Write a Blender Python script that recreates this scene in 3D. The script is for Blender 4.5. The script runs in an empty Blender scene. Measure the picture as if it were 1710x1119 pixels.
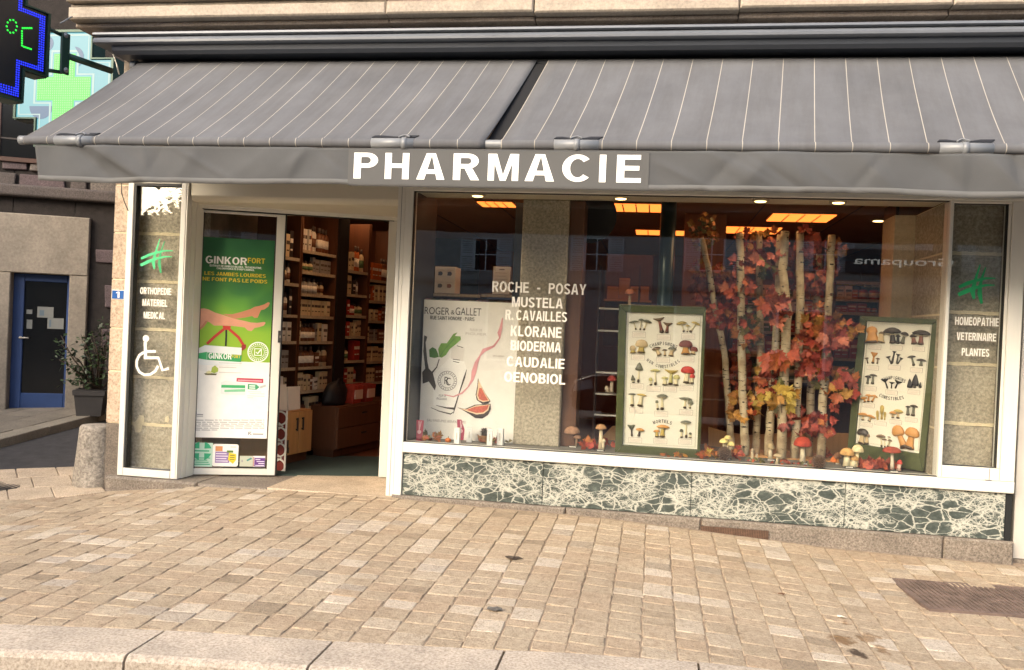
import bpy, math, random
from mathutils import Vector, Matrix, Quaternion
random.seed(7)
SC = bpy.context.scene
COL = SC.collection
rad = math.radians

# ---------------------------------------------------------------- camera
FPX, YAW, PITCH, ROLL = 1450.0, -0.1618776957, -0.0075977244, 0.0434897852
CAM = Vector((0.0, -7.0, 1.443))
_f = Vector((math.sin(YAW)*math.cos(PITCH), math.cos(YAW)*math.cos(PITCH), math.sin(PITCH)))
_r0 = Vector((math.cos(YAW), -math.sin(YAW), 0.0))
_u0 = _r0.cross(_f)
_r = _r0*math.cos(ROLL) + _u0*math.sin(ROLL)
_u = -_r0*math.sin(ROLL) + _u0*math.cos(ROLL)
cd = bpy.data.cameras.new('camera')
cd.sensor_width = 36.0
cd.lens = FPX/1710.0*36.0
cd.clip_start, cd.clip_end = 0.05, 2000.0
cam = bpy.data.objects.new('camera', cd); COL.objects.link(cam)
cam.matrix_world = Matrix(((_r.x, _u.x, -_f.x, CAM.x), (_r.y, _u.y, -_f.y, CAM.y), (_r.z, _u.z, -_f.z, CAM.z), (0, 0, 0, 1)))
SC.camera = cam

# ---------------------------------------------------------------- sky, sun, exposure
SUN_TO = Vector((-0.46, -0.78, 0.50)).normalized()
elev = math.asin(SUN_TO.z); azim = math.atan2(SUN_TO.x, SUN_TO.y)
W = bpy.data.worlds.new('World'); SC.world = W; W.use_nodes = True
nt = W.node_tree; nt.nodes.clear()
sky = nt.nodes.new('ShaderNodeTexSky'); sky.sky_type = 'NISHITA'; sky.sun_disc = False
sky.sun_elevation = elev; sky.sun_rotation = azim
sky.air_density = 1.0; sky.dust_density = 4.0; sky.ozone_density = 0.4
bg = nt.nodes.new('ShaderNodeBackground'); bg.inputs['Strength'].default_value = 0.15
wo = nt.nodes.new('ShaderNodeOutputWorld')
nt.links.new(sky.outputs[0], bg.inputs[0]); nt.links.new(bg.outputs[0], wo.inputs[0])
sd = bpy.data.lights.new('sun', 'SUN'); sd.energy = 0.75; sd.angle = rad(55); sd.color = (1.0, 0.90, 0.75)
sun = bpy.data.objects.new('sun', sd); COL.objects.link(sun)
sun.rotation_euler = (-SUN_TO).to_track_quat('-Z', 'Y').to_euler()
SC.view_settings.view_transform = 'Standard'; SC.view_settings.look = 'None'
SC.view_settings.gamma = 1.0; SC.view_settings.exposure = 1.65
SC.cycles.use_denoising = True
SC.cycles.max_bounces = 8; SC.cycles.transparent_max_bounces = 24
SC.cycles.sample_clamp_indirect = 4.0

# ---------------------------------------------------------------- measuring: a point of the place from a sight line and one known coordinate
def ray(px, py): return _f + _r*((px-855.0)/FPX) - _u*((py-559.5)/FPX)
def at(px, py, Y):
    v = ray(px, py); return CAM + v*((Y-CAM.y)/v.y)
def zp(px, py, z):
    v = ray(px, py); return CAM + v*((z-CAM.z)/v.z)
def pl(px, py, Q, d):
    n = Vector((d[1], -d[0])); v = ray(px, py)
    t = (Vector((Q[0]-CAM.x, Q[1]-CAM.y)).dot(n))/(Vector((v.x, v.y)).dot(n))
    return CAM + v*t
def lerp(pts, x):
    if x <= pts[0][0]: return pts[0][1]
    for (a, b), (c, e) in zip(pts, pts[1:]):
        if x <= c: return b + (e-b)*(x-a)/(c-a)
    return pts[-1][1]
Z0 = [(-4.674, -.129), (-3.83, -.036), (-2.9, -.01), (-2.11, .0), (-.37, -.026), (.47, -.068), (1.46, -.126), (2.7, -.143), (4, -.16)]
def gz(x, y):
    z = lerp(Z0, x)
    if y <= 0: return z + .02*y
    k = min(1.0, max(0.0, (-4.6-x)/.3))
    return z + k*.062*y
def gp(px, py):
    z = 0.0
    for _ in range(30):
        p = zp(px, py, z); z = .5*z + .5*gz(p.x, p.y)
    return p

# ---------------------------------------------------------------- materials
def lin(c): return c/12.92 if c <= .04045 else ((c+.055)/1.055)**2.4
def hx(s): return tuple(lin(int(s[i:i+2], 16)/255) for i in (0, 2, 4))
_M = {}
def nodes(m):
    m.use_nodes = True; t = m.node_tree; t.nodes.clear()
    o = t.nodes.new('ShaderNodeOutputMaterial'); b = t.nodes.new('ShaderNodeBsdfPrincipled')
    t.links.new(b.outputs[0], o.inputs[0]); return t, b, o
def N(t, typ, **k):
    n = t.nodes.new(typ)
    for a, v in k.items():
        if a in n.inputs: n.inputs[a].default_value = v
        else: setattr(n, a, v)
    return n
def ramp(t, stops, interp='LINEAR'):
    r = t.nodes.new('ShaderNodeValToRGB'); r.color_ramp.interpolation = interp
    e = r.color_ramp.elements
    while len(e) < len(stops): e.new(.5)
    for el, (p, c) in zip(e, stops): el.position = p; el.color = (*c[:3], 1)
    return r
def coords(t, scale=(1, 1, 1), rot=(0, 0, 0)):
    tc = t.nodes.new('ShaderNodeTexCoord'); mp = t.nodes.new('ShaderNodeMapping')
    mp.inputs['Scale'].default_value = scale; mp.inputs['Rotation'].default_value = rot
    t.links.new(tc.outputs['Object'], mp.inputs[0]); return mp.outputs[0]
def bumpit(t, b, fac, strength=.3, dist=.01):
    n = t.nodes.new('ShaderNodeBump'); n.inputs['Strength'].default_value = strength; n.inputs['Distance'].default_value = dist
    t.links.new(fac, n.inputs['Height']); t.links.new(n.outputs[0], b.inputs['Normal'])
def mat(name, col, rough=.55, metal=0.0, var=.12, scale=6.0, bump=0.0, bscale=80.0, emit=None, es=0.0, stretch=(1, 1, 1), col2=None, spec=.5):
    if name in _M: return _M[name]
    m = bpy.data.materials.new(name); _M[name] = m
    t, b, o = nodes(m)
    if isinstance(col, str): col = hx(col)
    if isinstance(col2, str): col2 = hx(col2)
    b.inputs['Roughness'].default_value = rough; b.inputs['Metallic'].default_value = metal
    b.inputs['Specular IOR Level'].default_value = spec
    v = coords(t, stretch)
    nz = N(t, 'ShaderNodeTexNoise', Scale=scale, Detail=6.0, Roughness=.6); t.links.new(v, nz.inputs['Vector'])
    c1 = tuple(c*(1-var) for c in col); c2 = tuple(min(1, c*(1+var)) for c in col) if col2 is None else col2
    r = ramp(t, [(.3, c1), (.7, c2)]); t.links.new(nz.outputs['Fac'], r.inputs[0]); t.links.new(r.outputs[0], b.inputs['Base Color'])
    if bump:
        bz = N(t, 'ShaderNodeTexNoise', Scale=bscale, Detail=5.0); t.links.new(v, bz.inputs['Vector'])
        bumpit(t, b, bz.outputs['Fac'], bump)
    if emit is not None:
        e = hx(emit) if isinstance(emit, str) else emit
        b.inputs['Emission Color'].default_value = (*e, 1); b.inputs['Emission Strength'].default_value = es
    return m
def granite(name, a, b_, c, grain=140.0, rough=.75, bump=.35, big=(.75, 1.15)):
    if name in _M: return _M[name]
    m = bpy.data.materials.new(name); _M[name] = m
    t, b, o = nodes(m); v = coords(t)
    n1 = N(t, 'ShaderNodeTexNoise', Scale=grain, Detail=3.0, Roughness=.7); t.links.new(v, n1.inputs['Vector'])
    r = ramp(t, [(.32, hx(a)), (.5, hx(b_)), (.68, hx(c))]); t.links.new(n1.outputs['Fac'], r.inputs[0])
    n2 = N(t, 'ShaderNodeTexNoise', Scale=3.5, Detail=6.0, Roughness=.65); t.links.new(v, n2.inputs['Vector'])
    r2 = ramp(t, [(.3, (big[0],)*3), (.7, (big[1],)*3)]); t.links.new(n2.outputs['Fac'], r2.inputs[0])
    mx = N(t, 'ShaderNodeMix', data_type='RGBA', blend_type='MULTIPLY'); mx.inputs['Factor'].default_value = 1.0
    t.links.new(r.outputs[0], mx.inputs['A']); t.links.new(r2.outputs[0], mx.inputs['B']); t.links.new(mx.outputs['Result'], b.inputs['Base Color'])
    b.inputs['Roughness'].default_value = rough
    n3 = N(t, 'ShaderNodeTexNoise', Scale=grain*.5, Detail=6.0); t.links.new(v, n3.inputs['Vector'])
    bumpit(t, b, n3.outputs['Fac'], bump, .006)
    return m
def glass(name, base=.07, tint=(.97, .98, .975)):
    if name in _M: return _M[name]
    m = bpy.data.materials.new(name); _M[name] = m
    m.use_nodes = True; t = m.node_tree; t.nodes.clear()
    o = t.nodes.new('ShaderNodeOutputMaterial'); tr = t.nodes.new('ShaderNodeBsdfTransparent'); gl = t.nodes.new('ShaderNodeBsdfGlossy')
    tr.inputs[0].default_value = (*tint, 1); gl.inputs['Roughness'].default_value = .0
    lw = t.nodes.new('ShaderNodeLayerWeight'); lw.inputs[0].default_value = .5
    pw = N(t, 'ShaderNodeMath', operation='POWER'); pw.inputs[1].default_value = 3.0; t.links.new(lw.outputs['Facing'], pw.inputs[0])
    ad = N(t, 'ShaderNodeMath', operation='MULTIPLY_ADD', use_clamp=True); ad.inputs[1].default_value = .6; ad.inputs[2].default_value = base
    t.links.new(pw.outputs[0], ad.inputs[0])
    mx = t.nodes.new('ShaderNodeMixShader'); t.links.new(ad.outputs[0], mx.inputs[0]); t.links.new(tr.outputs[0], mx.inputs[1]); t.links.new(gl.outputs[0], mx.inputs[2])
    t.links.new(mx.outputs[0], o.inputs[0]); return m
def flat(hexc, rough=.5): return mat('paint_'+hexc, hexc, rough, var=.04, scale=12)

# ---------------------------------------------------------------- mesh building
class F:                                                # a local frame: u to the right, v up, n towards the viewer
    def __init__(s, o=(0, 0, 0), u=(1, 0, 0), v=(0, 0, 1), n=None):
        s.o, s.u, s.v = Vector(o), Vector(u).normalized(), Vector(v).normalized()
        s.n = Vector(n).normalized() if n is not None else s.u.cross(s.v).normalized()
    def p(s, u, v, n=0.0): return s.o + s.u*u + s.v*v + s.n*n
    def uv(s, P):
        q = P - s.o; a, b, c = q.dot(s.u), q.dot(s.v), s.u.dot(s.v); k = 1-c*c
        return (a-c*b)/k, (b-c*a)/k
    def px(s, x, y):                                    # sight line onto this frame's plane -> (u, v)
        v = ray(x, y); t = (s.o-CAM).dot(s.n)/v.dot(s.n); return s.uv(CAM + v*t)
WORLD = F((0, 0, 0), (1, 0, 0), (0, 1, 0), (0, 0, 1))
FAC = F()                                               # the shop front plane, n = out to the street
class MB:
    def __init__(s, f=None): s.v, s.f, s.mi, s.sm, s.mats = [], [], [], [], []; s.fr = f or FAC; s.att = []; s.a = 0.0; s.uvs = None
    def m(s, material):
        if material not in s.mats: s.mats.append(material)
        s.cur = s.mats.index(material); return s
    def face(s, idx, smooth=False): s.f.append(idx); s.mi.append(s.cur); s.sm.append(smooth); s.att.append(s.a)
    def add(s, pts): i = len(s.v); s.v += [Vector(p) for p in pts]; return i
    def box(s, u0, u1, v0, v1, n0, n1, bev=0.0):
        p = s.fr.p
        if bev <= 0:
            i = s.add([p(u, v, n) for n in (n0, n1) for (u, v) in ((u0, v0), (u1, v0), (u1, v1), (u0, v1))])
            for q in ((0, 3, 2, 1), (4, 5, 6, 7), (0, 1, 5, 4), (1, 2, 6, 5), (2, 3, 7, 6), (3, 0, 4, 7)): s.face([i+k for k in q])
        else:
            b = min(bev, abs(n1-n0)*.45, abs(u1-u0)*.45, abs(v1-v0)*.45)
            rings = [(n0, 0.0), (n1-b, 0.0), (n1, b)]
            i = s.add([p(u, v, n) for (n, e) in rings for (u, v) in ((u0+e, v0+e), (u1-e, v0+e), (u1-e, v1-e), (u0+e, v1-e))])
            s.face([i+k for k in (0, 3, 2, 1)]); s.face([i+8+k for k in range(4)])
            for r in range(2):
                for k in range(4): s.face([i+r*4+k, i+r*4+(k+1) % 4, i+r*4+4+(k+1) % 4, i+r*4+4+k])
        return s
    def prism(s, poly, n0, n1):                         # poly in (u, v), n1 nearer the viewer
        k = len(poly)
        ar = sum(poly[i][0]*poly[(i+1) % k][1]-poly[(i+1) % k][0]*poly[i][1] for i in range(k))
        if ar < 0: poly = poly[::-1]
        i = s.add([s.fr.p(u, v, n0) for u, v in poly] + [s.fr.p(u, v, n1) for u, v in poly])
        s.face([i+j for j in range(k)][::-1]); s.face([i+k+j for j in range(k)])
        for j in range(k): s.face([i+j, i+(j+1) % k, i+k+(j+1) % k, i+k+j])
        return s
    def stroke(s, pts, w, n0, n1, closed=False):        # a band of width w (number or list) along a line in the frame
        L = len(pts); left, right = [], []
        for i, (x, y) in enumerate(pts):
            a = pts[(i-1) % L] if (closed or i > 0) else pts[i]; b = pts[(i+1) % L] if (closed or i < L-1) else pts[i]
            dx, dy = b[0]-a[0], b[1]-a[1]; h = math.hypot(dx, dy) or 1e-9
            ww = (w[i] if isinstance(w, (list, tuple)) else w)*.5
            left.append((x-dy/h*ww, y+dx/h*ww)); right.append((x+dy/h*ww, y-dx/h*ww))
        for i in range(L if closed else L-1):
            j = (i+1) % L; s.prism([left[i], right[i], right[j], left[j]], n0, n1)
        return s
    def tube(s, path, r, seg=10, caps=True, smooth=True):   # path of world points
        P = [Vector(p) for p in path]; R = r if isinstance(r, (list, tuple)) else [r]*len(P); rings = []
        ref = None
        for k, p in enumerate(P):
            t = (P[min(k+1, len(P)-1)]-P[max(k-1, 0)]).normalized()
            if ref is None: ref = Vector((0, 0, 1)) if abs(t.z) < .9 else Vector((1, 0, 0))
            a = t.cross(ref).normalized(); b = t.cross(a).normalized(); ref = a.cross(t)
            rings.append(s.add([p + (a*math.cos(2*math.pi*q/seg) + b*math.sin(2*math.pi*q/seg))*R[k] for q in range(seg)]))
        for A, B in zip(rings, rings[1:]):
            for q in range(seg): s.face([A+q, A+(q+1) % seg, B+(q+1) % seg, B+q], smooth)
        if caps: s.face([rings[0]+q for q in range(seg)][::-1]); s.face([rings[-1]+q for q in range(seg)])
        return s
    def lathe(s, o, prof, seg=14, up=(0, 0, 1), squash=None, smooth=True):   # prof of (r, h) along up; squash = (axis, factor)
        up = Vector(up).normalized(); a = up.orthogonal().normalized()
        if squash: a = (Vector(squash[0])-up*up.dot(Vector(squash[0]))).normalized()
        b = up.cross(a); k = squash[1] if squash else 1.0; o = Vector(o); rings = []
        for r, h in prof:
            if r < 1e-6: rings.append((s.add([o+up*h]), 1))
            else: rings.append((s.add([o+up*h+(a*math.cos(2*math.pi*q/seg)*k+b*math.sin(2*math.pi*q/seg))*r for q in range(seg)]), seg))
        for (A, na), (B, nb) in zip(rings, rings[1:]):
            for q in range(seg):
                if na == 1 and nb == 1: continue
                if na == 1: s.face([A, B+(q+1) % seg, B+q], smooth)
                elif nb == 1: s.face([A+q, A+(q+1) % seg, B], smooth)
                else: s.face([A+q, A+(q+1) % seg, B+(q+1) % seg, B+q], smooth)
        if rings[0][1] > 1: s.face([rings[0][0]+q for q in range(seg)][::-1])
        if rings[-1][1] > 1: s.face([rings[-1][0]+q for q in range(seg)])
        return s
    def grid(s, fn, nu, nv, smooth=True):
        i = s.add([fn(a/nu, b/nv) for b in range(nv+1) for a in range(nu+1)])
        for b in range(nv):
            for a in range(nu): s.face([i+b*(nu+1)+a, i+b*(nu+1)+a+1, i+(b+1)*(nu+1)+a+1, i+(b+1)*(nu+1)+a], smooth)
        return s
    def text(s, body, u0, u1, v0, v1, n0=0.0, th=.0015, bold=0.0, rot=0.0):   # letters fitted to a box in the frame
        vs, fs, bb = block(body) if bold > 0 else glyphs(body, 0.0)
        w, h = max(1e-6, bb[2]-bb[0]), max(1e-6, bb[3]-bb[1]); ku, kv = (u1-u0)/w, (v1-v0)/h
        cu, cv = (u0+u1)/2, (v0+v1)/2; c, sn = math.cos(rot), math.sin(rot); pts = []
        for x, y, z in vs:
            du, dv = (x-bb[0])*ku-(u1-u0)/2, (y-bb[1])*kv-(v1-v0)/2
            pts.append(s.fr.p(cu+du*c-dv*sn, cv+du*sn+dv*c, n0+th*z*(1 if bold > 0 else (0 if z <= 0 else 1/max(z, 1e-6)))))
        i = s.add(pts)
        for f in fs: s.face([i+k for k in f])
        return s
    def build(s, name, parent=None, loc=None, bevel=0.0, solid=0.0, two=False):
        me = bpy.data.meshes.new(name)
        o = bpy.data.objects.new(name, me)
        off = Vector((0, 0, 0))
        if parent is None and loc is not None: off = Vector(loc)
        me.from_pydata([tuple(v-off) for v in s.v], [], s.f)
        for mt in s.mats: me.materials.append(mt)
        me.polygons.foreach_set('material_index', s.mi); me.polygons.foreach_set('use_smooth', s.sm)
        if any(s.att):
            at_ = me.attributes.new('rnd', 'FLOAT', 'FACE'); at_.data.foreach_set('value', s.att)
        if s.uvs is not None:
            ul = me.uv_layers.new(name='UVMap')
            for lp in me.loops: ul.data[lp.index].uv = s.uvs[lp.vertex_index]
        me.update()
        COL.objects.link(o)
        if parent is not None: adopt(o, parent)
        else: o.location = off; WLOC[o.name] = off
        if bevel:
            bm = o.modifiers.new('edge', 'BEVEL'); bm.width = bevel; bm.segments = 2; bm.limit_method = 'ANGLE'
        if solid:
            sm = o.modifiers.new('thick', 'SOLIDIFY'); sm.thickness = solid; sm.offset = 0
        return o
WLOC = {}
def adopt(o, parent):
    o.parent = parent; q = parent; L = Vector((0, 0, 0))
    o.matrix_parent_inverse = Matrix.Translation(-WLOC.get(parent.name, Vector((0, 0, 0))))
    WLOC[o.name] = Vector((0, 0, 0))
# block capitals (bold grotesque) drawn as polygons: returns faces of a word laid out on a line, height 1
def _letter(c, s, t):
    def ring(cx, cy, rx, ry, a0, a1, k=14):
        o = arc(cx, cy, rx, a0, a1, k, ry); i = arc(cx, cy, rx-s, a0, a1, k, ry-t)
        return [[o[j], o[j+1], i[j+1], i[j]] for j in range(k)]
    R = lambda x0, y0, x1, y1: [(x0, y0), (x1, y0), (x1, y1), (x0, y1)]
    D = lambda x0, x1, y0=0.0, y1=1.0, w=None: [(x0, y0), (x0+(w or s*1.08), y0), (x1+(w or s*1.08), y1), (x1, y1)]
    E = {}
    w = .62
    if c == 'I': return s, [R(0, 0, s, 1)]
    if c == 'H': w = .70; return w, [R(0, 0, s, 1), R(w-s, 0, w, 1), R(s, .43, w-s, .43+t)]
    if c == 'E': w = .60; return w, [R(0, 0, s, 1), R(s, 0, w, t), R(s, 1-t, w*.97, 1), R(s, .44, w*.92, .44+t)]
    if c == 'F': w = .56; return w, [R(0, 0, s, 1), R(s, 1-t, w, 1), R(s, .42, w*.88, .42+t)]
    if c == 'L': w = .56; return w, [R(0, 0, s, 1), R(s, 0, w, t)]
    if c == 'T': w = .62; return w, [R(0, 1-t, w, 1), R(w/2-s/2, 0, w/2+s/2, 1-t)]
    if c == 'P': w = .64; r = .29; return w, [R(0, 0, s, 1), R(s, 1-t, w-r, 1), R(s, 1-2*r, w-r, 1-2*r+t)] + ring(w-r, 1-r, r, r, -90, 90)
    if c == 'R': w = .69; r = .28; return w, [R(0, 0, s, 1), R(s, 1-t, w-.03-r, 1), R(s, 1-2*r, w-.03-r, 1-2*r+t)] + ring(w-.03-r, 1-r, r, r, -90, 90) + [[(w-s*1.18, 0), (w, 0), (w*.64+s*.32, 1-2*r), (w*.64-s*.75, 1-2*r)]]
    if c == 'B': w = .67; r = .255; q = .29; return w, [R(0, 0, s, 1), R(s, 1-t, w-.04-r, 1), R(s, .5-t*.4, w-q, .5+t*.55), R(s, 0, w-q, t)] + ring(w-.04-r, 1-r, r, r, -90, 90) + ring(w-q, q-.005, q, q, -90, 90)
    if c == 'D': w = .69; r = .38; return w, [R(0, 0, s, 1), R(s, 1-t, w-r, 1), R(s, 0, w-r, t)] + ring(w-r, .5, r, .5, -90, 90, 20)
    if c == 'O': w = .76; return w, ring(w/2, .5, w/2, .515, 0, 360, 30)
    if c == 'C': w = .72; return w, ring(w*.52, .5, w*.52, .515, 42, 318, 26)
    if c == 'G': w = .76; return w, ring(w/2, .5, w/2, .515, 42, 318, 26) + [R(w/2, .36, w, .36+t), R(w-s, .12, w, .36)]
    if c == 'J': w = .52; return w, [R(w-s, .28, w, 1)] + ring(w/2, .28, w/2, .295, 180, 360, 14)
    if c == 'U': w = .70; return w, [R(0, .34, s, 1), R(w-s, .34, w, 1)] + ring(w/2, .345, w/2, .36, 180, 360, 18)
    if c == 'S':
        w = .64; r = .265; return w, ring(w/2, 1-r+.01, w/2, r, 20, 250, 18) + ring(w/2, r-.01, w/2, r, -160, 70, 18)[0:18] + [[(w*.18, .64), (w*.30, .485), (w*.84, .36), (w*.70, .52)]]
    if c == 'A': w = .74; a = s*1.08; return w, [[(0, 0), (a, 0), (w/2+a*.12, .94), (w/2+a*.12, 1), (w/2-a*.58, 1)], [(w-a, 0), (w, 0), (w/2+a*.58, 1), (w/2+a*.12, 1), (w/2+a*.12, .92)], R(w*.27, .22, w*.73, .22+t)]
    if c == 'V': w = .70; a = s*1.08; return w, [[(w/2-a*.55, 0), (w/2+a*.1, 0), (w/2+a*.1, .1), (a, 1), (0, 1)], [(w/2+a*.1, 0), (w/2+a*.55, 0), (w, 1), (w-a, 1), (w/2+a*.1, .1)]]
    if c == 'Y': w = .70; a = s*1.1; return w, [R(w/2-s/2, 0, w/2+s/2, .42), [(w/2-s/2, .42), (w/2+s*.1, .42), (w/2+s*.1, .5), (a, 1), (0, 1)], [(w/2+s*.1, .42), (w/2+s/2, .42), (w, 1), (w-a, 1), (w/2+s*.1, .5)]]
    if c == 'M': w = .84; a = s*.98; return w, [R(0, 0, s*.92, 1), R(w-s*.92, 0, w, 1), [(s*.92, .66), (w/2-s*.42, 0), (w/2, 0), (w/2, .2), (s*1.25, 1), (s*.92, 1)], [(w/2, 0), (w/2+s*.42, 0), (w-s*.92, .66), (w-s*.92, 1), (w-s*1.25, 1), (w/2, .2)]]
    if c == 'N': w = .71; return w, [R(0, 0, s*.95, 1), R(w-s*.95, 0, w, 1), [(s*.95, .98), (s*.95, .66), (w-s*.95, .02), (w-s*.95, .34)]]
    if c == 'K': w = .70; return w, [R(0, 0, s, 1), [(s, .32), (s, .56), (w*.68, 1), (w*.96, 1)], [(w-s*1.3, 0), (w, 0), (w*.55, .62), (w*.36, .46)]]
    if c == 'X': w = .68; return w, [D(0, w-s*1.08), [(0, 1), (s*1.08, 1), (w, 0), (w-s*1.08, 0)]]
    if c == '-': return .32, [R(0, .36, .32, .36+t)]
    if c == '.': return s, [R(0, 0, s, t*1.1)]
    if c == ',': return s, [[(0, 0), (s*.4, -.14), (s*.9, 0), (s*.9, t), (0, t)]]
    if c == "'": return s*.8, [R(0, .72, s*.8, 1)]
    if c == '1': return .36, [R(.36-s, 0, .36, 1), [(0, .72), (.36-s, .80), (.36-s, 1), (.2, .92), (0, .86)]]
    return .3, []
def block(body, s=.19, t=.165, sp=.10):
    vs, fs, x = [], [], 0.0
    for ch in body:
        if ch == ' ': x += .26; continue
        w, polys = _letter(ch, s, t)
        for k, p in enumerate(polys):
            n = len(p); zt = 1.0+.10*(k % 5) + (.04*((k//5) % 3)); i = len(vs)
            ar = sum(p[j][0]*p[(j+1) % n][1]-p[(j+1) % n][0]*p[j][1] for j in range(n))
            if ar < 0: p = p[::-1]
            vs += [(x+a, b, 0.0) for a, b in p]+[(x+a, b, zt) for a, b in p]
            fs.append([i+n+j for j in range(n)])
            for j in range(n): fs.append([i+j, i+(j+1) % n, i+n+(j+1) % n, i+n+j])
        x += w+sp
    xs = [v[0] for v in vs]; ys = [v[1] for v in vs]
    return vs, fs, (min(xs), min(0, min(ys)) if ',' not in body else 0.0, max(xs), max(1, max(ys)))
_G = {}
def glyphs(body, bold):
    key = (body, bold)
    if key in _G: return _G[key]
    c = bpy.data.curves.new('lettering', 'FONT'); c.body = body; c.extrude = .01; c.offset = bold; c.resolution_u = 4
    o = bpy.data.objects.new('lettering', c); COL.objects.link(o); bpy.context.view_layer.update()
    ev = o.evaluated_get(bpy.context.evaluated_depsgraph_get()); me = ev.to_mesh()
    vs = [tuple(v.co) for v in me.vertices]; fs = [list(p.vertices) for p in me.polygons]; ev.to_mesh_clear()
    bpy.data.objects.remove(o); bpy.data.curves.remove(c)
    xs = [v[0] for v in vs]; ys = [v[1] for v in vs]
    _G[key] = (vs, fs, (min(xs), min(ys), max(xs), max(ys))); return _G[key]
def tag(o, label, cat, group=None):
    o['label'] = label; o['category'] = cat
    if group: o['group'] = group
    return o
def thing(name, label, cat, loc=(0, 0, 0), group=None):
    o = bpy.data.objects.new(name, None); COL.objects.link(o); o.location = loc; o.empty_display_size = .1
    WLOC[o.name] = Vector(loc); return tag(o, label, cat, group)
def struct(mb, name):
    o = mb.build(name); o['kind'] = 'structure'; return o
def copy_to(o, loc, label=None, group=None, rz=None, parent=None):      # a thing with copies of its parts and their sub-parts
    c = o.copy(); COL.objects.link(c)
    if parent is not None: c.parent = parent
    else:
        c.location = loc
        if rz is not None: c.rotation_euler = (0, 0, rz)
        if label: c['label'] = label
        if group: c['group'] = group
    for ch in o.children: copy_to(ch, None, parent=c)
    return c
def arc(cx, cy, r, a0, a1, k=24, ry=None): return [(cx+r*math.cos(rad(a0+(a1-a0)*i/k)), cy+(ry or r)*math.sin(rad(a0+(a1-a0)*i/k))) for i in range(k+1)]
ORD = ['first', 'second', 'third', 'fourth', 'fifth', 'sixth', 'seventh', 'eighth', 'ninth', 'tenth', 'eleventh', 'twelfth', 'thirteenth', 'fourteenth']

# ================================================================ materials of the street and the shop front
def stone_mat():
    m = bpy.data.materials.new('paving_stone'); t, b, o = nodes(m); v = coords(t)
    a = N(t, 'ShaderNodeAttribute', attribute_name='rnd')
    r = ramp(t, [(0, hx('978873')), (.10, hx('a1917b')), (.2, hx('afa089')), (.34, hx('ab9b84')), (.48, hx('b2a28b')), (.6, hx('ad9a82')), (.72, hx('b4a58e')), (.82, hx('bdb09c')), (.9, hx('c6bbaa')), (.95, hx('b6ab9c')), (1, hx('a09482'))])
    t.links.new(a.outputs['Fac'], r.inputs[0])
    n1 = N(t, 'ShaderNodeTexNoise', Scale=95.0, Detail=5.0, Roughness=.8); t.links.new(v, n1.inputs['Vector'])
    r1 = ramp(t, [(.36, (.55, .52, .48)), (.47, (.98, .98, .98)), (.66, (1.16, 1.15, 1.13))]); t.links.new(n1.outputs['Fac'], r1.inputs[0])
    n2 = N(t, 'ShaderNodeTexNoise', Scale=24.0, Detail=8.0, Roughness=.8); t.links.new(v, n2.inputs['Vector'])
    r2 = ramp(t, [(.34, (.66, .61, .56)), (.5, (.97, .96, .95)), (.62, (1.1, 1.09, 1.07))]); t.links.new(n2.outputs['Fac'], r2.inputs[0])
    n4 = N(t, 'ShaderNodeTexNoise', Scale=1.3, Detail=5.0, Roughness=.6); t.links.new(v, n4.inputs['Vector'])
    r4 = ramp(t, [(.3, (.86, .84, .82)), (.66, (1.05, 1.05, 1.05))]); t.links.new(n4.outputs['Fac'], r4.inputs[0])
    prev = r.outputs[0]
    for rr in (r1, r2, r4):
        mx = N(t, 'ShaderNodeMix', data_type='RGBA', blend_type='MULTIPLY'); mx.inputs['Factor'].default_value = 1.0
        t.links.new(prev, mx.inputs['A']); t.links.new(rr.outputs[0], mx.inputs['B']); prev = mx.outputs['Result']
    for (sx_, sy_, sr, sc_) in ((1432, 1092, .055, (.16, .13, .11)), (1405, 1068, .07, (.5, .38, .26)), (1452, 1066, .06, (.55, .44, .33)), (1470, 1085, .05, (.62, .52, .42)), (1412, 1040, .03, (.6, .5, .4))):   # spilt drink drying on the stones
        q_ = gp(sx_, sy_); dn = N(t, 'ShaderNodeTexNoise', Scale=16.0, Detail=5.0); t.links.new(v, dn.inputs['Vector'])
        vs_ = N(t, 'ShaderNodeVectorMath', operation='MULTIPLY_ADD'); vs_.inputs[1].default_value = (.16, .16, 0); t.links.new(dn.outputs['Color'], vs_.inputs[0]); t.links.new(v, vs_.inputs[2])
        ds = N(t, 'ShaderNodeVectorMath', operation='DISTANCE'); t.links.new(vs_.outputs[0], ds.inputs[0]); ds.inputs[1].default_value = (q_.x+.08, q_.y+.08, q_.z)
        rs = ramp(t, [(sr*.7, sc_), (sr*1.15, (1, 1, 1))]); t.links.new(ds.outputs['Value'], rs.inputs[0])
        mx = N(t, 'ShaderNodeMix', data_type='RGBA', blend_type='MULTIPLY'); mx.inputs['Factor'].default_value = 1.0
        t.links.new(prev, mx.inputs['A']); t.links.new(rs.outputs[0], mx.inputs['B']); prev = mx.outputs['Result']
    t.links.new(prev, b.inputs['Base Color']); b.inputs['Roughness'].default_value = .8
    n3 = N(t, 'ShaderNodeTexNoise', Scale=55.0, Detail=8.0, Roughness=.75); t.links.new(v, n3.inputs['Vector'])
    bumpit(t, b, n3.outputs['Fac'], .8, .012)
    return m
PAVE = stone_mat()
JOINT = mat('joint_sand', '96846f', .95, var=.35, scale=20, bump=.5)
KERB = granite('kerb_granite', '8c7f70', 'b0a392', 'c4b8a7', 75)
SLAB = granite('slab_stone', '8d7c69', 'b8a58c', 'cbbba4', 90)
ASPH = mat('asphalt', '3c3a3a', .85, var=.3, scale=9, bump=.6, bscale=160)
SETT = mat('road_setts', '4a4643', .6, var=.35, scale=9, bump=.6, bscale=30)
GREY_G = granite('plinth_granite', '5a5148', '7a7064', '958b7d', 70)
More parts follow.
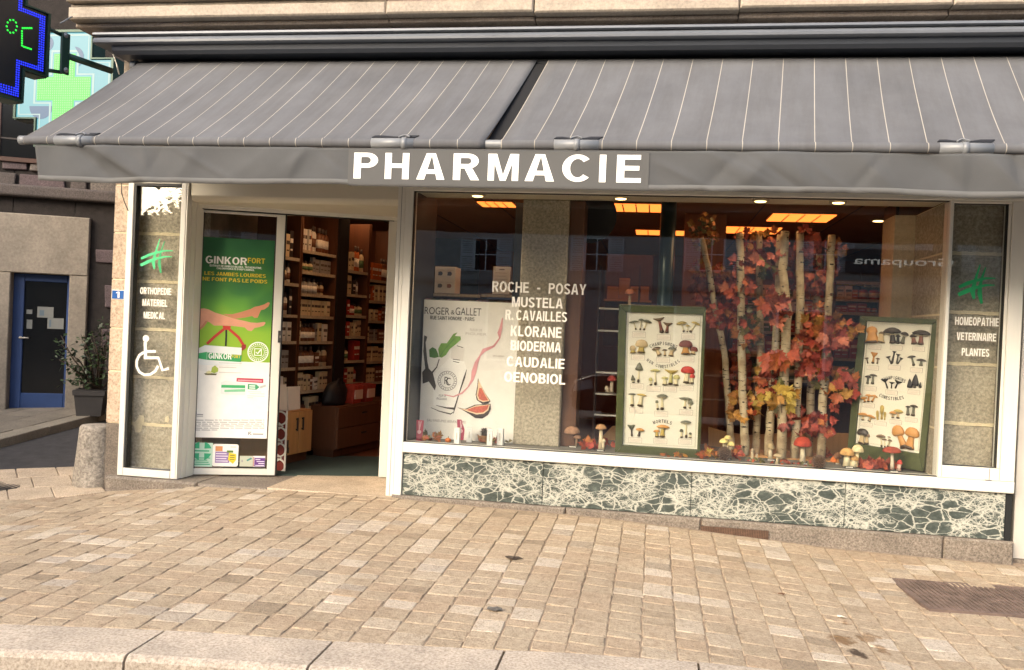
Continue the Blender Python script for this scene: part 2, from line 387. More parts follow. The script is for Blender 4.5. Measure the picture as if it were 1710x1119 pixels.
PIER = granite('pink_granite', '927c68', 'b9a48c', 'cab79f', 50, bump=.25)
PILLAR = granite('pillar_granite', '857c69', 'a59b86', 'c0b59e', 45, bump=.5, big=(.82, 1.1))
MORTAR = mat('mortar', 'd8c9a6', .9, var=.12, scale=30, bump=.5)
WHITE = mat('white_aluminium', 'd9d6cb', .38, var=.045, scale=2.5, stretch=(3, 3, .5))
WHITE2 = mat('cream_plastic', 'cfc8b4', .45, var=.03, scale=3)
GASK = flat('1c1e1d', .5)
GLASS = glass('window_glass', .075)
GREYM = mat('grey_housing', '686c72', .35, var=.12, scale=2, metal=.15)
GREYD = mat('dark_housing', '3c4047', .4, var=.1, scale=2)
CORN = granite('cornice_stone', '8e857a', '9f9486', 'ab9f8f', 40, rough=.85, bump=.15, big=(.80, 1.1))
CORNU = granite('cornice_under', '8d8076', 'a09286', 'aea195', 60, rough=.85, bump=.15)
PLAST = mat('painted_render', 'b9b4aa', .8, var=.06, scale=3, bump=.15)

def marble():
    m = bpy.data.materials.new('veined_marble'); t, b, o = nodes(m); v = coords(t, (1.0, 1.0, 1.75), (0, .55, 0))
    w = N(t, 'ShaderNodeTexNoise', Scale=7.0, Detail=5.0, Roughness=.65); t.links.new(v, w.inputs['Vector'])
    vm = N(t, 'ShaderNodeVectorMath', operation='SCALE'); vm.inputs['Scale'].default_value = .085; t.links.new(w.outputs['Color'], vm.inputs[0])
    va = N(t, 'ShaderNodeVectorMath', operation='ADD'); t.links.new(v, va.inputs[0]); t.links.new(vm.outputs[0], va.inputs[1])
    outs = []
    den = N(t, 'ShaderNodeTexNoise', Scale=2.6, Detail=3.0); t.links.new(v, den.inputs['Vector'])
    for sc, wd in ((4.2, .04), (8.5, .07), (17.0, .10), (34.0, .10)):
        vo = N(t, 'ShaderNodeTexVoronoi', Scale=sc, feature='DISTANCE_TO_EDGE'); t.links.new(va.outputs[0], vo.inputs['Vector'])
        mr = N(t, 'ShaderNodeMapRange'); mr.inputs['From Min'].default_value = 0; mr.inputs['From Max'].default_value = wd; mr.inputs['To Min'].default_value = 1; mr.inputs['To Max'].default_value = 0
        t.links.new(vo.outputs['Distance'], mr.inputs['Value'])
        wn = N(t, 'ShaderNodeTexNoise', Scale=4.5+sc*.15, Detail=2.0); t.links.new(v, wn.inputs['Vector'])
        wr = N(t, 'ShaderNodeMapRange'); wr.inputs['From Min'].default_value = .35; wr.inputs['From Max'].default_value = .68; wr.inputs['To Min'].default_value = wd*.35; wr.inputs['To Max'].default_value = wd*1.55; t.links.new(wn.outputs['Fac'], wr.inputs['Value']); t.links.new(wr.outputs[0], mr.inputs['From Max'])
        pw = N(t, 'ShaderNodeMath', operation='POWER'); pw.inputs[1].default_value = 1.2; t.links.new(mr.outputs[0], pw.inputs[0])
        if sc > 10:
            dr = N(t, 'ShaderNodeMapRange'); dr.inputs['From Min'].default_value = .40 if sc < 12 else .46; dr.inputs['From Max'].default_value = .5
            t.links.new(den.outputs['Fac'], dr.inputs['Value'])
            ml = N(t, 'ShaderNodeMath', operation='MULTIPLY'); t.links.new(pw.outputs[0], ml.inputs[0]); t.links.new(dr.outputs[0], ml.inputs[1]); outs.append(ml)
        else: outs.append(pw)
    p = outs[0].outputs[0]
    for q in outs[1:]:
        mx = N(t, 'ShaderNodeMath', operation='MAXIMUM'); t.links.new(p, mx.inputs[0]); t.links.new(q.outputs[0], mx.inputs[1]); p = mx.outputs[0]
    gn = N(t, 'ShaderNodeTexNoise', Scale=16.0, Detail=8.0, Roughness=.7); t.links.new(va.outputs[0], gn.inputs['Vector'])
    gr = ramp(t, [(.3, hx('2f3632')), (.55, hx('4a524d')), (.75, hx('6f776f'))]); t.links.new(gn.outputs['Fac'], gr.inputs[0])
    mc = N(t, 'ShaderNodeMix', data_type='RGBA'); t.links.new(p, mc.inputs['Factor']); t.links.new(gr.outputs[0], mc.inputs['A']); mc.inputs['B'].default_value = (*hx('bfbfb1'), 1)
    t.links.new(mc.outputs['Result'], b.inputs['Base Color']); b.inputs['Roughness'].default_value = .32
    return m
MARB = marble()

# ================================================================ ground, pavement, kerb
def sheet(name, fn, nu, nv, m):
    b = MB(WORLD).m(m); b.grid(fn, nu, nv); return struct(b, name)
g = MB(WORLD).m(SETT); g.grid(lambda a, b: (-400+800*a, -400+800*b, -.42), 4, 4); struct(g, 'ground')
KP = [gp(0, 1043), gp(550, 1071), gp(850, 1087), gp(1190, 1108)]
def kerb_back(x): return lerp([(-9, KP[0].y-.75)]+[(p.x, p.y) for p in KP]+[(6, KP[3].y+.7)], x)
def kerb_front(x): return kerb_back(x)-.33
# the road in front: setts laid on a falling sheet
rd = MB(WORLD).m(SETT)
rd.grid(lambda a, b: (-14+26*a, (kerb_front(-14+26*a))*(1-b) + (-26)*b, -.24-.10*b if b < .9 else -.34), 60, 20)
struct(rd, 'road')
slab_poly = [gp(-60, 842), gp(178, 822), gp(150, 778), gp(-60, 786)]
def in_poly(x, y, P):
    c = False; n = len(P)
    for i in range(n):
        a, b = P[i], P[(i+1) % n]
        if (a.y > y) != (b.y > y) and x < (b.x-a.x)*(y-a.y)/(b.y-a.y)+a.x: c = not c
    return c
def stone(b, c4, bev, top=0.0, skirt=.03):
    """c4: four (x, y) corners counter-clockwise seen from above"""
    cx = sum(p[0] for p in c4)/4; cy = sum(p[1] for p in c4)/4
    tl = [random.uniform(-.0018, .0018) for _ in c4]; up = []
    for (x, y), d in zip(c4, tl):
        k = bev/max(.02, math.hypot(x-cx, y-cy)); up.append((x+(cx-x)*k, y+(cy-y)*k, gz(x, y)+top+d))
    lo = [(x, y, gz(x, y)+top+d-bev*.8) for (x, y), d in zip(c4, tl)]; dn = [(x, y, gz(x, y)+top-skirt) for (x, y) in c4]
    i = b.add(up+lo+dn)
    b.face([i, i+1, i+2, i+3])
    for r in (0, 4):
        for k in range(4): b.face([i+r+(k+1) % 4, i+r+k, i+r+4+k, i+r+4+(k+1) % 4], r == 0)
pv = MB(WORLD).m(PAVE)
hatch = [at(1490, 965, -1), 0]
G1, G2, G3, G4 = gp(1490, 966), gp(1725, 983), gp(1728, 1031), gp(1516, 1016)
x = -8.0
rw = random.Random(11)
while x < 4.2:
    w = rw.choice([.155, .165, .17, .175, .18, .19])
    y = kerb_back(x+w/2)+.008; lim = (-.10 if x > -2.1 else -.10 if x > -4.75 else -.02)
    if -3.9 < x+w/2 < -2.1: lim = -.035
    while y < lim-.02:
        L = rw.choice([.10, .12, .13, .14, .15, .165, .19])
        y1 = min(y+L, lim)
        if lim-y1 < .07: y1 = lim
        cx, cy = x+w/2, (y+y1)/2
        if not in_poly(cx, cy, slab_poly) and not in_poly(cx, cy, [G1, G2, G3, G4]) and not (cx < -5.3 and cy > -.9):
            g_ = .0028; j = lambda: rw.uniform(-.0055, .0055)
            pv.a = max(.001, min(1, rw.gauss(.48, .19) if rw.random() > .08 else rw.uniform(.78, 1)))
            stone(pv, [(x+g_+j(), y+g_+j()), (x+w-g_+j(), y+g_+j()), (x+w-g_+j(), y1-g_+j()), (x+g_+j(), y1-g_+j())], rw.uniform(.005, .009), rw.uniform(-.0022, .0022))
        y = y1
    x += w
pv.a = 0
pv.m(JOINT); pv.grid(lambda a, b: (-9+14*a, kerb_back(-9+14*a)*(1-b)+.3*b, gz(-9+14*a, kerb_back(-9+14*a)*(1-b))-.0055 if b < 1 else gz(-9+14*a, 0)-.0055), 90, 14)
# large pale slabs beside the bollard
pv.m(SLAB)
A, B_, C_, D_ = [(p.x, p.y) for p in slab_poly]
bl = lambda s, t: (A[0]*(1-s)*(1-t)+B_[0]*s*(1-t)+C_[0]*s*t+D_[0]*(1-s)*t, A[1]*(1-s)*(1-t)+B_[1]*s*(1-t)+C_[1]*s*t+D_[1]*(1-s)*t)
for jj, cuts in enumerate(([0, .3, .62, 1], [0, .18, .5, .8, 1], [0, .4, .72, 1])):
    t0, t1 = [0, .36, .7, 1][jj], [0, .36, .7, 1][jj+1]
    for s0, s1 in zip(cuts, cuts[1:]):
        q = [bl(s0+.004, t0+.008), bl(s1-.004, t0+.008), bl(s1-.004, t1-.008), bl(s0+.004, t1-.008)]
        stone(pv, q, .008, .002)
struct(pv, 'pavement')
# kerb of long granite blocks
kb = MB(WORLD).m(KERB)
kx = [-9, -7.6, -6.6, -5.5, -4.4]
for (px_, py_) in ((220, 1090), (537, 1092), (838, 1098), (1166, 1110), (1500, 1118)): kx.append(gp(px_, py_).x)
kx += [2.6, 3.6, 4.6, 6]
for a, b in zip(kx, kx[1:]):
    a += .006; b -= .006
    tz = lambda x: gz(x, kerb_back(x))+.004
    k = 6; ring = []
    for i in range(k+1):
        xx = a+(b-a)*i/k; yb, yf = kerb_back(xx)-.006, kerb_front(xx); z = tz(xx)
        ring.append(kb.add([(xx, yb, z-.2), (xx, yb, z), (xx, yf+.03, z-.004), (xx, yf+.012, z-.012), (xx, yf, z-.03), (xx, yf-.005, z-.3)]))
    for A0, B0 in zip(ring, ring[1:]):
        for q in range(5): kb.face([A0+q, B0+q, B0+q+1, A0+q+1], False)
    kb.face([ring[0]+q for q in range(6)]); kb.face([ring[-1]+q for q in range(6)][::-1])
struct(kb, 'kerb')
# side street: asphalt, far kerb, far pavement
def side_pt(px, py): return gp(px, py)
k1, k2 = gp(0, 733), gp(130, 700)
kd = Vector((k2.x-k1.x, k2.y-k1.y)).normalized(); kn = Vector((-kd.y, kd.x))
def sp(s, n, dz=0.0):
    x, y = k1.x+kd.x*s+kn.x*n, k1.y+kd.y*s+kn.y*n; return (x, y, gz(x, max(y, 0))+dz if y > 0 else gz(x, y)+dz)
sr = MB(WORLD).m(ASPH); sr.grid(lambda a, b: sp(-7+16*a, -4.2*(1-b)-.02, -.10+.012*0), 40, 12); struct(sr, 'side_road')
sk = MB(WORLD).m(granite('side_kerb_stone', '6f685c', '8d8474', 'a29986', 110))
sw_ = -7.0
while sw_ < 9:
    L = random.uniform(.8, 1.2); q = [sp(sw_+.006, 0)[:2], sp(sw_+L-.006, 0)[:2], sp(sw_+L-.006, .22)[:2], sp(sw_+.006, .22)[:2]]
    stone(sk, q, .012, 0, .2); sw_ += L
struct(sk, 'side_kerb')
sp_ = MB(WORLD).m(granite('side_slab_stone', '5d564c', '7d7466', '8e8576', 90))
for row in range(7):
    s_ = -7+random.uniform(-.3, 0)
    while s_ < 9:
        L = random.uniform(.4, .9); n0, n1 = .23+row*.42, .23+(row+1)*.42
        stone(sp_, [sp(s_+.005, n0+.004)[:2], sp(s_+L-.005, n0+.004)[:2], sp(s_+L-.005, n1-.004)[:2], sp(s_+.005, n1-.004)[:2]], .008, .003, .06); s_ += L
sp_.m(JOINT); sp_.grid(lambda a, b: sp(-7+16*a, .1+2.9*b, -.012), 30, 8)
struct(sp_, 'side_pavement')

# ================================================================ the pharmacy building
BLD = thing('pharmacy_building', 'pale stone building with a white framed shop front under the grey awning', 'building', (0, 0, 0))
# upper wall, right wall, side wall, roof slab over the shop
w = MB(FAC).m(CORN)
w.box(-4.72, 7.0, 4.02, 8.5, -.5, 0.0)
w.box(-4.72, 2.72, 2.60, 4.02, -.42, -.02)
w.m(mat('side_wall_stone', '8a7a68', .85, var=.2, scale=5, bump=.4)); w.box(-4.72, -4.42, 2.60, 4.0, -8.0, -.43); w.box(-4.70, -4.42, -.4, 2.59, -8.0, -.9)
w.build('wall', BLD)
rw_ = MB(FAC).m(PLAST); rw_.box(2.735, 7.0, -.12, 4.01, -.4, -.06); rw_.build('painted_wall', BLD)
fw = MB(FAC).m(GREY_G); fw.box(2.73, 7.0, -.5, -.125, -.4, -.05); fw.build('footing', BLD)
# left corner pier: pink granite blocks with thin joints, rougher grey foot
pr = MB(FAC)
zs = [.42, .80, 1.20, 1.62, 2.08, 2.50, 2.9]
zj = [at(200, y, -.0).z for y in (708, 620, 548, 466, 388, 308)] + [2.95]
pr.m(PIER)
pr.m(MORTAR).box(-4.755, -4.60, zj[0], 2.95, -.6, -.034)
pr.m(PIER)
for a, b in zip(zj, zj[1:]): pr.box(-4.765, -4.615, a+.004, b-.004, -.62, -.028, .006)
pr.m(granite('pier_foot_granite', '4d453c', '6b6156', '84796c', 120)); pr.box(-4.765, -4.612, -.3, zj[0]-.004, -.62, -.03, .006)
pr.build('corner_pier', BLD)
cb = MB(FAC).m(flat('2a2522')); cb.tube([at(203, 300, -.02), at(203, 322, -.02), at(208, 338, -.02), at(214, 352, -.02)], .004, 6); cb.build('cable', BLD)
# cornice: a stepped moulding
co = MB(FAC); xs0, xs1 = -4.98, 7.0
seams = [-4.98, -2.2, -1.02, .52, 2.0, 3.6, 5.3, 7.0]
for a, b in zip(seams, seams[1:]):
    dz = random.uniform(-.012, .006); dn = random.uniform(-.006, .008); a += .004; b -= .004
    co.m(CORN); co.box(a, b, 3.885+dz, 3.985+dz, .0, .40+dn, .012)
    co.box(a-.0, b+.0, 3.987+dz, 4.02+dz, .0, .37+dn, .008); co.box(a, b, 4.022+dz, 4.16+dz, .0, .44+dn, .014)
    co.box(a, b, 4.163+dz, 4.3, .0, .36+dn, .01)
    co.m(CORNU); co.box(a, b, 3.845, 3.884+dz, .0, .30+dn, .01)
co.build('cornice', BLD)
sof = MB(FAC).m(CORNU); sof.box(-4.72, 7.0, 3.72, 3.844, -.019, .17, .01); sof.box(-4.715, 7.0, 2.62, 3.30, -.018, .0); sof.build('soffit', BLD)

# plinth: marble slabs over a granite base
mp = [at(850, 830, 0).x-.9, at(850+604/1.988, 830, 0).x, at(1411, 850, 0).x, 2.655]
mpx = [-2.02, -.98, .38, 1.46, 2.655]
mpx[1] = at(905, 830, 0).x; mpx[2] = at(1154, 830, 0).x; mpx[3] = at(1411, 860, 0).x
mb_ = MB(FAC).m(MARB)
for a, b in zip(mpx, mpx[1:]): mb_.box(a+.002, b-.002, .016, .368, -.05, -.018, .003)
mb_.m(GASK); mb_.box(mpx[0], 2.66, .01, .37, -.055, -.03); mb_.box(2.657, 2.70, .012, .37, -.06, -.022)
mb_.build('marble_plinth', BLD)
gb = MB(FAC).m(GREY_G)
gbx = [-2.10, at(945, 860, .03).x, at(1170, 880, .03).x, at(1571, 930, .03).x, 2.715]
for a, b in zip(gbx, gbx[1:]): gb.box(a+.003, b-.003, -.45, .0135, -.06, random.uniform(.02, .032), .014)
gb.build('granite_base', BLD)
# step at the left and the threshold slab
st = MB(FAC).m(GREY_G)
st.box(-4.70, -3.835, -.45, -.006, -.3, .06, .016); st.box(-3.83, -3.2, -.45, -.010, -1.3, .055, .02)
st.m(SLAB); st.box(-3.197, -2.105, -.45, -.004, -1.3, .045, .018); st.box(-4.05, -3.835, -.45, -.008, -1.3, -.302)
st.build('step', BLD)
vg = MB(FAC).m(flat('33261f', .7))
a, b = at(1170, 880, -.035), at(1283, 902, -.035); zc0, zc1 = at(1172, 893, -.035).z-.01, at(1283, 887, -.035).z
vg.box(a.x, b.x, -.128, -.04, .02, .036); vg.m(mat('rusty_iron', '6d5443', .8, var=.3, scale=20, bump=.3))
for i in range(9): vg.box(a.x, b.x, -.128+i*.0105, -.124+i*.0105, .036, .041)
for i in range(40): vg.box(a.x+(b.x-a.x)*i/40, a.x+(b.x-a.x)*i/40+.004, -.128, -.041, .036, .0425)
vg.build('vent_grille', BLD)

# ---- shop window: frame, gaskets, pane, lettering
WX0, WX1, WZ0, WZ1 = -2.091, 2.70, .373, 2.66
def rail(b, u0, u1, v0, v1, n0=-.10, n1=0.0, bev=.004): b.box(u0, u1, v0, v1, n0, n1, bev)
fr = MB(FAC).m(WHITE)
rail(fr, -2.16, -2.093, -.004, WZ1, -.82, -.012)                 # jamb post beside the door
rail(fr, -2.091, -2.024, -.004, WZ1, -.12, .0)
rail(fr, -2.0225, 2.70, WZ0, .458, -.13, .014, .006)             # sill rail
rail(fr, -2.0225, 2.70, 2.553, WZ1, -.12, .006)                  # head
rail(fr, 2.60, 2.70, .4595, 2.5515, -.12, .002)
rail(fr, 2.165, 2.191, .4595, 2.5515, -.14, .0)                  # mullion of the narrow panel
rail(fr, 2.1925, 2.5985, .4595, .552, -.10, -.004); rail(fr, 2.1925, 2.5985, 2.534, 2.5515, -.10, -.004); rail(fr, 2.577, 2.5985, .5535, 2.5325, -.10, -.006)
fr.m(flat('5a564c')); lk = at(1652.5, 790, 0).x; fr.box(lk-.0015, lk+.0015, .465, .548, -.0038, -.002); fr.box(lk-.03, lk+.012, .461, .464, -.0038, .016)
fr.m(GASK); fr.box(-2.021, -2.015, .46, 2.552, -.06, -.012); fr.box(-2.015, 2.164, 2.547, 2.5525, -.06, -.02); fr.box(-2.014, 2.164, .4585, .4625, -.06, -.02)
fr.box(2.1915, 2.195, .5525, 2.5335, -.06, -.015); fr.box(2.195, 2.576, .5525, .556, -.06, -.015); fr.box(2.195, 2.576, 2.529, 2.5335, -.06, -.015); fr.box(2.572, 2.5765, .556, 2.529, -.06, -.015)
fr.box(-2.0925, -2.0915, .0, 2.6, -.06, -.02); fr.box(-2.128, -2.125, .0, 2.6, -.014, -.0105)
SW = fr.build('shop_window', BLD)
MB(FAC).m(GLASS).box(-2.016, 2.165, .459, 2.552, -.058, -.05).build('pane', SW)
MB(FAC).m(GLASS).box(2.193, 2.576, .553, 2.533, -.052, -.044).build('pane', SW)
LW = flat('e9e6da', .5)
def fl(b, body, x0, y0, x1, y1, Y=.046, bold=.012):               # facade lettering measured by its box in the photo
    p, q = at(x0, (y0+y1)/2, Y), at(x1, (y0+y1)/2, Y); zt, zb = at((x0+x1)/2, y0, Y).z, at((x0+x1)/2, y1, Y).z
    b.text(body, p.x, q.x, zb, zt, -Y, .0018, bold)
for body, x0, y0, x1, y1 in (('ROCHE   -   POSAY', 822, 472, 979, 490), ('MUSTELA', 855, 497, 940, 514), ('R. CAVAILLES', 844, 519, 947, 536), ('KLORANE', 853, 545, 938, 563), ('BIODERMA', 853, 570, 937, 587), ('CAUDALIE', 846, 597, 943, 614), ('OENOBIOL', 842, 623, 944, 640)):
    lt = MB(FAC).m(LW); fl(lt, body, x0, y0, x1, y1); lt.build('lettering', SW)
GC = flat('1a9a5c', .5); GC2 = flat('3cc37f', .5)
def brush_cross(b, cx, cy, s, Y, mats):
    fr_ = F((0, Y, 0)); b.fr = fr_
    def c(pts, wds, m, n):
        q = [fr_.px(cx+x*s, cy+y*s) for x, y in pts]; b.m(m); b.stroke(q, [w_*s*.0051 for w_ in wds], n, n+.0012)
    c([(5, -28), (0, -12), (-4, 2), (-6, 12), (-4, 22)], [1.5, 3, 5, 6, 3], mats[0], 0)
    c([(13, -24), (8, -10), (5, 2), (4, 14), (7, 29)], [1.5, 3, 4, 6, 3], mats[1], .0013)
    c([(-26, 5), (-13, -1), (0, -5), (13, -8), (27, -8)], [4, 5, 4, 3, 1.5], mats[0], .0026)
    c([(-27, 16), (-14, 10), (0, 5), (13, 2), (26, 2)], [5, 6, 4, 3, 1.2], mats[0], .0039)
em = MB(FAC); brush_cross(em, 1631, 474, 1.15, .041, (GC, flat('148a50', .5))); em.build('cross_emblem', SW)
for body, x0, y0, x1, y1 in (('HOMEOPATHIE', 1595, 530, 1668, 544), ('VETERINAIRE', 1597.5, 556, 1663.5, 569), ('PLANTES', 1606, 582, 1652, 595)): lt2 = MB(FAC).m(LW); fl(lt2, body, x0, y0, x1, y1, .041); lt2.build('lettering', SW)
# granite pillar behind the narrow panel, mortar in its joints
def pillar(name, x0, x1, n, z0, z1, joints, parent):
    b = MB(FAC); zz = [z0]+joints+[z1]
    b.m(PILLAR)
    for a, c in zip(zz, zz[1:]): b.box(x0, x1, a+.008, c-.008, n-.35, n+random.uniform(-.003, .003), .008)
    b.m(MORTAR); b.box(x0+.004, x1-.004, z0, z1, n-.34, n-.008)
    rr = random.Random(len(name)+int(x0*10))
    for z in joints:                                             # smeared, uneven pointing
        k = 14; top = [(x0+(x1-x0)*i/k, z+.010+rr.uniform(0, .008)) for i in range(k+1)]; bot = [(x0+(x1-x0)*i/k, z-.009-rr.uniform(0, .006)) for i in range(k+1)]
        b.prism(top+bot[::-1], n-.01, n+.004)
    return b.build(name, parent)
pillar('stone_pillar', 2.20, 2.60, -.16, .45, 2.56, [at(1630, y, .16).z for y in (709, 609, 523, 424)], BLD)

# ---- narrow glazed panel at the left
fl_ = MB(FAC).m(WHITE)
rail(fl_, -4.62, -4.565, .0, 2.66, -.1, 0); rail(fl_, -4.1125, -4.064, .0, 2.66, -.1, 0)
rail(fl_, -4.5635, -4.114, .0, .066, -.1, .003); rail(fl_, -4.5635, -4.114, 2.575, 2.66, -.1, .003)
fl_.m(GASK); fl_.box(-4.565, -4.545, .068, 2.573, -.07, -.008); fl_.box(-4.545, -4.116, 2.556, 2.574, -.07, -.01); fl_.box(-4.545, -4.116, .0665, .071, -.07, -.01); fl_.box(-4.1165, -4.1135, .067, 2.573, -.07, -.01)
LP = fl_.build('glazed_panel', BLD)
MB(FAC).m(GLASS).box(-4.544, -4.117, .071, 2.556, -.056, -.048).build('pane', LP)
for body, x0, y0, x1, y1 in (('ORTHOPEDIE', 234, 480.5, 286, 492), ('MATERIEL', 238, 500, 279.5, 511.5), ('MEDICAL', 240, 521, 275.5, 532.5)): lt3 = MB(FAC).m(LW); fl(lt3, body, x0, y0, x1, y1, .045); lt3.build('lettering', LP)
em2 = MB(FAC); brush_cross(em2, 262, 427, 1.0, .045, (GC2, GC)); em2.build('cross_emblem', LP)
wc = MB(F((0, .045, 0))).m(LW); q = wc.fr.px
k = 110/456.0
P_ = lambda x, y: q(210+x*k*1.0, 370+y*k)
c0 = P_(152, 985); rr_ = abs(P_(152+83, 985)[0]-c0[0])
wc.prism(arc(*P_(140, 810), .030, 0, 360, 20)[:-1], 0, .0015)
wc.stroke([P_(135, 835), P_(138, 940)], .028, .0016, .003); wc.stroke([P_(140, 899), P_(210, 899)], .022, .0032, .0045)
wc.stroke([P_(128, 943), P_(228, 943), P_(257, 1030), P_(300, 1016)], .026, .0047, .006)
wc.stroke([P_(126, 905), P_(95, 925), P_(76, 965), P_(76, 1005), P_(95, 1042), P_(130, 1062), P_(170, 1058), P_(205, 1035), P_(224, 1000)], .024, 0, .0013)
wc.build('wheelchair_symbol', LP)
pillar('stone_pillar', -4.60, -4.10, -.15, .0, 2.6, [at(265, y, .15).z for y in (710, 631, 551, 471, 391)], BLD)
wp = MB(F((0, .143, 0))).m(MORTAR)
blot = [wp.fr.px(x, y) for x, y in ((233, 693), (240, 694), (241, 702), (237, 712), (236, 720), (233, 722), (226, 722), (225, 714), (222, 708), (228, 702))]
wp.prism(blot, 0, .003); wp.build('mortar_smear', BLD)
wp = MB(F((0, .143, 0))).m(MORTAR); wp.prism([wp.fr.px(x, y) for x, y in ((276, 697), (281, 694), (283, 700), (281, 706), (275, 704))], 0, .003)
wp.build('mortar_smear', BLD)

# ---- recessed entrance: reveals, roller box, door set at an angle
D0 = Vector((-4.05, .252)); D1 = Vector((-2.437, .82)); DU = (D1-D0).normalized()
DF = F((D0.x, D0.y, 0), (DU.x, DU.y, 0)); DLEN = (D1-D0).length
rv = MB(FAC).m(WHITE)
rv.box(-4.0625, -4.053, .0, 2.6, -.26, -.005); rv.box(-4.0525, -4.044, .0, 2.6, -.255, -.07); rv.box(-4.0435, -4.036, .0, 2.6, -.25, -.14)
rv.m(WHITE2); rv.box(-4.062, -2.1615, 2.64, 2.9, -1.0, -.02)
rv.build('door_reveal', BLD)
rb = MB(FAC).m(WHITE2)
zb = at(480, 340, .06).z; prof = []
X0, X1 = -4.035, -2.163
def rbx(u0, u1): 
    pr_ = [(-.9, 2.639), (-.025, 2.639), (-.025, zb+.05), (-.04, zb+.015), (-.075, zb), (-.9, zb)]
    i = rb.add([FAC.p(u, z, n) for u in (u0, u1) for n, z in pr_])
    k_ = len(pr_)
    for j in range(k_): rb.face([i+j, i+(j+1) % k_, i+k_+(j+1) % k_, i+k_+j], j in (2, 3))
    rb.face([i+j for j in range(k_)]); rb.face([i+k_+j for j in range(k_)][::-1])
rbx(X0, X1); rb.build('roller_box', BLD)
# door: header track, two jambs, sliding leaf pushed to the left
ztop = DF.px(470, 357)[1]; sL0 = DF.px(328, 600)[0]
gx = lambda x, y: DF.px(x, y)
dr = MB(DF).m(WHITE)
uj0 = gx(651, 600)[0]; 
dr.box(.0, DLEN+.03, ztop+.0, ztop+.045, -.06, .03, .004); dr.m(WHITE2); dr.box(.0, DLEN+.03, ztop+.047, ztop+.3, -.1, .02, .004)
dr.m(WHITE); dr.box(uj0-.058, uj0+.10, .0, ztop-.001, -.08, .012, .004); dr.box(-.06, .003, .0, ztop-.001, -.08, .0, .004)
dr.m(GASK); dr.box(uj0+.012, uj0+.02, .9, 1.35, .0125, .018); dr.box(uj0+.012, uj0+.016, .0, 2.3, .012, .0135); dr.box(.0, DLEN, ztop-.006, ztop-.001, -.05, .028)
DOOR = dr.build('sliding_door', BLD)
uL, uR = .004, gx(467, 600)[0]; uS = gx(453, 600)[0]; zB = gx(400, 783)[1]
lf = MB(DF).m(WHITE)
lf.box(uS, uR, .004, ztop-.008, -.035, .005, .004); lf.box(uL, uL+.010, .004, ztop-.008, -.035, .005, .004)
lf.box(uL+.0105, uS-.0005, .004, zB, -.035, .004, .004); lf.box(uL+.0105, uS-.0005, ztop-.03, ztop-.008, -.035, .004, .004)
lf.m(GASK); lf.box(uS-.005, uS-.0006, zB, ztop-.03, -.03, .001); lf.box(uL+.0105, uL+.015, zB, ztop-.03, -.03, .001); lf.box(uR, uR+.012, .004, ztop-.01, -.035, -.01)
lf.m(flat('3a3634', .4)); lf.box(uR-.022, uR+.014, gx(462, 572)[1], gx(462, 552)[1], .0055, .016, .003); lf.m(flat('8a8478', .3)); lf.box(uR-.008, uR+.002, gx(462, 564)[1], gx(462, 560)[1], .0165, .02)
LEAF = lf.build('leaf', DOOR)
MB(DF).m(glass('door_glass', .05)).box(uL+.015, uS-.005, zB, ztop-.03, -.018, -.010).build('door_pane', DOOR)

# ================================================================ awning
def awning_mat():
    m = bpy.data.materials.new('striped_canvas'); t, b, o = nodes(m); v = coords(t)
    uv = N(t, 'ShaderNodeUVMap', uv_map='UVMap'); sx = N(t, 'ShaderNodeSeparateXYZ'); t.links.new(uv.outputs[0], sx.inputs[0])
    fr_ = N(t, 'ShaderNodeMath', operation='FRACT'); t.links.new(sx.outputs['X'], fr_.inputs[0])
    lt_ = N(t, 'ShaderNodeMath', operation='LESS_THAN'); lt_.inputs[1].default_value = .025; t.links.new(fr_.outputs[0], lt_.inputs[0])
    nz = N(t, 'ShaderNodeTexNoise', Scale=1.6, Detail=6.0, Roughness=.65); t.links.new(v, nz.inputs['Vector'])
    r = ramp(t, [(.3, hx('56575a')), (.7, hx('626366'))]); t.links.new(nz.outputs['Fac'], r.inputs[0])
    mx = N(t, 'ShaderNodeMix', data_type='RGBA'); t.links.new(lt_.outputs[0], mx.inputs['Factor']); t.links.new(r.outputs[0], mx.inputs['A']); mx.inputs['B'].default_value = (*hx('9c978e'), 1)
    t.links.new(mx.outputs['Result'], b.inputs['Base Color']); b.inputs['Roughness'].default_value = .85; b.inputs['Specular IOR Level'].default_value = .2
    mp2 = N(t, 'ShaderNodeMapping'); mp2.inputs['Scale'].default_value = (1.3, 1.2, 1); t.links.new(uv.outputs[0], mp2.inputs[0])
    sn = N(t, 'ShaderNodeTexNoise', Scale=1.0, Detail=7.0, Roughness=.7); t.links.new(mp2.outputs[0], sn.inputs['Vector']); sr_ = ramp(t, [(.36, (.90, .89, .87)), (.58, (1.04, 1.04, 1.04))]); t.links.new(sn.outputs['Fac'], sr_.inputs[0])
    my = N(t, 'ShaderNodeMix', data_type='RGBA', blend_type='MULTIPLY'); my.inputs['Factor'].default_value = 1.0; t.links.new(mx.outputs['Result'], my.inputs['A']); t.links.new(sr_.outputs[0], my.inputs['B']); t.links.new(my.outputs['Result'], b.inputs['Base Color'])
    wv = N(t, 'ShaderNodeTexNoise', Scale=300.0, Detail=2.0); t.links.new(v, wv.inputs['Vector']); bumpit(t, b, wv.outputs['Fac'], .15, .003)
    return m
CANV = awning_mat()
PLAIN = mat('grey_canvas', '505152', .85, var=.1, scale=2.5, bump=.15, bscale=250, spec=.2)
BARM = mat('white_bar', '74777a', .35, var=.03)
AW = thing('awning', 'grey pinstriped canvas awning with PHARMACIE in white on its hanging valance', 'awning', (0, -.2, 2.6))
YB, ZB, RB = -1.285, 2.668, .034
YT, ZT = -.215, 3.563
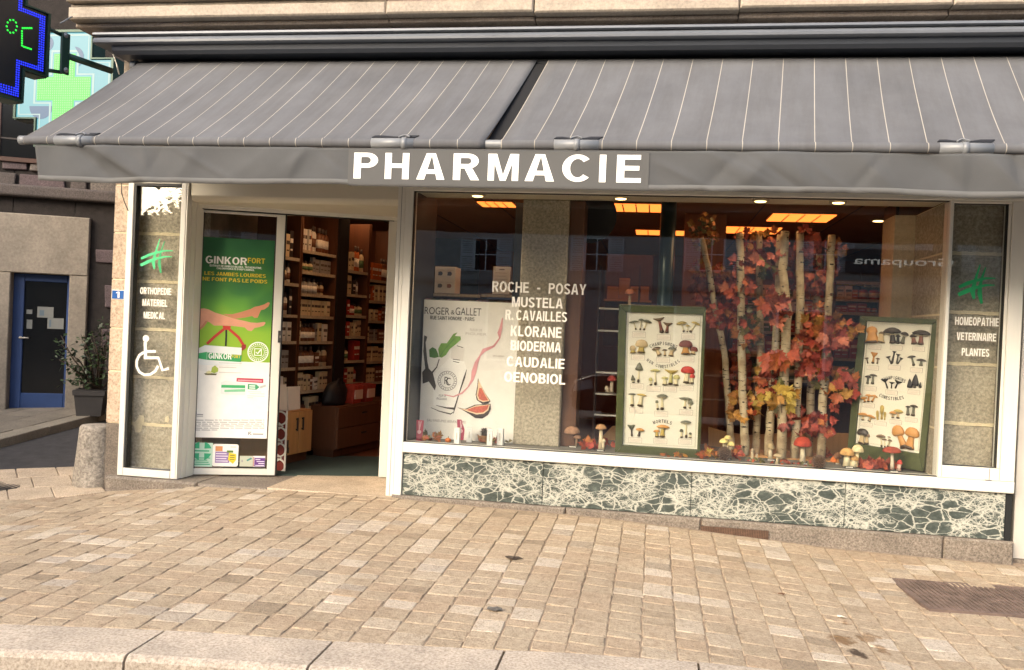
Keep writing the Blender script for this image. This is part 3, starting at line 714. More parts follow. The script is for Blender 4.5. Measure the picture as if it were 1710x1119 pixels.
def canopy(xt0, xt1, xf0, xf1, k, s0=0.0):
    b = MB().m(CANV); uvs = []; rows = []
    d = Vector((YB-YT, ZB-ZT)); ang0 = math.atan2(-d.x, d.y)            # tangent point on top of the bar
    for i in range(15):
        f = i/14; rows.append((YT+(YB-YT)*f, ZT+(ZB+RB*.9-ZT)*f-.022*math.sin(math.pi*f), f))
    for i in range(1, 8):
        a = rad(100+i*22); rows.append((YB+RB*math.cos(a)*1.0, ZB+RB*math.sin(a), 1.0))
    nu = 60
    for (y, z, f) in rows:
        for a in range(nu+1):
            s = a/nu; x = (xt0+(xt1-xt0)*s)*(1-f)+(xf0+(xf1-xf0)*s)*f
            zz = z+.006*math.sin(s*k*2.1+1)*math.sin(math.pi*f)+.004*math.sin(s*37+f*5)*math.sin(math.pi*f)
            b.v.append(Vector((x, y, zz))); uvs.append((s*k+s0, f))
    for r in range(len(rows)-1):
        for a in range(nu):
            i = r*(nu+1)+a; b.face([i, i+nu+1, i+nu+2, i+1], True)
    b.uvs = uvs; return b.build('canopy', AW, solid=.003)
tl, tr_ = at(232, 103, YT).x, at(897, 103, YT).x; fl0, fl1 = at(44, 234, YB).x, at(811, 240, YB).x
canopy(tl, tr_, fl0, fl1, 17.97, .02)
t2, f2 = at(916, 103, YT).x, at(838, 240, YB).x
canopy(t2, t2+.2225*27, f2, f2+.2225*27, 27, .0)
gs = MB().m(flat('0c0d10', .9))  # near-black strip added below the canopies, standing in for shade in the gap
i = gs.add([(tr_-.02, YT-.03, ZT-.04), (t2+.02, YT-.03, ZT-.04), (f2+.02, YB+.04, ZB-.005), (fl1-.02, YB+.04, ZB-.005), (tr_-.02, YT-.03, ZT-.046), (t2+.02, YT-.03, ZT-.046), (f2+.02, YB+.04, ZB-.011), (fl1-.02, YB+.04, ZB-.011)])
for q in ((0, 1, 2, 3), (7, 6, 5, 4), (0, 4, 5, 1), (1, 5, 6, 2), (2, 6, 7, 3), (3, 7, 4, 0)): gs.face([i+k for k in q])
gs.build('gap_shade', AW)
bar = MB().m(BARM); bar.tube([(at(34, 233, YB).x, YB, ZB), (5.2, YB, ZB)], RB-.004, 16)
bar.tube([(at(34, 233, YB).x, YB, ZB), (at(46, 233, YB).x, YB, ZB)], RB-.001, 16); bar.build('front_bar', AW)
for (x0, x1, xr) in ((89, 153, 131), (619, 690, 674), (925, 1000, 963), (1570, 1661, 1614)):
    b = MB().m(BARM); xa, xb, xm = at(x0, 240, YB-.03).x, at(x1, 240, YB-.03).x, at(xr, 240, YB-.03).x
    b.tube([(xa, YB, ZB), (xb, YB, ZB)], RB+.0025, 16); b.tube([(xm-.018, YB, ZB-.001), (xm+.018, YB, ZB-.001)], RB+.009, 16)
    b.m(flat('15181f', .8)); s = (ZT-ZB-RB*.9)/(YT-YB)
    fb = F((0, YB, ZB+RB*.9), (1, 0, 0), (0, 1, s)); b.fr = fb
    b.prism([(xa-.006, .012), (xm-.05, .006), (xm-.03, .02), (xa+.05, .04), (xa+.01, .038)], -.004, .007)
    b.prism([(xm+.01, .008), (xb-.004, .012), (xb+.022, .045), (xb-.06, .044), (xm+.05, .026)], -.004, .007)
    b.m(BARM); b.stroke([(xm-.045, .006), (xm-.02, .03), (xm+.0, .034), (xm+.03, .012)], .010, .007, .016)
    b.build('arm_clamp', AW)
# valance with soft folds
vx0, vx1 = at(60, 244, YB).x, 5.0
pa, pb = at(583, 280, YB).x, at(1084, 280, YB).x
rv_ = random.Random(5); folds = [(rv_.uniform(vx0, 3.2), rv_.choice((.03, .05, .09, .14)), rv_.uniform(-.9, 1.5), rv_.uniform(.006, .017)*rv_.choice((-1, 1, 1))) for _ in range(60)]
folds += [(-4.2, .10, .9, -.035), (-3.95, .13, 1.0, .03), (-1.2+1.95, .2, .6, .03), (2.25, .08, .6, -.03), (1.95, .09, .7, .028), (1.6, .12, .8, -.026), (1.2, .1, .7, .022)]
def vdisp(x, f):
    flatn = 1.0
    if pa-.12 < x < pb+.12: flatn = min(1, max(0, max(pa-x, x-pb)/.12))
    d = sum(a*math.exp(-(math.hypot(x-c-sl*f*.35, w*.35)-w*.35)/w*1.5)*(.35+.65*math.sin(math.pi*min(1, f*.85+.1))) for c, w, sl, a in folds)
    return d*flatn
zv0, zv1 = ZB-RB-.002, 2.375
va = MB().m(PLAIN)
def vfn(a, f):
    x = vx0+(vx1-vx0)*a + (.04*f*(1-a*6) if a < 1/6 else 0); z = zv0+(zv1-zv0)*f
    sag = .006*math.sin(x*2.1)+.004*math.sin(x*5.3+1)
    return (x, YB-.014-vdisp(x, f)+.03*f*0, z+f*f*sag*(0 if pa < x < pb else 1))
va.grid(vfn, 400, 14)
va.m(mat('valance_hem', '5f5f5e', .85, var=.08, scale=3, spec=.2))
va.grid(lambda a, f: (vfn(a, 1)[0], vfn(a, .86+.14*f)[1]-.004, vfn(a, .865+.15*f)[2]), 400, 1)
VA = va.build('valance', AW, solid=.002)
pt = MB(F((0, YB-.014, 0))).m(mat('patch_canvas', '575756', .85, var=.05, scale=3, spec=.2)); pt.box(pa, pb, zv1+.012, zv0-.012, .0025, .006)
pt.m(flat('f2f0e8', .6)); ft = F((0, YB-.02, 0))
pt.fr = ft; PHX = ((591, 631), (643, 683), (696, 743), (757, 801), (815, 866), (877, 926), (939, 984), (1001, 1012), (1030, 1071))
for ch, (x0, x1) in zip('PHARMACIE', PHX):
    u0, u1 = ft.px(x0, 280)[0], ft.px(x1, 280)[0]; yt = 255+(x0-591)*.0085; yb_ = 298+(x0-591)*.0155
    pt.text(ch, u0, u1, ft.px(x0, yb_)[1], ft.px(x0, yt)[1], .0005, .002, .045)
pt.build('lettering', VA)
# housing under the cornice
hs = MB(FAC)
def extr(b, prof, x0, x1, m, sm=False):
    b.m(m); k = len(prof); i = b.add([FAC.p(x, z, n) for x in (x0, x1) for n, z in prof])
    for j in range(k): b.face([i+j, i+k+j, i+k+(j+1) % k, i+(j+1) % k], sm)
    b.face([i+j for j in range(k)]); b.face([i+k+j for j in range(k)][::-1])
extr(hs, [(.01, 3.795), (.22, 3.80), (.33, 3.79), (.37, 3.772), (.375, 3.755), (.345, 3.748), (.01, 3.745)], -4.76, 6.6, GREYM)
extr(hs, [(.01, 3.743), (.34, 3.743), (.355, 3.728), (.385, 3.722), (.40, 3.70), (.398, 3.682), (.375, 3.672), (.01, 3.672)], -4.735, 6.6, GREYM)
extr(hs, [(.01, 3.67), (.345, 3.67), (.335, 3.63), (.305, 3.605), (.01, 3.605)], -4.60, 6.6, GREYD)
hs.build('housing', AW)
rl = MB().m(flat('191b1f', .9)); rl.tube([(-4.45, -.15, 3.53), (6.5, -.15, 3.53)], .062, 14)
rl.m(flat('15171a', .9)); rl.box(-4.5, 6.6, 3.40, 3.604, .005, .06); rl.m(BARM); rl.tube([(-4.52, -.16, 3.55), (-4.47, -.16, 3.55)], .05, 14)  # near-black tube and backing put the recess shadow into the colour
rl.build('roller', AW)
for xa, xe in ((-4.1, -4.0), (-1.3, -2.1), (-.2, -.75), (2.2, 1.6)):
    b = MB().m(BARM); b.tube([(xa, -.12, 3.42), ((xa+xe)/2+.55, -.7, 3.02), (xe, YB+.02, ZB)], .022, 8); b.build('folding_arm', AW)
cbx = MB().m(flat('d0cec4')); c0 = [at(x, y, -.06) for x, y in ((183, 74), (189, 90), (195, 108), (199, 124))]; cbx.tube(c0, .006, 6); 
tag(cbx.build('power_cable', None, c0[0]), 'thin pale cable looping down beside the left end of the awning housing', 'cable')

# ================================================================ pharmacy cross signs
DGRN = mat('dark_green_metal', '1f3a30', .4, var=.1, scale=5, metal=.3)
BLKF = mat('led_panel_black', '050c18', .3, var=.1)
def led(name, c, s): return mat(name, (0.02, .02, .02), .5, emit=c, es=s)
LEDB = led('blue_led', (.012, .03, 1.0), .6); LEDG = led('green_led', (.02, 1.0, .06), .5)
def plus(cx, cy, a, Lh, Lv):
    return [(cx-a, cy+Lv), (cx-a, cy+a), (cx-Lh, cy+a), (cx-Lh, cy-a), (cx-a, cy-a), (cx-a, cy-Lv), (cx+a, cy-Lv), (cx+a, cy-a), (cx+Lh, cy-a), (cx+Lh, cy+a), (cx+a, cy+a), (cx+a, cy+Lv)]
A0 = at(190, 118, -.05); an = rad(15)
CF = F((A0.x, A0.y, 0), (math.sin(an), math.cos(an), 0))
ur, zt_ = CF.px(84, 22); _, zb_ = CF.px(83, 132); um = CF.px(40, 150)[0]; zbt = CF.px(20, 168)[1]
cz = (zt_+zb_)/2; aa = (zt_-zb_)/2; cu = um-aa; Lh = ur-cu; Lv = cz-zbt
C1 = thing('pharmacy_cross', 'dark LED cross sign with blue border lights and a green degree reading', 'cross sign', CF.p(cu, cz))
b = MB(CF).m(DGRN)
b.prism(plus(cu, cz, aa, Lh, Lv), -.16, -.012)
b.stroke(plus(cu, cz, aa-.012, Lh-.012, Lv-.012), .024, -.0115, .012, True); b.build('casing', C1)
b = MB(CF).m(BLKF); b.prism(plus(cu, cz, aa-.025, Lh-.025, Lv-.025), -.0115, -.004); b.build('face', C1)
b = MB(CF).m(LEDB)
def dots(b, poly, step, s, n=-.0035):
    k = len(poly)
    for i in range(k):
        (x0, y0), (x1, y1) = poly[i], poly[(i+1) % k]; L = math.hypot(x1-x0, y1-y0); m = max(1, int(L/step))
        for j in range(m):
            x, y = x0+(x1-x0)*j/m, y0+(y1-y0)*j/m; b.box(x-s, x+s, y-s, y+s, n, n+.003)
for e in (.048, .066): dots(b, plus(cu, cz, aa-e, Lh-e, Lv-e), .018, .0052)
for e in (.084,):                                                # third row at the arm ends only
    for j in range(20):
        y = cz-aa+.06+(2*aa-.12)*j/19; b.box(cu+Lh-e-.005, cu+Lh-e+.005, y-.005, y+.005, -.0035, -.0005)
        x = cu-aa+.06+(2*aa-.12)*j/19
        for z in (cz-Lv+e, cz-Lv+e+.018): b.box(x-.005, x+.005, z-.005, z+.005, -.0035, -.0005)
b.build('border_lights', C1)
b = MB(CF).m(LEDG)
dots(b, [CF.px(20+8.5*math.cos(rad(a)), 44+11*math.sin(rad(a))) for a in range(0, 360, 36)], .02, .006)
def line(b, A, B, k):
    for j in range(k):
        x = A[0]+(B[0]-A[0])*j/(k-1); y = A[1]+(B[1]-A[1])*j/(k-1); u, v = CF.px(x, y); b.box(u-.006, u+.006, v-.006, v+.006, -.0035, -.0005)
line(b, (38, 47), (53, 47), 6); line(b, (37, 52), (37, 76), 7); line(b, (40, 78), (52, 82), 5)
b.build('temperature_digits', C1)
b = MB(CF).m(DGRN)
u0, u1 = CF.px(103, 90)[0], CF.px(117, 90)[0]
b.box(u0, u1, CF.px(110, 124)[1], CF.px(110, 55)[1], -.02, -.0, .004); 
b.tube([CF.p(u1, CF.px(117, 93)[1], -.03), CF.p(0, A0.z, -.03)], .028, 8)
b.tube([CF.p(ur-.02, CF.px(86, 118)[1], -.05), CF.p(u0+.03, CF.px(106, 120)[1], -.03)], .016, 8); b.tube([CF.p(ur-.02, CF.px(86, 45)[1], -.05), CF.p(u0+.03, CF.px(106, 58)[1], -.03)], .016, 8)
b.m(BARM)
for y in (59, 117):
    u, v = CF.px(110, y); b.lathe(CF.p(u, v, -.001), [(.0, .0), (.022, .0), (.022, .008), (.008, .009), (.008, .014), (0, .014)], 10, CF.n)
b.tube([CF.p(u0, CF.px(104, 38)[1], -.03), CF.p(u1+.03, CF.px(117, 24)[1], -.03)], .006, 6)
b.build('bracket', C1)
# second, lit green cross further down the side street
GF = F((0, 2.0, 0)); gcx, gcz = GF.px(106, 148); pxm = GF.px(153, 148)[0]-gcx; La = GF.px(189, 148)[0]-gcx; Lb = GF.px(106, 50)[1]-gcz
C2 = thing('pharmacy_cross', 'lit bright green cross sign glowing on a pale blue face behind the awning end', 'cross sign', GF.p(gcx, gcz))
b = MB(GF).m(DGRN); b.prism(plus(gcx, gcz, pxm, La, Lb), -.22, -.012); b.stroke(plus(gcx, gcz, pxm-.015, La-.015, Lb-.015), .03, -.0115, .014, True); b.build('casing', C2)
b = MB(GF).m(led('pale_blue_glow', (.12, .50, .58), .3)); b.prism(plus(gcx, gcz, pxm-.03, La-.03, Lb-.03), -.0115, -.005); b.build('face', C2)
b = MB(GF).m(led('white_glow', (.6, .9, .85), .22)); b.stroke(plus(gcx, gcz, pxm-.06, La-.06, Lb-.06), .022, -.0045, -.003, True); b.stroke(plus(gcx, gcz, .165, .37, .43), .03, -.0045, -.003, True)
b.m(led('blue_glow', (.01, .16, .36), .25)); b.prism(arc(gcx-.28, gcz-.2, .15, 180, 360, 16), -.0045, -.0032); b.prism(arc(gcx-.24, gcz+.52, .09, 0, 360, 16)[:-1], -.0045, -.0032); b.prism(arc(gcx+.12, gcz+.36, .12, -60, 90, 12)+[(gcx+.2, gcz+.36)], -.003, -.0022); b.build('face_rings', C2)
b = MB(GF).m(led('green_cross_glow', (.05, .75, .07), .36)); b.prism(plus(gcx, gcz, .135, .34, .40), -.0028, -.001)
b.m(led('green_dot', (.2, 1.0, .2), .42))
for ix in range(-12, 13):
    for iy in range(-14, 15):
        x, y = ix*.027, iy*.027
        if abs(x) < .125 or abs(y) < .125: b.box(gcx+x-.008, gcx+x+.008, gcz+y-.008, gcz+y+.008, -.0005, .002)
b.build('light_matrix', C2)
b = MB(GF).m(DGRN); b.tube([(gcx+La-.05, 2.1, gcz), (-4.72, 2.1, gcz)], .03, 8); b.build('bracket', C2)

# ================================================================ building across the side street
an = rad(66); Qd = gp(60, 683)
LF = F((Qd.x, Qd.y, 0), (math.sin(an), math.cos(an), 0))
LB = thing('stone_house', 'dark stone house with a blue glazed door in the side street', 'house', (Qd.x, Qd.y, Qd.z))
RUB = [granite('rubble_%d' % i, a, c, e, 60, bump=.8) for i, (a, c, e) in enumerate((('3a3431', '4b4340', '5c534e'), ('43383a', '56484a', '68595b'), ('4a443f', '625a54', '7a726a')))]
DARKM = mat('dark_mortar', '2a2523', .95, var=.3, scale=12, bump=.6)
dl, dtop = LF.px(20, 455); drr, _ = LF.px(118, 457); sur, stop = LF.px(152, 365); sbot = Qd.z
b = MB(LF).m(DARKM); b.box(-14, dl-.02, -.6, 9, -.6, -.02); b.box(dl-.02, drr+.02, dtop, 9, -.6, -.02); b.box(drr+.02, 6, -.6, 9, -.6, -.02)
z = -.2; rr = random.Random(3)
while z < 4.6:
    h = rr.uniform(.18, .36); u = -4.0+rr.uniform(0, .3)
    while u < 3.5:
        w_ = rr.uniform(.25, .75)
        if not (u+w_ > -3 and u < sur and z < stop):
            b.m(rr.choice(RUB)); e = .012
            pts = [(u+e+rr.uniform(0, .03), z+e+rr.uniform(0, .02)), (u+w_-e-rr.uniform(0, .03), z+e+rr.uniform(0, .02)), (u+w_-e-rr.uniform(0, .04), z+h-e-rr.uniform(0, .03)), (u+e+rr.uniform(0, .04), z+h-e-rr.uniform(0, .03))]
            b.prism(pts, -.05, rr.uniform(.0, .03))
        u += w_
    z += h
b.m(RUB[0]); zl0, zl1 = LF.px(60, 331)[1], LF.px(60, 311)[1]; b.box(-6, 4, zl0, zl1, -.02, .10, .02)
b.build('wall', LB, bevel=.015)
SUR = granite('door_surround', '7b7266', '857c6f', '8e8578', 30, bump=.1)
b = MB(LF).m(SUR); b.box(-3.0, sur, dtop+.0, stop, -.3, .06, .012); b.box(-3.0, dl-.0, -.4, dtop-.001, -.3, .055, .01); b.box(drr, sur, -.4, dtop-.001, -.3, .055, .01); b.build('door_surround', LB)
BLUE = mat('blue_paint', '27406e', .5, var=.12, scale=5)
pu = lambda x, y: LF.px(x, y)
b = MB(LF).m(BLUE); du0, du1 = pu(20, 600)[0], pu(115, 600)[0]; gu0, gu1 = pu(33, 600)[0], pu(105, 600)[0]; gz0, gz1 = pu(70, 658)[1], pu(70, 470)[1]
b.box(dl+.0, gu0, sbot-.02, dtop-.003, -.16, -.09, .006); b.box(gu1, drr, sbot-.02, dtop-.003, -.16, -.09, .006); b.box(gu0+.001, gu1-.001, sbot-.02, gz0, -.16, -.09, .006); b.box(gu0+.001, gu1-.001, gz1, dtop-.003, -.16, -.09, .006)
BD = b.build('door', LB)
b = MB(LF).m(mat('dark_glass', '101010', .15, var=.2)); b.box(gu0, gu1, gz0, gz1, -.14, -.12); b.build('door_pane', BD)
b = MB(LF).m(flat('767874')); 
for (x0, y0, x1, y1) in ((58, 513, 86, 530), (75, 532, 103, 549), (40, 534, 50, 549), (40, 517, 50, 524)):
    (ua, va_), (ub, vb) = pu(x0, y1), pu(x1, y0); b.box(ua, ub, va_, vb, -.119, -.116)
b.m(flat('5a6a74')); (ua, va_), (ub, vb) = pu(62, 527), pu(70, 518); b.box(ua, ub, va_, vb, -.1155, -.114); (ua, va_), (ub, vb) = pu(78, 546), pu(82, 534); b.box(ua, ub, va_, vb, -.1155, -.114)
b.build('notices', BD)
b = MB(LF).m(flat('b9b4a8', .3)); u, v = pu(31, 564); b.lathe(LF.p(u, v, -.09), [(.02, 0), (.02, .01), (.01, .012), (.01, .05), (0, .052)], 10, LF.n); b.tube([LF.p(u, v, -.045), LF.p(u+.11, v+.0, -.045)], .009, 8); b.build('handle', BD)
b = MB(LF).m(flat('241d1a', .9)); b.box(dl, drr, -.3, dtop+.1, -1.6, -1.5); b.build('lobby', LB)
# upper window with a brown frame
b = MB(LF).m(mat('brown_paint', '43281a', .5, var=.15)); (ua, va_), (ub, vb) = pu(-60, 268), pu(6, 172)
zw0, zw1 = pu(30, 264)[1], pu(30, 165)[1]; w0, w1 = pu(3, 220)[0], pu(66, 220)[0]
b.box(w0-.08, w0, zw0, zw1, -.1, .05, .005); b.box(w0, w1, zw0-.06, zw0, -.1, .05, .005); b.box(w0, w1, zw1, zw1+.06, -.1, .05, .005); b.box(w1, w1+.06, zw0-.06, zw1+.06, -.1, .05, .005)
WF = b.build('window', LB)
b = MB(LF).m(mat('dark_glass', '101010', .15)); b.box(w0, w1, zw0, zw1, -.02, .03); b.m(flat('2b2320')); b.box(w0, w1, (zw0*.7+zw1*.3), (zw0*.7+zw1*.3)+.02, .03, .04); b.build('window_pane', WF)

# unseen house added left of the view to keep sun off the side street
CH = thing('shade_house', 'unseen house added outside the left edge to shade the side street', 'house', (-16, -5, -.3))
b = MB(WORLD).m(mat('shade_house_plaster', '8a8074', .85, var=.1)); b.box(-24, -10.2, -8.5, -1.5, -.4, 4.0); b.build('wall', CH)
b = MB(WORLD).m(mat('slate_roof', '3b3d42', .7)); i = b.add([(-24.3, -8.8, 4.0), (-9.9, -8.8, 4.0), (-9.9, -1.2, 4.0), (-24.3, -1.2, 4.0), (-22, -5, 6), (-13, -5, 6)])
for q in ((0, 1, 5, 4), (1, 2, 5), (2, 3, 4, 5), (3, 0, 4), (3, 2, 1, 0)): b.face([i+k for k in q])
b.build('roof', CH)
b = MB(F((-10.2, -5, 0), (0, -1, 0))).m(mat('facing_glass', '17191b', .12)); b.fr = F((-10.2, -5, 0), (0, 1, 0))
for y in (-2.4, 0, 2.4):
    for z in (1.0,): b.box(y-.45, y+.45, z, z+1.6, .0, .03)
b.build('window', CH)
# ================================================================ bollard, plant, number plate, grate, manhole, scraps
bp = gp(147, 812); bt = at(156, 709, bp.y+.08)
hh = bt.z-bp.z
b = MB().m(granite('bollard_granite', '6a6257', '8f877b', 'ada496', 40, bump=.6, big=(.7, 1.15)))
b.lathe((bp.x, bp.y+.1, bp.z-.1), [(.192, 0), (.191, .1), (.188, .16), (.168, hh*.5+.1), (.146, hh+.06), (.140, hh+.085), (.126, hh+.098), (.06, hh+.104), (0, hh+.105)], 28)
for v_ in b.v:
    a = math.atan2(v_.y-bp.y-.1, v_.x-bp.x); k = 1+.012*math.sin(a*3+v_.z*6)+.008*math.sin(a*7-v_.z*11); v_.x = bp.x+(v_.x-bp.x)*k; v_.y = bp.y+.1+(v_.y-bp.y-.1)*k
tag(b.build('bollard', None, (bp.x, bp.y+.1, bp.z)), 'weathered tapering granite bollard at the corner of the shop front', 'bollard')

pp = gp(146, 696); s_ = (pp-CAM).length/FPX
PLT = thing('potted_plant', 'leafy dark green shrub in a square grey pot beside the blue door', 'potted plant', pp)
PFm = F((pp.x, pp.y, pp.z)); u_ = PFm.px
b = MB(F((pp.x, pp.y, pp.z), (math.sin(rad(66)), math.cos(rad(66)), 0))).m(mat('grey_pot', '3b3836', .7, var=.15))
def frus(b, w0, w1, h0, h1):
    i = b.add([b.fr.p(sx*w, h, sy*w-.2) for w, h in ((w0, h0), (w1, h1)) for sx, sy in ((-1, -1), (1, -1), (1, 1), (-1, 1))])
    for q in ((0, 1, 5, 4), (1, 2, 6, 5), (2, 3, 7, 6), (3, 0, 4, 7), (3, 2, 1, 0), (4, 5, 6, 7)): b.face([i+k for k in q])
frus(b, .145, .175, 0, .27); frus(b, .19, .195, .27, .335); b.m(flat('1c1612', .95)); frus(b, .17, .17, .336, .338); b.build('pot', PLT)
LEAFG = [mat('shrub_leaf_%d' % i, c, .5, var=.3, scale=30) for i, c in enumerate(('1f2e17', '2c3f20', '3a4d2a'))]
c0 = PFm.p(0, .33, -.2); rl_ = random.Random(9); stems = MB().m(flat('3b2e22', .8)); lv = MB()
def leafquad(b, p, d, L, w, up):
    d = d.normalized(); s = d.cross(up).normalized()*w; m = p+d*L*.5; k = up*(L*.10)
    i = b.add([p, m+s+k*.4, p+d*L, m-s+k*.4, m-k*.3]); b.face([i, i+1, i+4]); b.face([i+1, i+2, i+4]); b.face([i+2, i+3, i+4]); b.face([i+3, i, i+4])
tips = [(84, 600), (100, 575), (92, 635), (112, 555), (121, 570), (140, 540), (146, 560), (160, 552), (170, 575), (150, 590), (160, 610), (165, 630), (128, 610), (110, 620), (138, 640), (172, 545), (155, 535), (100, 600), (120, 640), (105, 560)]
for (x, y) in tips:
    e = PFm.p(*PFm.px(x, y), rl_.uniform(-.5, .1)); mid = c0.lerp(e, .5)+Vector((rl_.uniform(-.06, .06), rl_.uniform(-.06, .06), .05))
    stems.tube([c0+Vector((rl_.uniform(-.05, .05), 0, 0)), mid, e], [.012, .008, .004], 5)
    for k in range(26):
        f = rl_.uniform(.35, 1.05); p = (mid.lerp(e, (f-.5)*2) if f > .5 else c0.lerp(mid, f*2)) + Vector((rl_.gauss(0, .045), rl_.gauss(0, .05), rl_.gauss(0, .04)))
        lv.m(rl_.choice(LEAFG)); leafquad(lv, p, Vector((rl_.gauss(0, 1), rl_.gauss(0, 1), rl_.gauss(-.2, .6))), rl_.uniform(.05, .095), rl_.uniform(.014, .026), Vector((rl_.gauss(0, .4), rl_.gauss(0, .4), 1)).normalized())
stems.build('stems', PLT); lv.build('foliage', PLT)

b = MB(F((0, .03, 0))); f_ = b.fr; (ua, va_), (ub, vb) = f_.px(186.5, 500), f_.px(209, 484.5)
b.m(flat('d8d6cc', .3)); b.box(ua, ub, va_, vb, -.001, .006, .003); b.m(mat('enamel_blue', '2b5a9c', .25, var=.06)); b.box(ua+.007, ub-.007, va_+.007, vb-.007, .0061, .008)
b.m(flat('f0efe8', .3)); b.text('1', (ua+ub)/2-.016, (ua+ub)/2+.016, va_+.016, vb-.016, .0081, .001, .03)
tag(b.build('number_plate', None, f_.p((ua+ub)/2, va_)), 'small blue enamel house number plate reading 1 on the corner pier', 'number plate')

gd = (G2-G1); gd.z = 0; gu = Vector((gd.x, gd.y, 0)).normalized()
go = Vector((G1.x, G1.y, 0)); uL_ = gd.length+.3; gv = gu.cross(Vector((0, 0, 1))); dv = (Vector((G4.x, G4.y, 0))-go).dot(gv)
zA, zB2 = gz(G1.x, G1.y), gz(G1.x+gu.x*uL_, G1.y+gu.y*uL_)
gn = Vector((-(zB2-zA)/uL_*gu.x, -(zB2-zA)/uL_*gu.y, 1)).normalized(); gu3 = (gu*uL_+Vector((0, 0, zB2-zA))).normalized()
RF = F((G1.x, G1.y, zA-.004), gu3, gv, gn); RUST = mat('rusty_brown_iron', '5f5048', .75, var=.2, scale=10, bump=.3, bscale=90, col2='7d6a60')
GR = thing('drain_grate', 'rusty brown ribbed iron grate set in the paving at the right', 'grate', RF.o)
b = MB(RF).m(flat('1e1713', .9)); b.box(0, uL_, .0, dv, -.03, -.006); b.m(RUST); b.box(-.015, uL_, -.02, .0, -.03, .004); b.box(-.015, uL_, dv, dv+.02, -.03, .004); b.box(-.02, .0, .0005, dv-.0005, -.03, .004); b.build('frame', GR)
for half in (0, 1):
    b = MB(RF).m(RUST); u0 = .004+half*uL_*.5; n_ = int(uL_*.5/.034)
    for k in range(n_):
        u = u0+k*.034; b.box(u, u+.019, .004, dv-.004, -.02, .003)
    for vv in (.01, dv*.5, dv-.03): b.box(u0, u0+uL_*.5-.008, vv, vv+.02, -.02, .0)
    b.build('panel', GR)
mh = gp(-14, 812); b = MB(WORLD).m(mat('iron_cover', '3a3531', .7, var=.25, scale=20, bump=.5)); b.lathe((mh.x, mh.y, mh.z-.03), [(.24, 0), (.24, .034), (.22, .036), (.215, .032), (0, .033)], 32)
for k in range(-4, 5): b.box(mh.x+k*.045-.012, mh.x+k*.045+.012, mh.y-.19+abs(k)*.02, mh.y+.19-abs(k)*.02, mh.z+.002, mh.z+.007)
tag(b.build('manhole_cover', None, mh), 'round ribbed iron manhole cover among the pale slabs left of the bollard', 'manhole cover')
def scrap(x, y, r, c, name, label, seed):
    p = gp(x, y); q = random.Random(seed); b = MB(F((p.x, p.y, p.z+.006), (1, 0, 0), (0, 1, 0), (0, 0, 1))).m(flat(c, .6)); k = 11; top = []
    i = b.add([b.fr.p(r*q.uniform(.5, 1.1)*math.cos(6.283*j/k)*1.5, r*q.uniform(.5, 1.1)*math.sin(6.283*j/k), q.uniform(0, .012)) for j in range(k)]+[b.fr.p(0, 0, .012)])
    for j in range(k): b.face([i+j, i+(j+1) % k, i+k])
    tag(b.build(name, None, p, solid=.002), label, 'litter')
scrap(829, 1020, .035, '57534c', 'paper_scrap', 'crumpled dark scrap lying on the paving in front of the window pillar', 1)
scrap(858, 934, .04, '3a2f26', 'dead_leaf', 'dry dark leaf on the paving below the marble plinth', 2)
scrap(1405, 1033, .022, 'd8d2c4', 'paper_scrap', 'tiny white paper scrap on the paving above the dark stain', 3)
scrap(1306, 995, .016, '5a3a22', 'dead_leaf', 'small brown leaf on the paving left of the rusty grate', 4)

# ================================================================ across the square, behind the camera (seen in the shop window)
OB = thing('facing_house', 'long plastered house with white shuttered windows seen reflected in the shop window', 'house', (0, -30, -.3))
OF = F((0, -30, 0), (-1, 0, 0), (0, 0, 1), (0, 1, 0)); mx_ = lambda x, y: (-at(x, y, 30).x, at(x, y, 30).z)
b = MB(OF).m(mat('facing_wall', 'a39c90', .85, var=.12, scale=2, bump=.2)); xr_, xl_ = -30.0, -mx_(330, 400)[0]*-1
b.box(xr_, xl_, -.5, 9.0, -8, 0); b.m(mat('facing_stone', '8d857a', .85)); b.box(xr_, xl_, 3.3, 3.5, 0, .12); b.box(xr_, xl_, 8.8, 9.1, 0, .3); b.build('wall', OB)
b = MB(OF).m(mat('wing_wall', 'b5aa98', .9, var=.15, scale=1.5)); b.box(xl_+.01, xl_+16, -.5, 5.75, -6, -.5); b.m(mat('slate_roof', '3b3d42', .7, var=.2, scale=8)); b.prism([(xl_+.02, 5.75), (xl_+16.2, 5.75), (xl_+15, 6.0), (xl_+1, 6.0)], -6.1, -.3); b.build('wing', OB)
b = MB(OF).m(mat('slate_roof', '3b3d42', .7, var=.2, scale=8)); b.prism([(xr_-.3, 9.1), (xl_+.3, 9.1), (xl_-1.5, 11.6), (xr_+1.5, 11.6)], -8, .2); b.build('roof', OB)
WTR = flat('d8d6cf'); SH = mat('shutter_paint', 'd0cfca', .6, var=.06); DKG = mat('facing_glass', '17191b', .12)
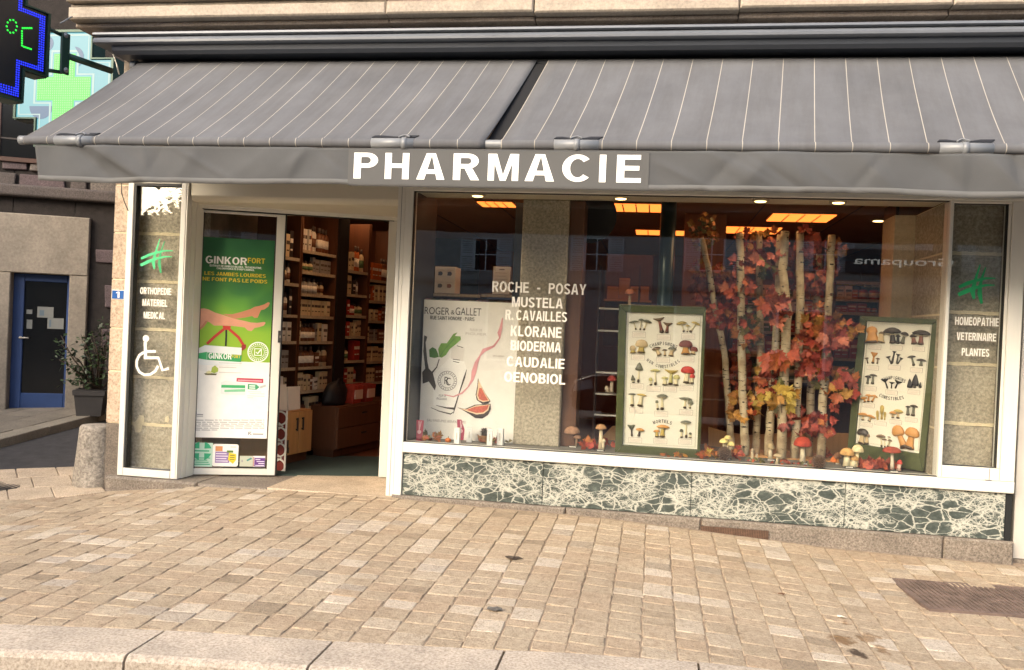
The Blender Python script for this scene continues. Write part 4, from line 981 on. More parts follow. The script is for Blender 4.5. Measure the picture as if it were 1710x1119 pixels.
for cxp in (812, 998, 1190, 1380, 1580, 1780, 1980):
    u, zt0 = mx_(cxp, 398); zb0 = mx_(cxp, 452)[1]; b = MB(OF); b.m(DKG); b.box(u-.5, u+.5, zb0, zt0, .0, .02)
    b.m(WTR); b.stroke([(u-.5, zb0), (u+.5, zb0), (u+.5, zt0), (u-.5, zt0)], .07, .02, .07, True); b.box(u-.025, u+.025, zb0, zt0, .021, .06); b.box(u-.5, u+.5, (zb0+zt0)/2-.02, (zb0+zt0)/2+.02, .021, .055)
    WN = b.build('window', OB)
    for s in (-1, 1):
        b = MB(OF).m(SH); c = u+s*.82; b.stroke([(c-.27, zb0-.02), (c+.27, zb0-.02), (c+.27, zt0+.02), (c-.27, zt0+.02)], .07, .02, .07, True); b.box(c-.25, c+.25, (zb0+zt0)/2-.04, (zb0+zt0)/2+.04, .022, .068)
        for k in range(14): b.box(c-.24, c+.24, zb0+.03+k*(zt0-zb0-.06)/14, zb0+.03+(k+.6)*(zt0-zb0-.06)/14, .02, .04)
        b.build('shutter', WN)
for cxp in (850, 1090, 1340):
    u, _z = mx_(cxp, 500); b = MB(OF).m(DKG); b.box(u-.9, u+.9, .1, 2.6, .0, .02); b.m(SH); b.stroke([(u-.95, .05), (u+.95, .05), (u+.95, 2.7), (u-.95, 2.7)], .12, .0, .08, True); b.build('shop_front', OB)
b = MB(OF); (ua, zt0), (ub, zb0) = mx_(1425, 428), mx_(1590, 450)
b.m(mat('sign_board', '2b3633', .5)); b.box(ub-.3, ua+.3, zb0-.25, zt0+.3, .13, .2); b.m(led('sign_letters', (.85, .85, .8), .5)); b.text('Groupama', ub, ua, zb0, zt0, .201, .03)
tag(b.build('shop_sign', None, OF.p((ua+ub)/2, zb0)), 'dark shop fascia with pale lettering mirrored in the right of the window', 'sign')
tp = at(300, 420, 22); TR = thing('street_tree', 'bare topped tree whose leafy branches show in the narrow left pane', 'tree', (tp.x, -22, -.3))
b = MB().m(flat('3a2f26', .9)); tops = []
b.tube([(tp.x, -22, -.4), (tp.x+.1, -22, 2.5), (tp.x-.1, -22.1, 4.5)], [.28, .22, .16], 8); rt = random.Random(4)
lv = MB()
for k in range(44):
    ex = rt.gauss(.2, 1.7) if k > 13 else -2.6+k*.42; e = Vector((tp.x+ex, -22+rt.gauss(0, .8), rt.uniform(1.0, 4.6) if k > 13 else 5.0+.30*ex+rt.gauss(0, .13))); b.tube([(tp.x, -22.05, rt.uniform(1.6, 4.4)), Vector((tp.x, -22, 3)).lerp(e, .55)+Vector((0, 0, .4)), e], [.08, .045, .012], 5)
    for j in range(420 if k < 14 else 16):
        p = e+Vector((rt.gauss(0, .4), rt.gauss(0, .4), rt.gauss(-.1, .28))); lv.m(LEAFG[j % 3]); leafquad(lv, p, Vector((rt.gauss(0, 1), rt.gauss(0, 1), rt.gauss(0, .6))), rt.uniform(.16, .34), rt.uniform(.06, .11), Vector((0, 0, 1)))
b.build('trunk', TR); lv.build('crown', TR)
# parked car behind the photographer
cx0 = at(955, 620, 9.1).x; CG = -.30; yc = -9.9
CARP = mat('car_paint', '33373c', .22, var=.05, metal=.2); CGL = mat('car_glass', '0c0e10', .05)
CAR = thing('parked_car', 'dark estate car parked on the setts, mirrored in the window behind the brand names', 'car', (cx0+2.1, yc, CG))
CFm = F((cx0, yc, CG), (1, 0, 0), (0, 0, 1), (0, 1, 0))
def loft(b, secs, sm=True):                            # secs: list of (half_width, profile) -> mirrored hull
    k = len(secs[0][1]); ids = []
    for w_, prof in secs: ids.append(b.add([CFm.p(x, z, w_) for x, z in prof]))
    for A_, B_ in zip(ids, ids[1:]):
        for j in range(k): b.face([A_+j, A_+(j+1) % k, B_+(j+1) % k, B_+j], sm)
    b.face([ids[0]+j for j in range(k)][::-1]); b.face([ids[-1]+j for j in range(k)])
body = [(0.02, .35), (0.0, .62), (.06, .82), (.35, .93), (1.15, 1.0), (2.0, 1.03), (4.1, 1.02), (4.3, .9), (4.32, .4), (4.2, .28), (3.75, .28), (3.7, .5), (3.45, .66), (3.15, .5), (3.1, .28), (1.2, .28), (1.15, .5), (.88, .66), (.6, .5), (.55, .28), (.1, .27)]
ins = lambda k: [(2.15+(x-2.15)*k, .6+(z-.6)*(1-(1-k)*.6)) for x, z in body]
b = MB(CFm).m(CARP); loft(b, [(-.86, ins(.965)), (-.8, body), (.8, body), (.86, ins(.965))]); 
cab = [(1.1, 1.0), (1.75, 1.47), (2.0, 1.53), (3.7, 1.5), (4.1, 1.3), (4.2, 1.0)]; loft(b, [(-.74, cab), (-.64, [(x*.99+.02, z+.01) for x, z in cab]), (.64, [(x*.99+.02, z+.01) for x, z in cab]), (.74, cab)], False); b.build('body', CAR)
b = MB(CFm).m(CGL)
for s in (-1, 1):
    for poly in ([(1.32, 1.07), (1.82, 1.42), (2.35, 1.46), (2.35, 1.07)], [(2.43, 1.07), (2.43, 1.46), (3.3, 1.45), (3.4, 1.07)], [(3.48, 1.08), (3.4, 1.44), (3.7, 1.43), (3.98, 1.25), (4.02, 1.08)]): b.prism(poly, .742*s-.004, .742*s+.004)
b.build('side_windows', CAR)
b = MB(F(CFm.p(1.1, 1.02), (0, 1, 0), (.65, 0, .47))).m(CGL); b.box(-.62, .62, .06, .72, -.01, .012); b.build('windscreen', CAR)
b = MB(CFm).m(mat('chrome', 'c8c8c4', .15, metal=.9)); b.box(.4, 4.2, .60, .625, .858, .872); b.box(1.2, 4.05, 1.035, 1.05, .74, .765); b.box(-.03, .05, .5, .56, -.75, .75); b.build('trim', CAR)
for s in (-1, 1):
    b = MB(CFm).m(mat('lamp_glass', 'b9bec0', .1)); b.prism([(.03, .62), (.08, .80), (.36, .86), (.40, .70)], .60*s-.16, .60*s+.265*s/abs(s)*1 if s > 0 else .60*s+.16); b.build('headlight', CAR)
    b = MB(CFm).m(CARP); b.box(1.45, 1.62, 1.03, 1.16, min(.78*s, .98*s), max(.78*s, .98*s), .03); b.build('wing_mirror', CAR)
    for x in (.88, 3.45):
        b = MB(CFm).m(flat('121212', .8)); b.lathe(CFm.p(x, .31, .66*s), [(.2, 0), (.29, 0), (.31, .03), (.31, .17), (.29, .2), (.2, .2)], 24, CFm.n*s); WH = b.build('wheel', CAR)
        b = MB(CFm).m(mat('rim_alloy', '9a9b9c', .3, metal=.7)); b.lathe(CFm.p(x, .31, .66*s), [(.2, .01), (.2, .19), (.17, .17), (.05, .15), (.05, .18), (0, .18)], 20, CFm.n*s)
        b.build('rim', WH)

# ================================================================ inside the shop: shell
WOODD = mat('dark_wood', '573521', .5, var=.25, scale=3, stretch=(6, 6, .6))
WOODM = mat('brown_wood', '8a5730', .5, var=.18, scale=3, stretch=(7, 7, .5))
WOODL = mat('light_wood', 'b98a55', .5, var=.14, scale=3, stretch=(7, 7, .6))
CEIL = mat('shop_ceiling', 'a57f5d', .9, var=.06)
b = MB(WORLD).m(mat('shop_floor', '6b3f2a', .35, var=.25, scale=3)); b.box(-4.4, 2.6, .0, .45, -.08, -.012); b.box(-4.4, 3.2, .4505, 8.0, -.08, -.012); struct(b, 'shop_floor')
b = MB(WORLD).m(CEIL); b.box(-4.42, 3.4, .43, 8.0, 2.75, 2.95); b.m(flat('2a1d15'))
for k in range(9): b.box(-4.4+k*.9, -4.39+k*.9, .5, 7.9, 2.745, 2.7505)
struct(b, 'shop_ceiling')
b = MB(WORLD).m(mat('back_wall_wood', '94623f', .6, var=.15, scale=2)); b.box(-4.42, 3.4, 7.5, 8.0, -.1, 2.76); struct(b, 'shop_back_wall')
b = MB(WORLD).m(WOODM); b.box(3.2, 3.4, .4, 7.5, -.1, 2.76); struct(b, 'shop_side_wall')
b = MB(WORLD).m(mat('partition_grey', '1d2022', .5, var=.08)); b.box(-2.088, -2.026, .125, .80, -.05, 2.6); struct(b, 'partition_wall')
b = MB(FAC).m(mat('soffit_cream', 'c9bfa6', .7, var=.04)); b.box(-2.02, 2.164, 2.562, 2.60, -.42, -.125); struct(b, 'window_soffit')
PZ = .445
b = MB(FAC).m(mat('ledge_grey', '6b6a62', .7, var=.15, scale=5)); b.box(-2.02, 2.60, .0, PZ, -1.25, -.131); struct(b, 'window_ledge')
b = MB(FAC); b.m(MORTAR); b.box(2.0, 2.19, PZ, 2.56, -1.3, -.9)                          # stone cheek at the right of the display
b.m(PILLAR)
zz = [PZ]+[at(1570, y, .5).z for y in (709, 612, 528, 430)]+[2.56]
for a, c in zip(zz, zz[1:]): b.box(2.168, 2.199, a+.008, c-.008, -.9, -.15, .006)
b.m(MORTAR); b.box(2.17, 2.197, PZ, 2.56, -.89, -.152); struct(b, 'display_cheek_wall')
# granite pillar in the window with its wooden and dark facings
def pxbox(b, x0, y0, x1, y1, Y, depth, **k):
    p, q = at(x0, (y0+y1)/2, Y), at(x1, (y0+y1)/2, Y); zt, zb = at((x0+x1)/2, y0, Y).z, at((x0+x1)/2, y1, Y).z
    b.box(p.x, q.x, zb, zt, -Y-depth, -Y, k.get('bev', 0))
gl_, gr_ = at(866, 520, .40).x, at(943, 520, .40).x
b = MB(FAC).m(PILLAR); b.box(gl_, gr_, PZ, 2.561, -.85, -.40, .01)
b.m(mat('facing_wood', '5f3d26', .5, var=.18, scale=3, stretch=(7, 7, .5))); b.box(gr_+.002, gr_+.13, PZ, 2.561, -.83, -.47, .004); b.m(flat('1f2023', .6)); b.box(gl_-.10, gl_-.003, PZ, 2.561, -.8, -.62)
struct(b, 'window_pillar')

EM = led('panel_light', (1.0, .20, .03), 1.05)
LIGHT_LAB = [('warm lit ceiling panel nearest the round dark sign', 0), ('warm lit ceiling panel cut by the dark steel column', 1), ('warm lit ceiling panel just above the birch pole tops', 2), ('warm lit ceiling panel above the right birch poles', 3), ('sliver of warm ceiling panel by the granite pillar top', 4), ('unseen panel added to light the doorway shelves, hidden by the door head', 5), ('deeper unseen panel added to light the drawer chest, hidden by the door head', 6), ('unseen panel added behind the window head to light the perfume poster', 7), ('unseen panel added behind the window head to light the birch poles', 8)]
for (lab, k), ((x0, x1, y0, y1)) in zip(LIGHT_LAB, ((-.50, .03, 1.73, 2.24), (-.28, .32, 3.91, 4.35), (.77, 1.40, 3.36, 3.94), (1.15, 1.77, 2.2, 2.75), (-1.86, -1.50, 1.78, 2.1), (-3.3, -2.75, 1.2, 1.7), (-3.75, -3.25, 2.6, 3.1), (-1.7, -1.1, .5, .9), (.6, 1.2, .5, .9))):
    t_ = thing('ceiling_light', lab, 'ceiling light', ((x0+x1)/2, (y0+y1)/2, 2.745), 'lit panels in the shop ceiling')
    b = MB(WORLD).m(flat('7a5a3a')); b.box(x0-.02, x1+.02, y0-.02, y1+.02, 2.735, 2.749); 
    for i in range(1, 4): xx = x0+(x1-x0)*i/4; b.box(xx-.006, xx+.006, y0, y1, 2.722, 2.7345)
    b.build('frame', t_); b = MB(WORLD).m(EM if k < 5 else led('added_fill_panel', (1.0, .52, .24), 2.4)); b.box(x0, x1, y0, y1, 2.725, 2.7345); b.build('diffuser', t_)  # the hidden panels are added fill light, whiter than the visible ones
DLE = led('downlight_glow', (1.0, .62, .22), 3.0)
def downlight(p, lab, r=.05):
    t_ = thing('downlight', lab, 'downlight', p, 'small round ceiling spots'); b = MB().m(flat('b5aa90', .4)); b.lathe(p, [(r*1.35, .0), (r*1.35, -.012), (r, -.014)], 20); b.build('ring', t_)
    b = MB().m(DLE); b.lathe(p+Vector((0, 0, -.012)), [(r, .0), (r*.8, -.006), (0, -.008)], 20); b.build('lens', t_)
    if r < .055:
        ld = bpy.data.lights.new('downlight_lamp', 'SPOT'); ld.energy = 8; ld.color = (1.0, .78, .5); ld.spot_size = rad(110); ld.spot_blend = .8; ld.shadow_soft_size = .03
        lo_ = bpy.data.objects.new('lamp', ld); COL.objects.link(lo_); lo_.location = p+Vector((0, 0, -.03)); adopt(lo_, t_)
for x, y, lab in ((790, 320, 'lit round spot in the window head above the perfume poster'), (1035, 322.5, 'lit round spot in the window head above the round dark sign'), (1276, 327, 'lit round spot in the window head above the birch poles'), (1410, 330, 'lit round spot in the window head left of the wooden panel')):
    p = zp(x, y, 2.556); p.y = max(.2, min(.36, p.y)); p.z = 2.561; downlight(p, lab)
for x, y, lab in ((1467, 367, 'lit spot in the shop ceiling beside the wooden panel'), (610, 379, 'lit spot in the dark ceiling above the shelves inside the door')):
    p = zp(x, y, 2.75); p.z = 2.749; downlight(p, lab, .06)

# ================================================================ shelves and goods
PRC = mat('price_strip', 'a89c86', .5, var=.3, scale=60)
GCOL = {'white': 'd9d4c8', 'cream': 'cdbb96', 'orange': 'b8622c', 'red': '9c2f24', 'green': '4d6b45', 'blue': '3b536f', 'brown': '6b4228', 'pink': 'c4828a', 'yellow': 'c9a13c', 'dark': '2f2a2a', 'grey': '8d8a85', 'teal': '3f6a6a'}
_P = {}
def goods(kind, colr, w, h, d):
    """mesh of one packet standing on the origin, facing local -Y"""
    key = (kind, colr, round(w, 2), round(h, 2))
    if key in _P: return _P[key]
    m = mat('pack_'+colr, GCOL[colr], .45, var=.08, scale=20); band = mat('pack_band', 'e0dbcf', .5, var=.15, scale=50); bd2 = mat('pack_dark_band', '4a3f3a', .5, var=.2, scale=50)
    b = MB(F((0, -d/2, 0)))
    if kind == 'carton':
        b.m(m).box(-w/2, w/2, 0, h, -d, 0, .002); b.m(bd2 if colr in ('white', 'cream', 'yellow', 'grey') else band)
        b.box(-w*.42, w*.42, h*.56, h*.72, .0002, .0012); b.box(-w*.3, w*.3, h*.28, h*.34, .0002, .0012)
    else:
        r = w/2; b.m(m).lathe((0, 0, 0), [(r*.9, 0), (r, .005), (r, h*.66), (r*.75, h*.74), (r*.4, h*.78), (r*.4, h*.8)], 12)
        b.m(bd2 if colr != 'dark' else band).lathe((0, 0, h*.8), [(r*.45, 0), (r*.45, h*.2), (0, h*.2)], 12); b.m(band if colr not in ('white', 'cream') else mat('pack_'+('green' if w > .055 else 'brown'), GCOL['green' if w > .055 else 'brown'], .45)).lathe((0, 0, h*.2), [(r*1.01, 0), (r*1.01, h*.33)], 12)
    o = b.build(kind); me = o.data; bpy.data.objects.remove(o); _P[key] = me; return me
rg = random.Random(21)
def shelf_unit(name, lab, fr_, W_, zs, ztop, depth, cols, wood, skip_sides=False, unitname='', group='', fill=.99, hmax=.3, kinds=('carton', 'carton', 'bottle'), wr=(.035, .085)):
    t_ = thing(name, lab, 'shelf unit', fr_.o)
    for s in ((-.02, 0.0), (W_, W_+.02)): b = MB(fr_).m(wood); b.box(s[0], s[1], .0, ztop, -depth, .004); b.build('side_panel', t_)
    b = MB(fr_).m(wood); b.box(0, W_, .0, ztop, -depth-.02, -depth); b.build('back_panel', t_)
    rot = math.atan2(fr_.u.y, fr_.u.x); zs = sorted(zs, reverse=True)
    for k, z in enumerate(zs):
        b = MB(fr_).m(wood); b.box(.001, W_-.001, z-.02, z, -depth+.001, 0); sh = b.build('shelf', t_)
        b = MB(fr_).m(PRC); b.box(.002, W_-.002, z-.026, z+.006, .0005, .005); b.build('price_strip', sh)
        gap = ((zs[k-1] if k else ztop)-z)-.035; u = .015; cnt = 0; run = 0; items = []
        while u < W_-.05:
            if run == 0: run = rg.choice((1, 2, 2, 3, 4)); kind = rg.choice(kinds); cl = rg.choice(cols); w = round(rg.uniform(*wr), 2); h = round(min(gap*.95, rg.uniform(.62, 1.0)*min(gap, hmax)), 2); blank = rg.random() > fill
            if u+w > W_-.01: break
            run -= 1
            if not blank: items.append((kind, cl, w, h, u+w/2))
            u += w+rg.uniform(.002, .008)
        for q, (kind, cl, w, h, uu) in enumerate(items):
            o = bpy.data.objects.new('medicine_'+kind if kind == 'carton' else 'lotion_bottle', goods(kind, cl, w, h, min(.08, w*1.1))); COL.objects.link(o)
            o.location = fr_.p(uu, z+.0005, -.055-rg.uniform(0, .03)); o.rotation_euler = (0, 0, rot+rg.uniform(-.06, .06))
            tag(o, '%s %s %s from left on %s shelf of %s' % (cl, kind, ORD[min(q, 13)], ORD[k], unitname), kind, group)
    return t_
wd = rad(10.5); Qs = at(497, 600, 1.5); UW = Vector((math.sin(wd), math.cos(wd), 0))
def uf(s, off=0.0):
    f = F((Qs.x, Qs.y, 0), UW); return F(f.p(s, 0, off), UW)
base = uf(0)
def su(x): return base.px(x, 600)[0]
zsA = [2.16, 1.94, 1.71, 1.48, 1.21, .94, .69, .40, .12]
shelf_unit('shelf_unit', 'narrow dark shelf unit seen right beside the door post', uf(su(466)), su(495)-su(466)-.02, [2.06, 1.80, 1.48, 1.21, .94, .70], 2.6, .3, ('white', 'white', 'grey', 'cream', 'dark'), WOODD, unitname='the narrow unit by the door', group='packets on the narrow unit by the door')
shelf_unit('shelf_unit', 'wide dark shelf unit full of cartons behind the open doorway', uf(su(497)+.01), su(556)-su(497)-.04, zsA, 2.6, .3, ('cream', 'white', 'orange', 'cream', 'brown', 'grey', 'cream'), WOODD, unitname='the wide doorway unit', group='packets on the wide doorway unit')
shelf_unit('shelf_unit', 'dark shelf unit just right of the black upright inside the doorway', uf(su(573)+.01), su(610)-su(573)-.04, [2.02, 1.75, 1.51, 1.27, .99, .73], 2.6, .3, ('cream', 'dark', 'cream', 'grey', 'red', 'orange'), WOODD, unitname='the unit right of the black upright', group='packets right of the black upright', fill=.92)
shelf_unit('shelf_unit', 'deepest dark shelf unit at the right of the doorway', uf(su(611)+.01), su(655)-su(611)-.02, [1.95, 1.70, 1.46, 1.22, .97, .72], 2.6, .3, ('cream', 'orange', 'cream', 'brown', 'grey'), WOODD, unitname='the deepest doorway unit', group='packets on the deepest doorway unit')
b = MB(base).m(flat('171312', .6)); b.box(su(557)-.02, su(571), 0, 2.74, -.3, .03); tag(b.build('upright_panel', None, base.p(su(560), 0)), 'tall black upright between the shelf units inside the doorway', 'panel')
# low cabinet by the door with paper bags on it, drawer chest further in
cab0 = zp(474, 778, 0); cf = F((cab0.x, cab0.y, 0), UW); cw = cf.px(521, 720)[0]; ct = cf.px(497, 686)[1]
t_ = thing('cabinet', 'light wood cabinet with two dark bar handles inside the door', 'cabinet', cf.o)
b = MB(cf).m(WOODL); b.box(-.25, cw, .09, ct, -.34, -.022, .004); b.m(WOODD); b.box(-.24, cw-.01, 0, .089, -.33, -.05); b.build('carcass', t_)
for s0, s1 in ((-.25, cw*.5), (cw*.5+.006, cw)):
    b = MB(cf).m(WOODL); b.box(s0, s1-.003, .095, ct-.012, -.021, .0, .003); dd_ = b.build('door', t_)
    b = MB(cf).m(flat('2b2019')); c = cw*.5+(.05 if s0 > 0 else -.05); b.box(c-.01, c+.01, ct-.2, ct-.07, .012, .022, .004); b.box(c-.008, c+.008, ct-.195, ct-.18, .0, .012); b.box(c-.008, c+.008, ct-.09, ct-.075, .0, .012); b.build('handle', dd_)
BAGM = mat('printed_paper', 'ddd8cc', .7, var=.06); INK = flat('4a423c')
def bag(u, w, h, lab, tilt, n=-.12):
    b = MB(cf).m(BAGM); v0 = ct+.001
    i = b.add([cf.p(u, v0, n-.06), cf.p(u+w, v0, n-.06), cf.p(u+w, v0, n+.05), cf.p(u, v0, n+.05), cf.p(u-.01+tilt, v0+h, n-.02), cf.p(u+w+tilt, v0+h*.96, n-.03), cf.p(u+w+.012+tilt, v0+h, n+.02), cf.p(u+.008+tilt, v0+h*1.02, n+.015)])
    for q in ((3, 2, 1, 0), (0, 1, 5, 4), (1, 2, 6, 5), (2, 3, 7, 6), (3, 0, 4, 7)): b.face([i+k for k in q])
    b.m(INK); g2 = F(cf.p(u+w*.5, v0, n+.052), cf.u, Vector((0, 0, 1))*h-cf.n*.032)
    for (a0, a1, c0, c1) in ((-.25, .25, .3, .34), (-.3, .3, .2, .22), (-.14, .1, .46, .6), (.2, .38, .5, .75)): b.box(a0*w, a1*w, c0*h, c1*h, .001, .002)
    tag(b.build('paper_bag', None, cf.p(u+w/2, v0)), lab, 'paper bag', 'white paper bags on the cabinet')
bag(-.05, .17, .26, 'white printed paper bag at the left on the light wood cabinet', .0); bag(.15, .20, .23, 'white printed paper bag at the right on the light wood cabinet', .01); bag(.06, .17, .33, 'taller white paper bag standing behind the two on the cabinet', .005, -.24)
hf = F(base.p(0, 0, .34), UW); h0, h1 = hf.px(563, 720)[0], hf.px(700, 700)[0]; ht = hf.px(600, 675)[1]
t_ = thing('drawer_chest', 'wide brown drawer chest deep inside the doorway', 'chest', hf.p(h0, 0))
WOODC = mat('chest_wood', '5f3b25', .5, var=.15, scale=3, stretch=(7, 7, .5))
b = MB(hf).m(WOODC); b.box(h0, h1, .08, ht, -.33, -.02, .005); b.m(WOODD); b.box(h0+.02, h1, 0, .079, -.3, -.05); b.build('carcass', t_)
for k in range(2):
    z0_, z1_ = .09+k*(ht-.1)/2, .09+(k+1)*(ht-.1)/2-.006; b = MB(hf).m(WOODC); b.box(h0+.01, h1-.01, z0_, z1_, -.019, .002, .003); dw = b.build('drawer', t_)
    b = MB(hf).m(flat('1c1512')); u = hf.px(608, 690)[0]; b.box(u-.05, u+.05, z1_-.09, z1_-.07, .0025, .014, .003); b.build('handle', dw)
b = MB(hf).m(mat('black_bag', '17181d', .55, var=.2, scale=15, bump=.4)); u0, u1 = hf.px(566, 640)[0], hf.px(597, 640)[0]
b.lathe(hf.p((u0+u1)/2, ht+.001, -.16), [((u1-u0)*.42, 0), ((u1-u0)*.5, .05), ((u1-u0)*.47, .14), ((u1-u0)*.33, .22), ((u1-u0)*.12, .25), (0, .24)], 20, (0, 0, 1), (hf.n, .5))
for v_ in b.v: k_ = .02*math.sin(v_.x*41+v_.z*23)+.015*math.sin(v_.y*57-v_.z*31); v_ += hf.u*k_+Vector((0, 0, k_*.7 if v_.z > ht+.03 else 0))
b.tube([hf.p(u0+(u1-u0)*.35, ht+.2, -.1), hf.p(u0+(u1-u0)*.4, ht+.29, -.1), hf.p(u0+(u1-u0)*.6, ht+.29, -.1), hf.p(u0+(u1-u0)*.66, ht+.2, -.1)], .01, 6)
tag(b.build('black_bag', None, hf.p((u0+u1)/2, ht)), 'slumped black bag lying on the brown drawer chest', 'bag')
for x0, x1, c, lab in ((599, 614, 'b3402f', 'red gift basket on the drawer chest nearer the black bag'), (620, 634, '9c3a2c', 'dark red gift basket on the drawer chest at the far end')):
    u0, u1 = hf.px(x0, 660)[0], hf.px(x1, 660)[0]; b = MB(hf).m(mat('basket_'+c, c, .6, var=.2, scale=30)); w_ = (u1-u0)/2
    i = b.add([hf.p(u0+w_+sx*w_*k, ht+.001+hh_, -.15+sy*.09*k) for k, hh_ in ((.8, 0), (1.05, .2)) for sx, sy in ((-1, -1), (1, -1), (1, 1), (-1, 1))])
    for q in ((0, 1, 5, 4), (1, 2, 6, 5), (2, 3, 7, 6), (3, 0, 4, 7), (3, 2, 1, 0)): b.face([i+k for k in q])
    b.m(flat('d8b9a5')); b.box(u0+.02, u1-.02, ht+.05, ht+.15, -.065, -.05); tag(b.build('gift_basket', None, hf.p(u0+w_, ht)), lab, 'basket', 'red baskets on the drawer chest')
b = MB(WORLD).m(mat('mat_green', '2f3f39', .95, var=.2, scale=60, bump=.5, bscale=300)); b.prism([(-4.0, .34), (-2.35, .92), (-2.7, 2.05), (-4.0, 1.62)], -.0115, .002); tag(b.build('door_mat', None, (-3.1, 1.1, 0)), 'dark green entrance mat on the floor just inside the doorway', 'door mat')
# fretted white panel beside the door leaf
vf = F((0, .75, 0)); v_ = vf.px; t_ = thing('fretwork_stand', 'white fretwork side panel over red standing beside the sliding door', 'display stand', vf.p(*v_(472, 790)))
b = MB(vf).m(flat('7d2a20')); (ua, va_), (ub, vb) = v_(463, 791), v_(479, 686); b.box(ua-.10, ub-.006, va_, vb, -.04, -.012); b.build('red_backing', t_)
b = MB(vf).m(flat('ded8ca')); b.stroke([(ua-.1, va_), (ub, va_), (ub, vb), (ua-.1, vb)], .014, -.01, .004, True)
hh_ = (vb-va_)/4
for k in range(4):
    zc = va_+hh_*(k+.5); b.stroke(arc(ua-.0, zc, .072, -100, 100, 14, hh_*.42), .013, -.011, .003)
    if k < 3: b.stroke([(ua-.01, zc+hh_*.3), (ua+.035, zc+hh_*.5), (ua-.01, zc+hh_*.7)], .012, -.0105, .0035)
b.build('fretwork', t_)

# right hand background seen between the birch poles
bk = F((0, 3.3, 0)); X0, X1 = bk.px(1225, 500)[0], bk.px(1392, 500)[0]; X2 = bk.px(1476, 500)[0]
zR = [bk.px(1430, y)[1] for y in (471, 500, 522.5, 560, 600, 640)]
shelf_unit('shelf_unit', 'dark shelf unit behind the birch poles at the back of the shop', F((X0, 3.3, 0)), X1-X0-.02, zR[1:], 2.15, .3, ('orange', 'cream', 'red', 'green', 'white'), WOODD, unitname='the unit behind the birches', group='packets behind the birch poles', wr=(.06, .13))
shelf_unit('shelf_unit', 'shelf unit with red and white packets left of the wooden panel', F((X1+.02, 3.3, 0)), X2-X1-.02, zR, 2.12, .3, ('red', 'orange', 'white', 'yellow', 'red'), WOODD, unitname='the unit by the wooden panel', group='packets beside the wooden panel', wr=(.06, .12))
b = MB(F((0, 1.35, 0))).m(WOODM); (ua, va_), (ub, vb) = b.fr.px(1494, 520), b.fr.px(1562, 330); b.box(ua, ub+.06, 0, 2.745, -.5, 0, .006); b.m(flat('2a1a12')); b.box(ua-.03, ua-.002, 0, 2.74, -.4, .004)
tag(b.build('wooden_panel', None, (ua, 1.35, 0)), 'tall brown wooden panel behind the green framed edible mushroom chart', 'panel')
b = MB(F((0, 2.4, 0))).m(WOODM); (ua, va_), (ub, vb) = b.fr.px(1138, 510), b.fr.px(1212, 400); b.box(ua, ub, 0, 2.745, -.2, 0); tag(b.build('wooden_panel', None, (ua, 2.4, 0)), 'plain brown wall panel behind the leftmost birch pole', 'panel')
b = MB(F((0, .78, 0))).m(flat('101214', .6)); u, v = b.fr.px(984, 360); r_ = b.fr.px(1030, 360)[0]-u; b.prism(arc(u, v, r_, 0, 360, 40)[:-1], -.03, 0); b.tube([b.fr.p(u, v, -.015), b.fr.p(u, 2.6, -.015)], .004, 6)
tag(b.build('round_sign', None, b.fr.p(u, v-r_)), 'black round sign hanging at the window top beside the granite pillar', 'sign')
b = MB().m(mat('painted_steel', '27383a', .3, var=.1, metal=.4)); p = at(1113, 440, .62); b.tube([(p.x, .62, PZ), (p.x, .62, 2.75)], .067, 24); tag(b.build('steel_column', None, (p.x, .62, PZ)), 'dark green steel column rising behind the inedible mushroom chart', 'column')
# slim rack behind the left chart
kf = F((0, .85, 0)); k_ = kf.px; t_ = thing('display_rack', 'slim open rack with white shelf edges beside the left mushroom chart', 'rack', kf.p(*k_(1012, 735)))
ua, ub = k_(995, 600)[0], k_(1062, 600)[0]
for u in (ua, ub):
    for n in (-.22, -.02): b = MB(kf).m(flat('4a2f24')); b.box(u-.006, u+.006, PZ, k_(1000, 442)[1], n-.012, n); b.build('post', t_)
for y in (515, 552, 622, 658, 693):
    z = k_(1010, y)[1]; b = MB(kf).m(flat('5a5148')); b.box(ua+.007, ub-.007, z-.008, z, -.24, -.0); s_ = b.build('shelf', t_); b = MB(kf).m(flat('d9d5ca')); b.box(ua+.007, ub-.007, z-.009, z+.006, .0005, .004); b.build('edge_strip', s_)
wf = F((0, 2.3, 0)); t_ = thing('wall_shelf', 'small wooden wall shelf glimpsed above the left mushroom chart', 'shelf', wf.p(*wf.px(1045, 498))); (ua, za), (ub, zb_) = wf.px(1008, 499), wf.px(1088, 496); b = MB(wf).m(WOODL); b.box(ua, ub, za-.02, za, -.25, 0); b.build('board', t_); b = MB(wf).m(WOODD); b.box(ua, ub, za-.5, za+.5, -.3, -.26); b.build('back_board', t_)
for x0, x1, y0, lab in ((1014, 1033, 478, 'low kraft box at the left end of the small wall shelf'), (1034, 1052, 464, 'tallest kraft box on the small wall shelf'), (1053, 1068, 478, 'reddish kraft box in the middle of the small wall shelf'), (1070, 1084, 478, 'kraft box at the right end of the small wall shelf')):
    (a, z1_), (c, _) = wf.px(x0, y0), wf.px(x1, y0); b = MB(wf).m(mat('kraft', 'a87a48', .7, var=.1)); b.box(a, c, za+.001, z1_, -.2, -.03, .003); b.m(flat('7d5630')); b.box(a+.005, c-.005, z1_-.03, z1_-.026, -.0299, -.029); tag(b.build('kraft_box', None, wf.p(a, za)), lab, 'box', 'kraft boxes on the wall shelf')
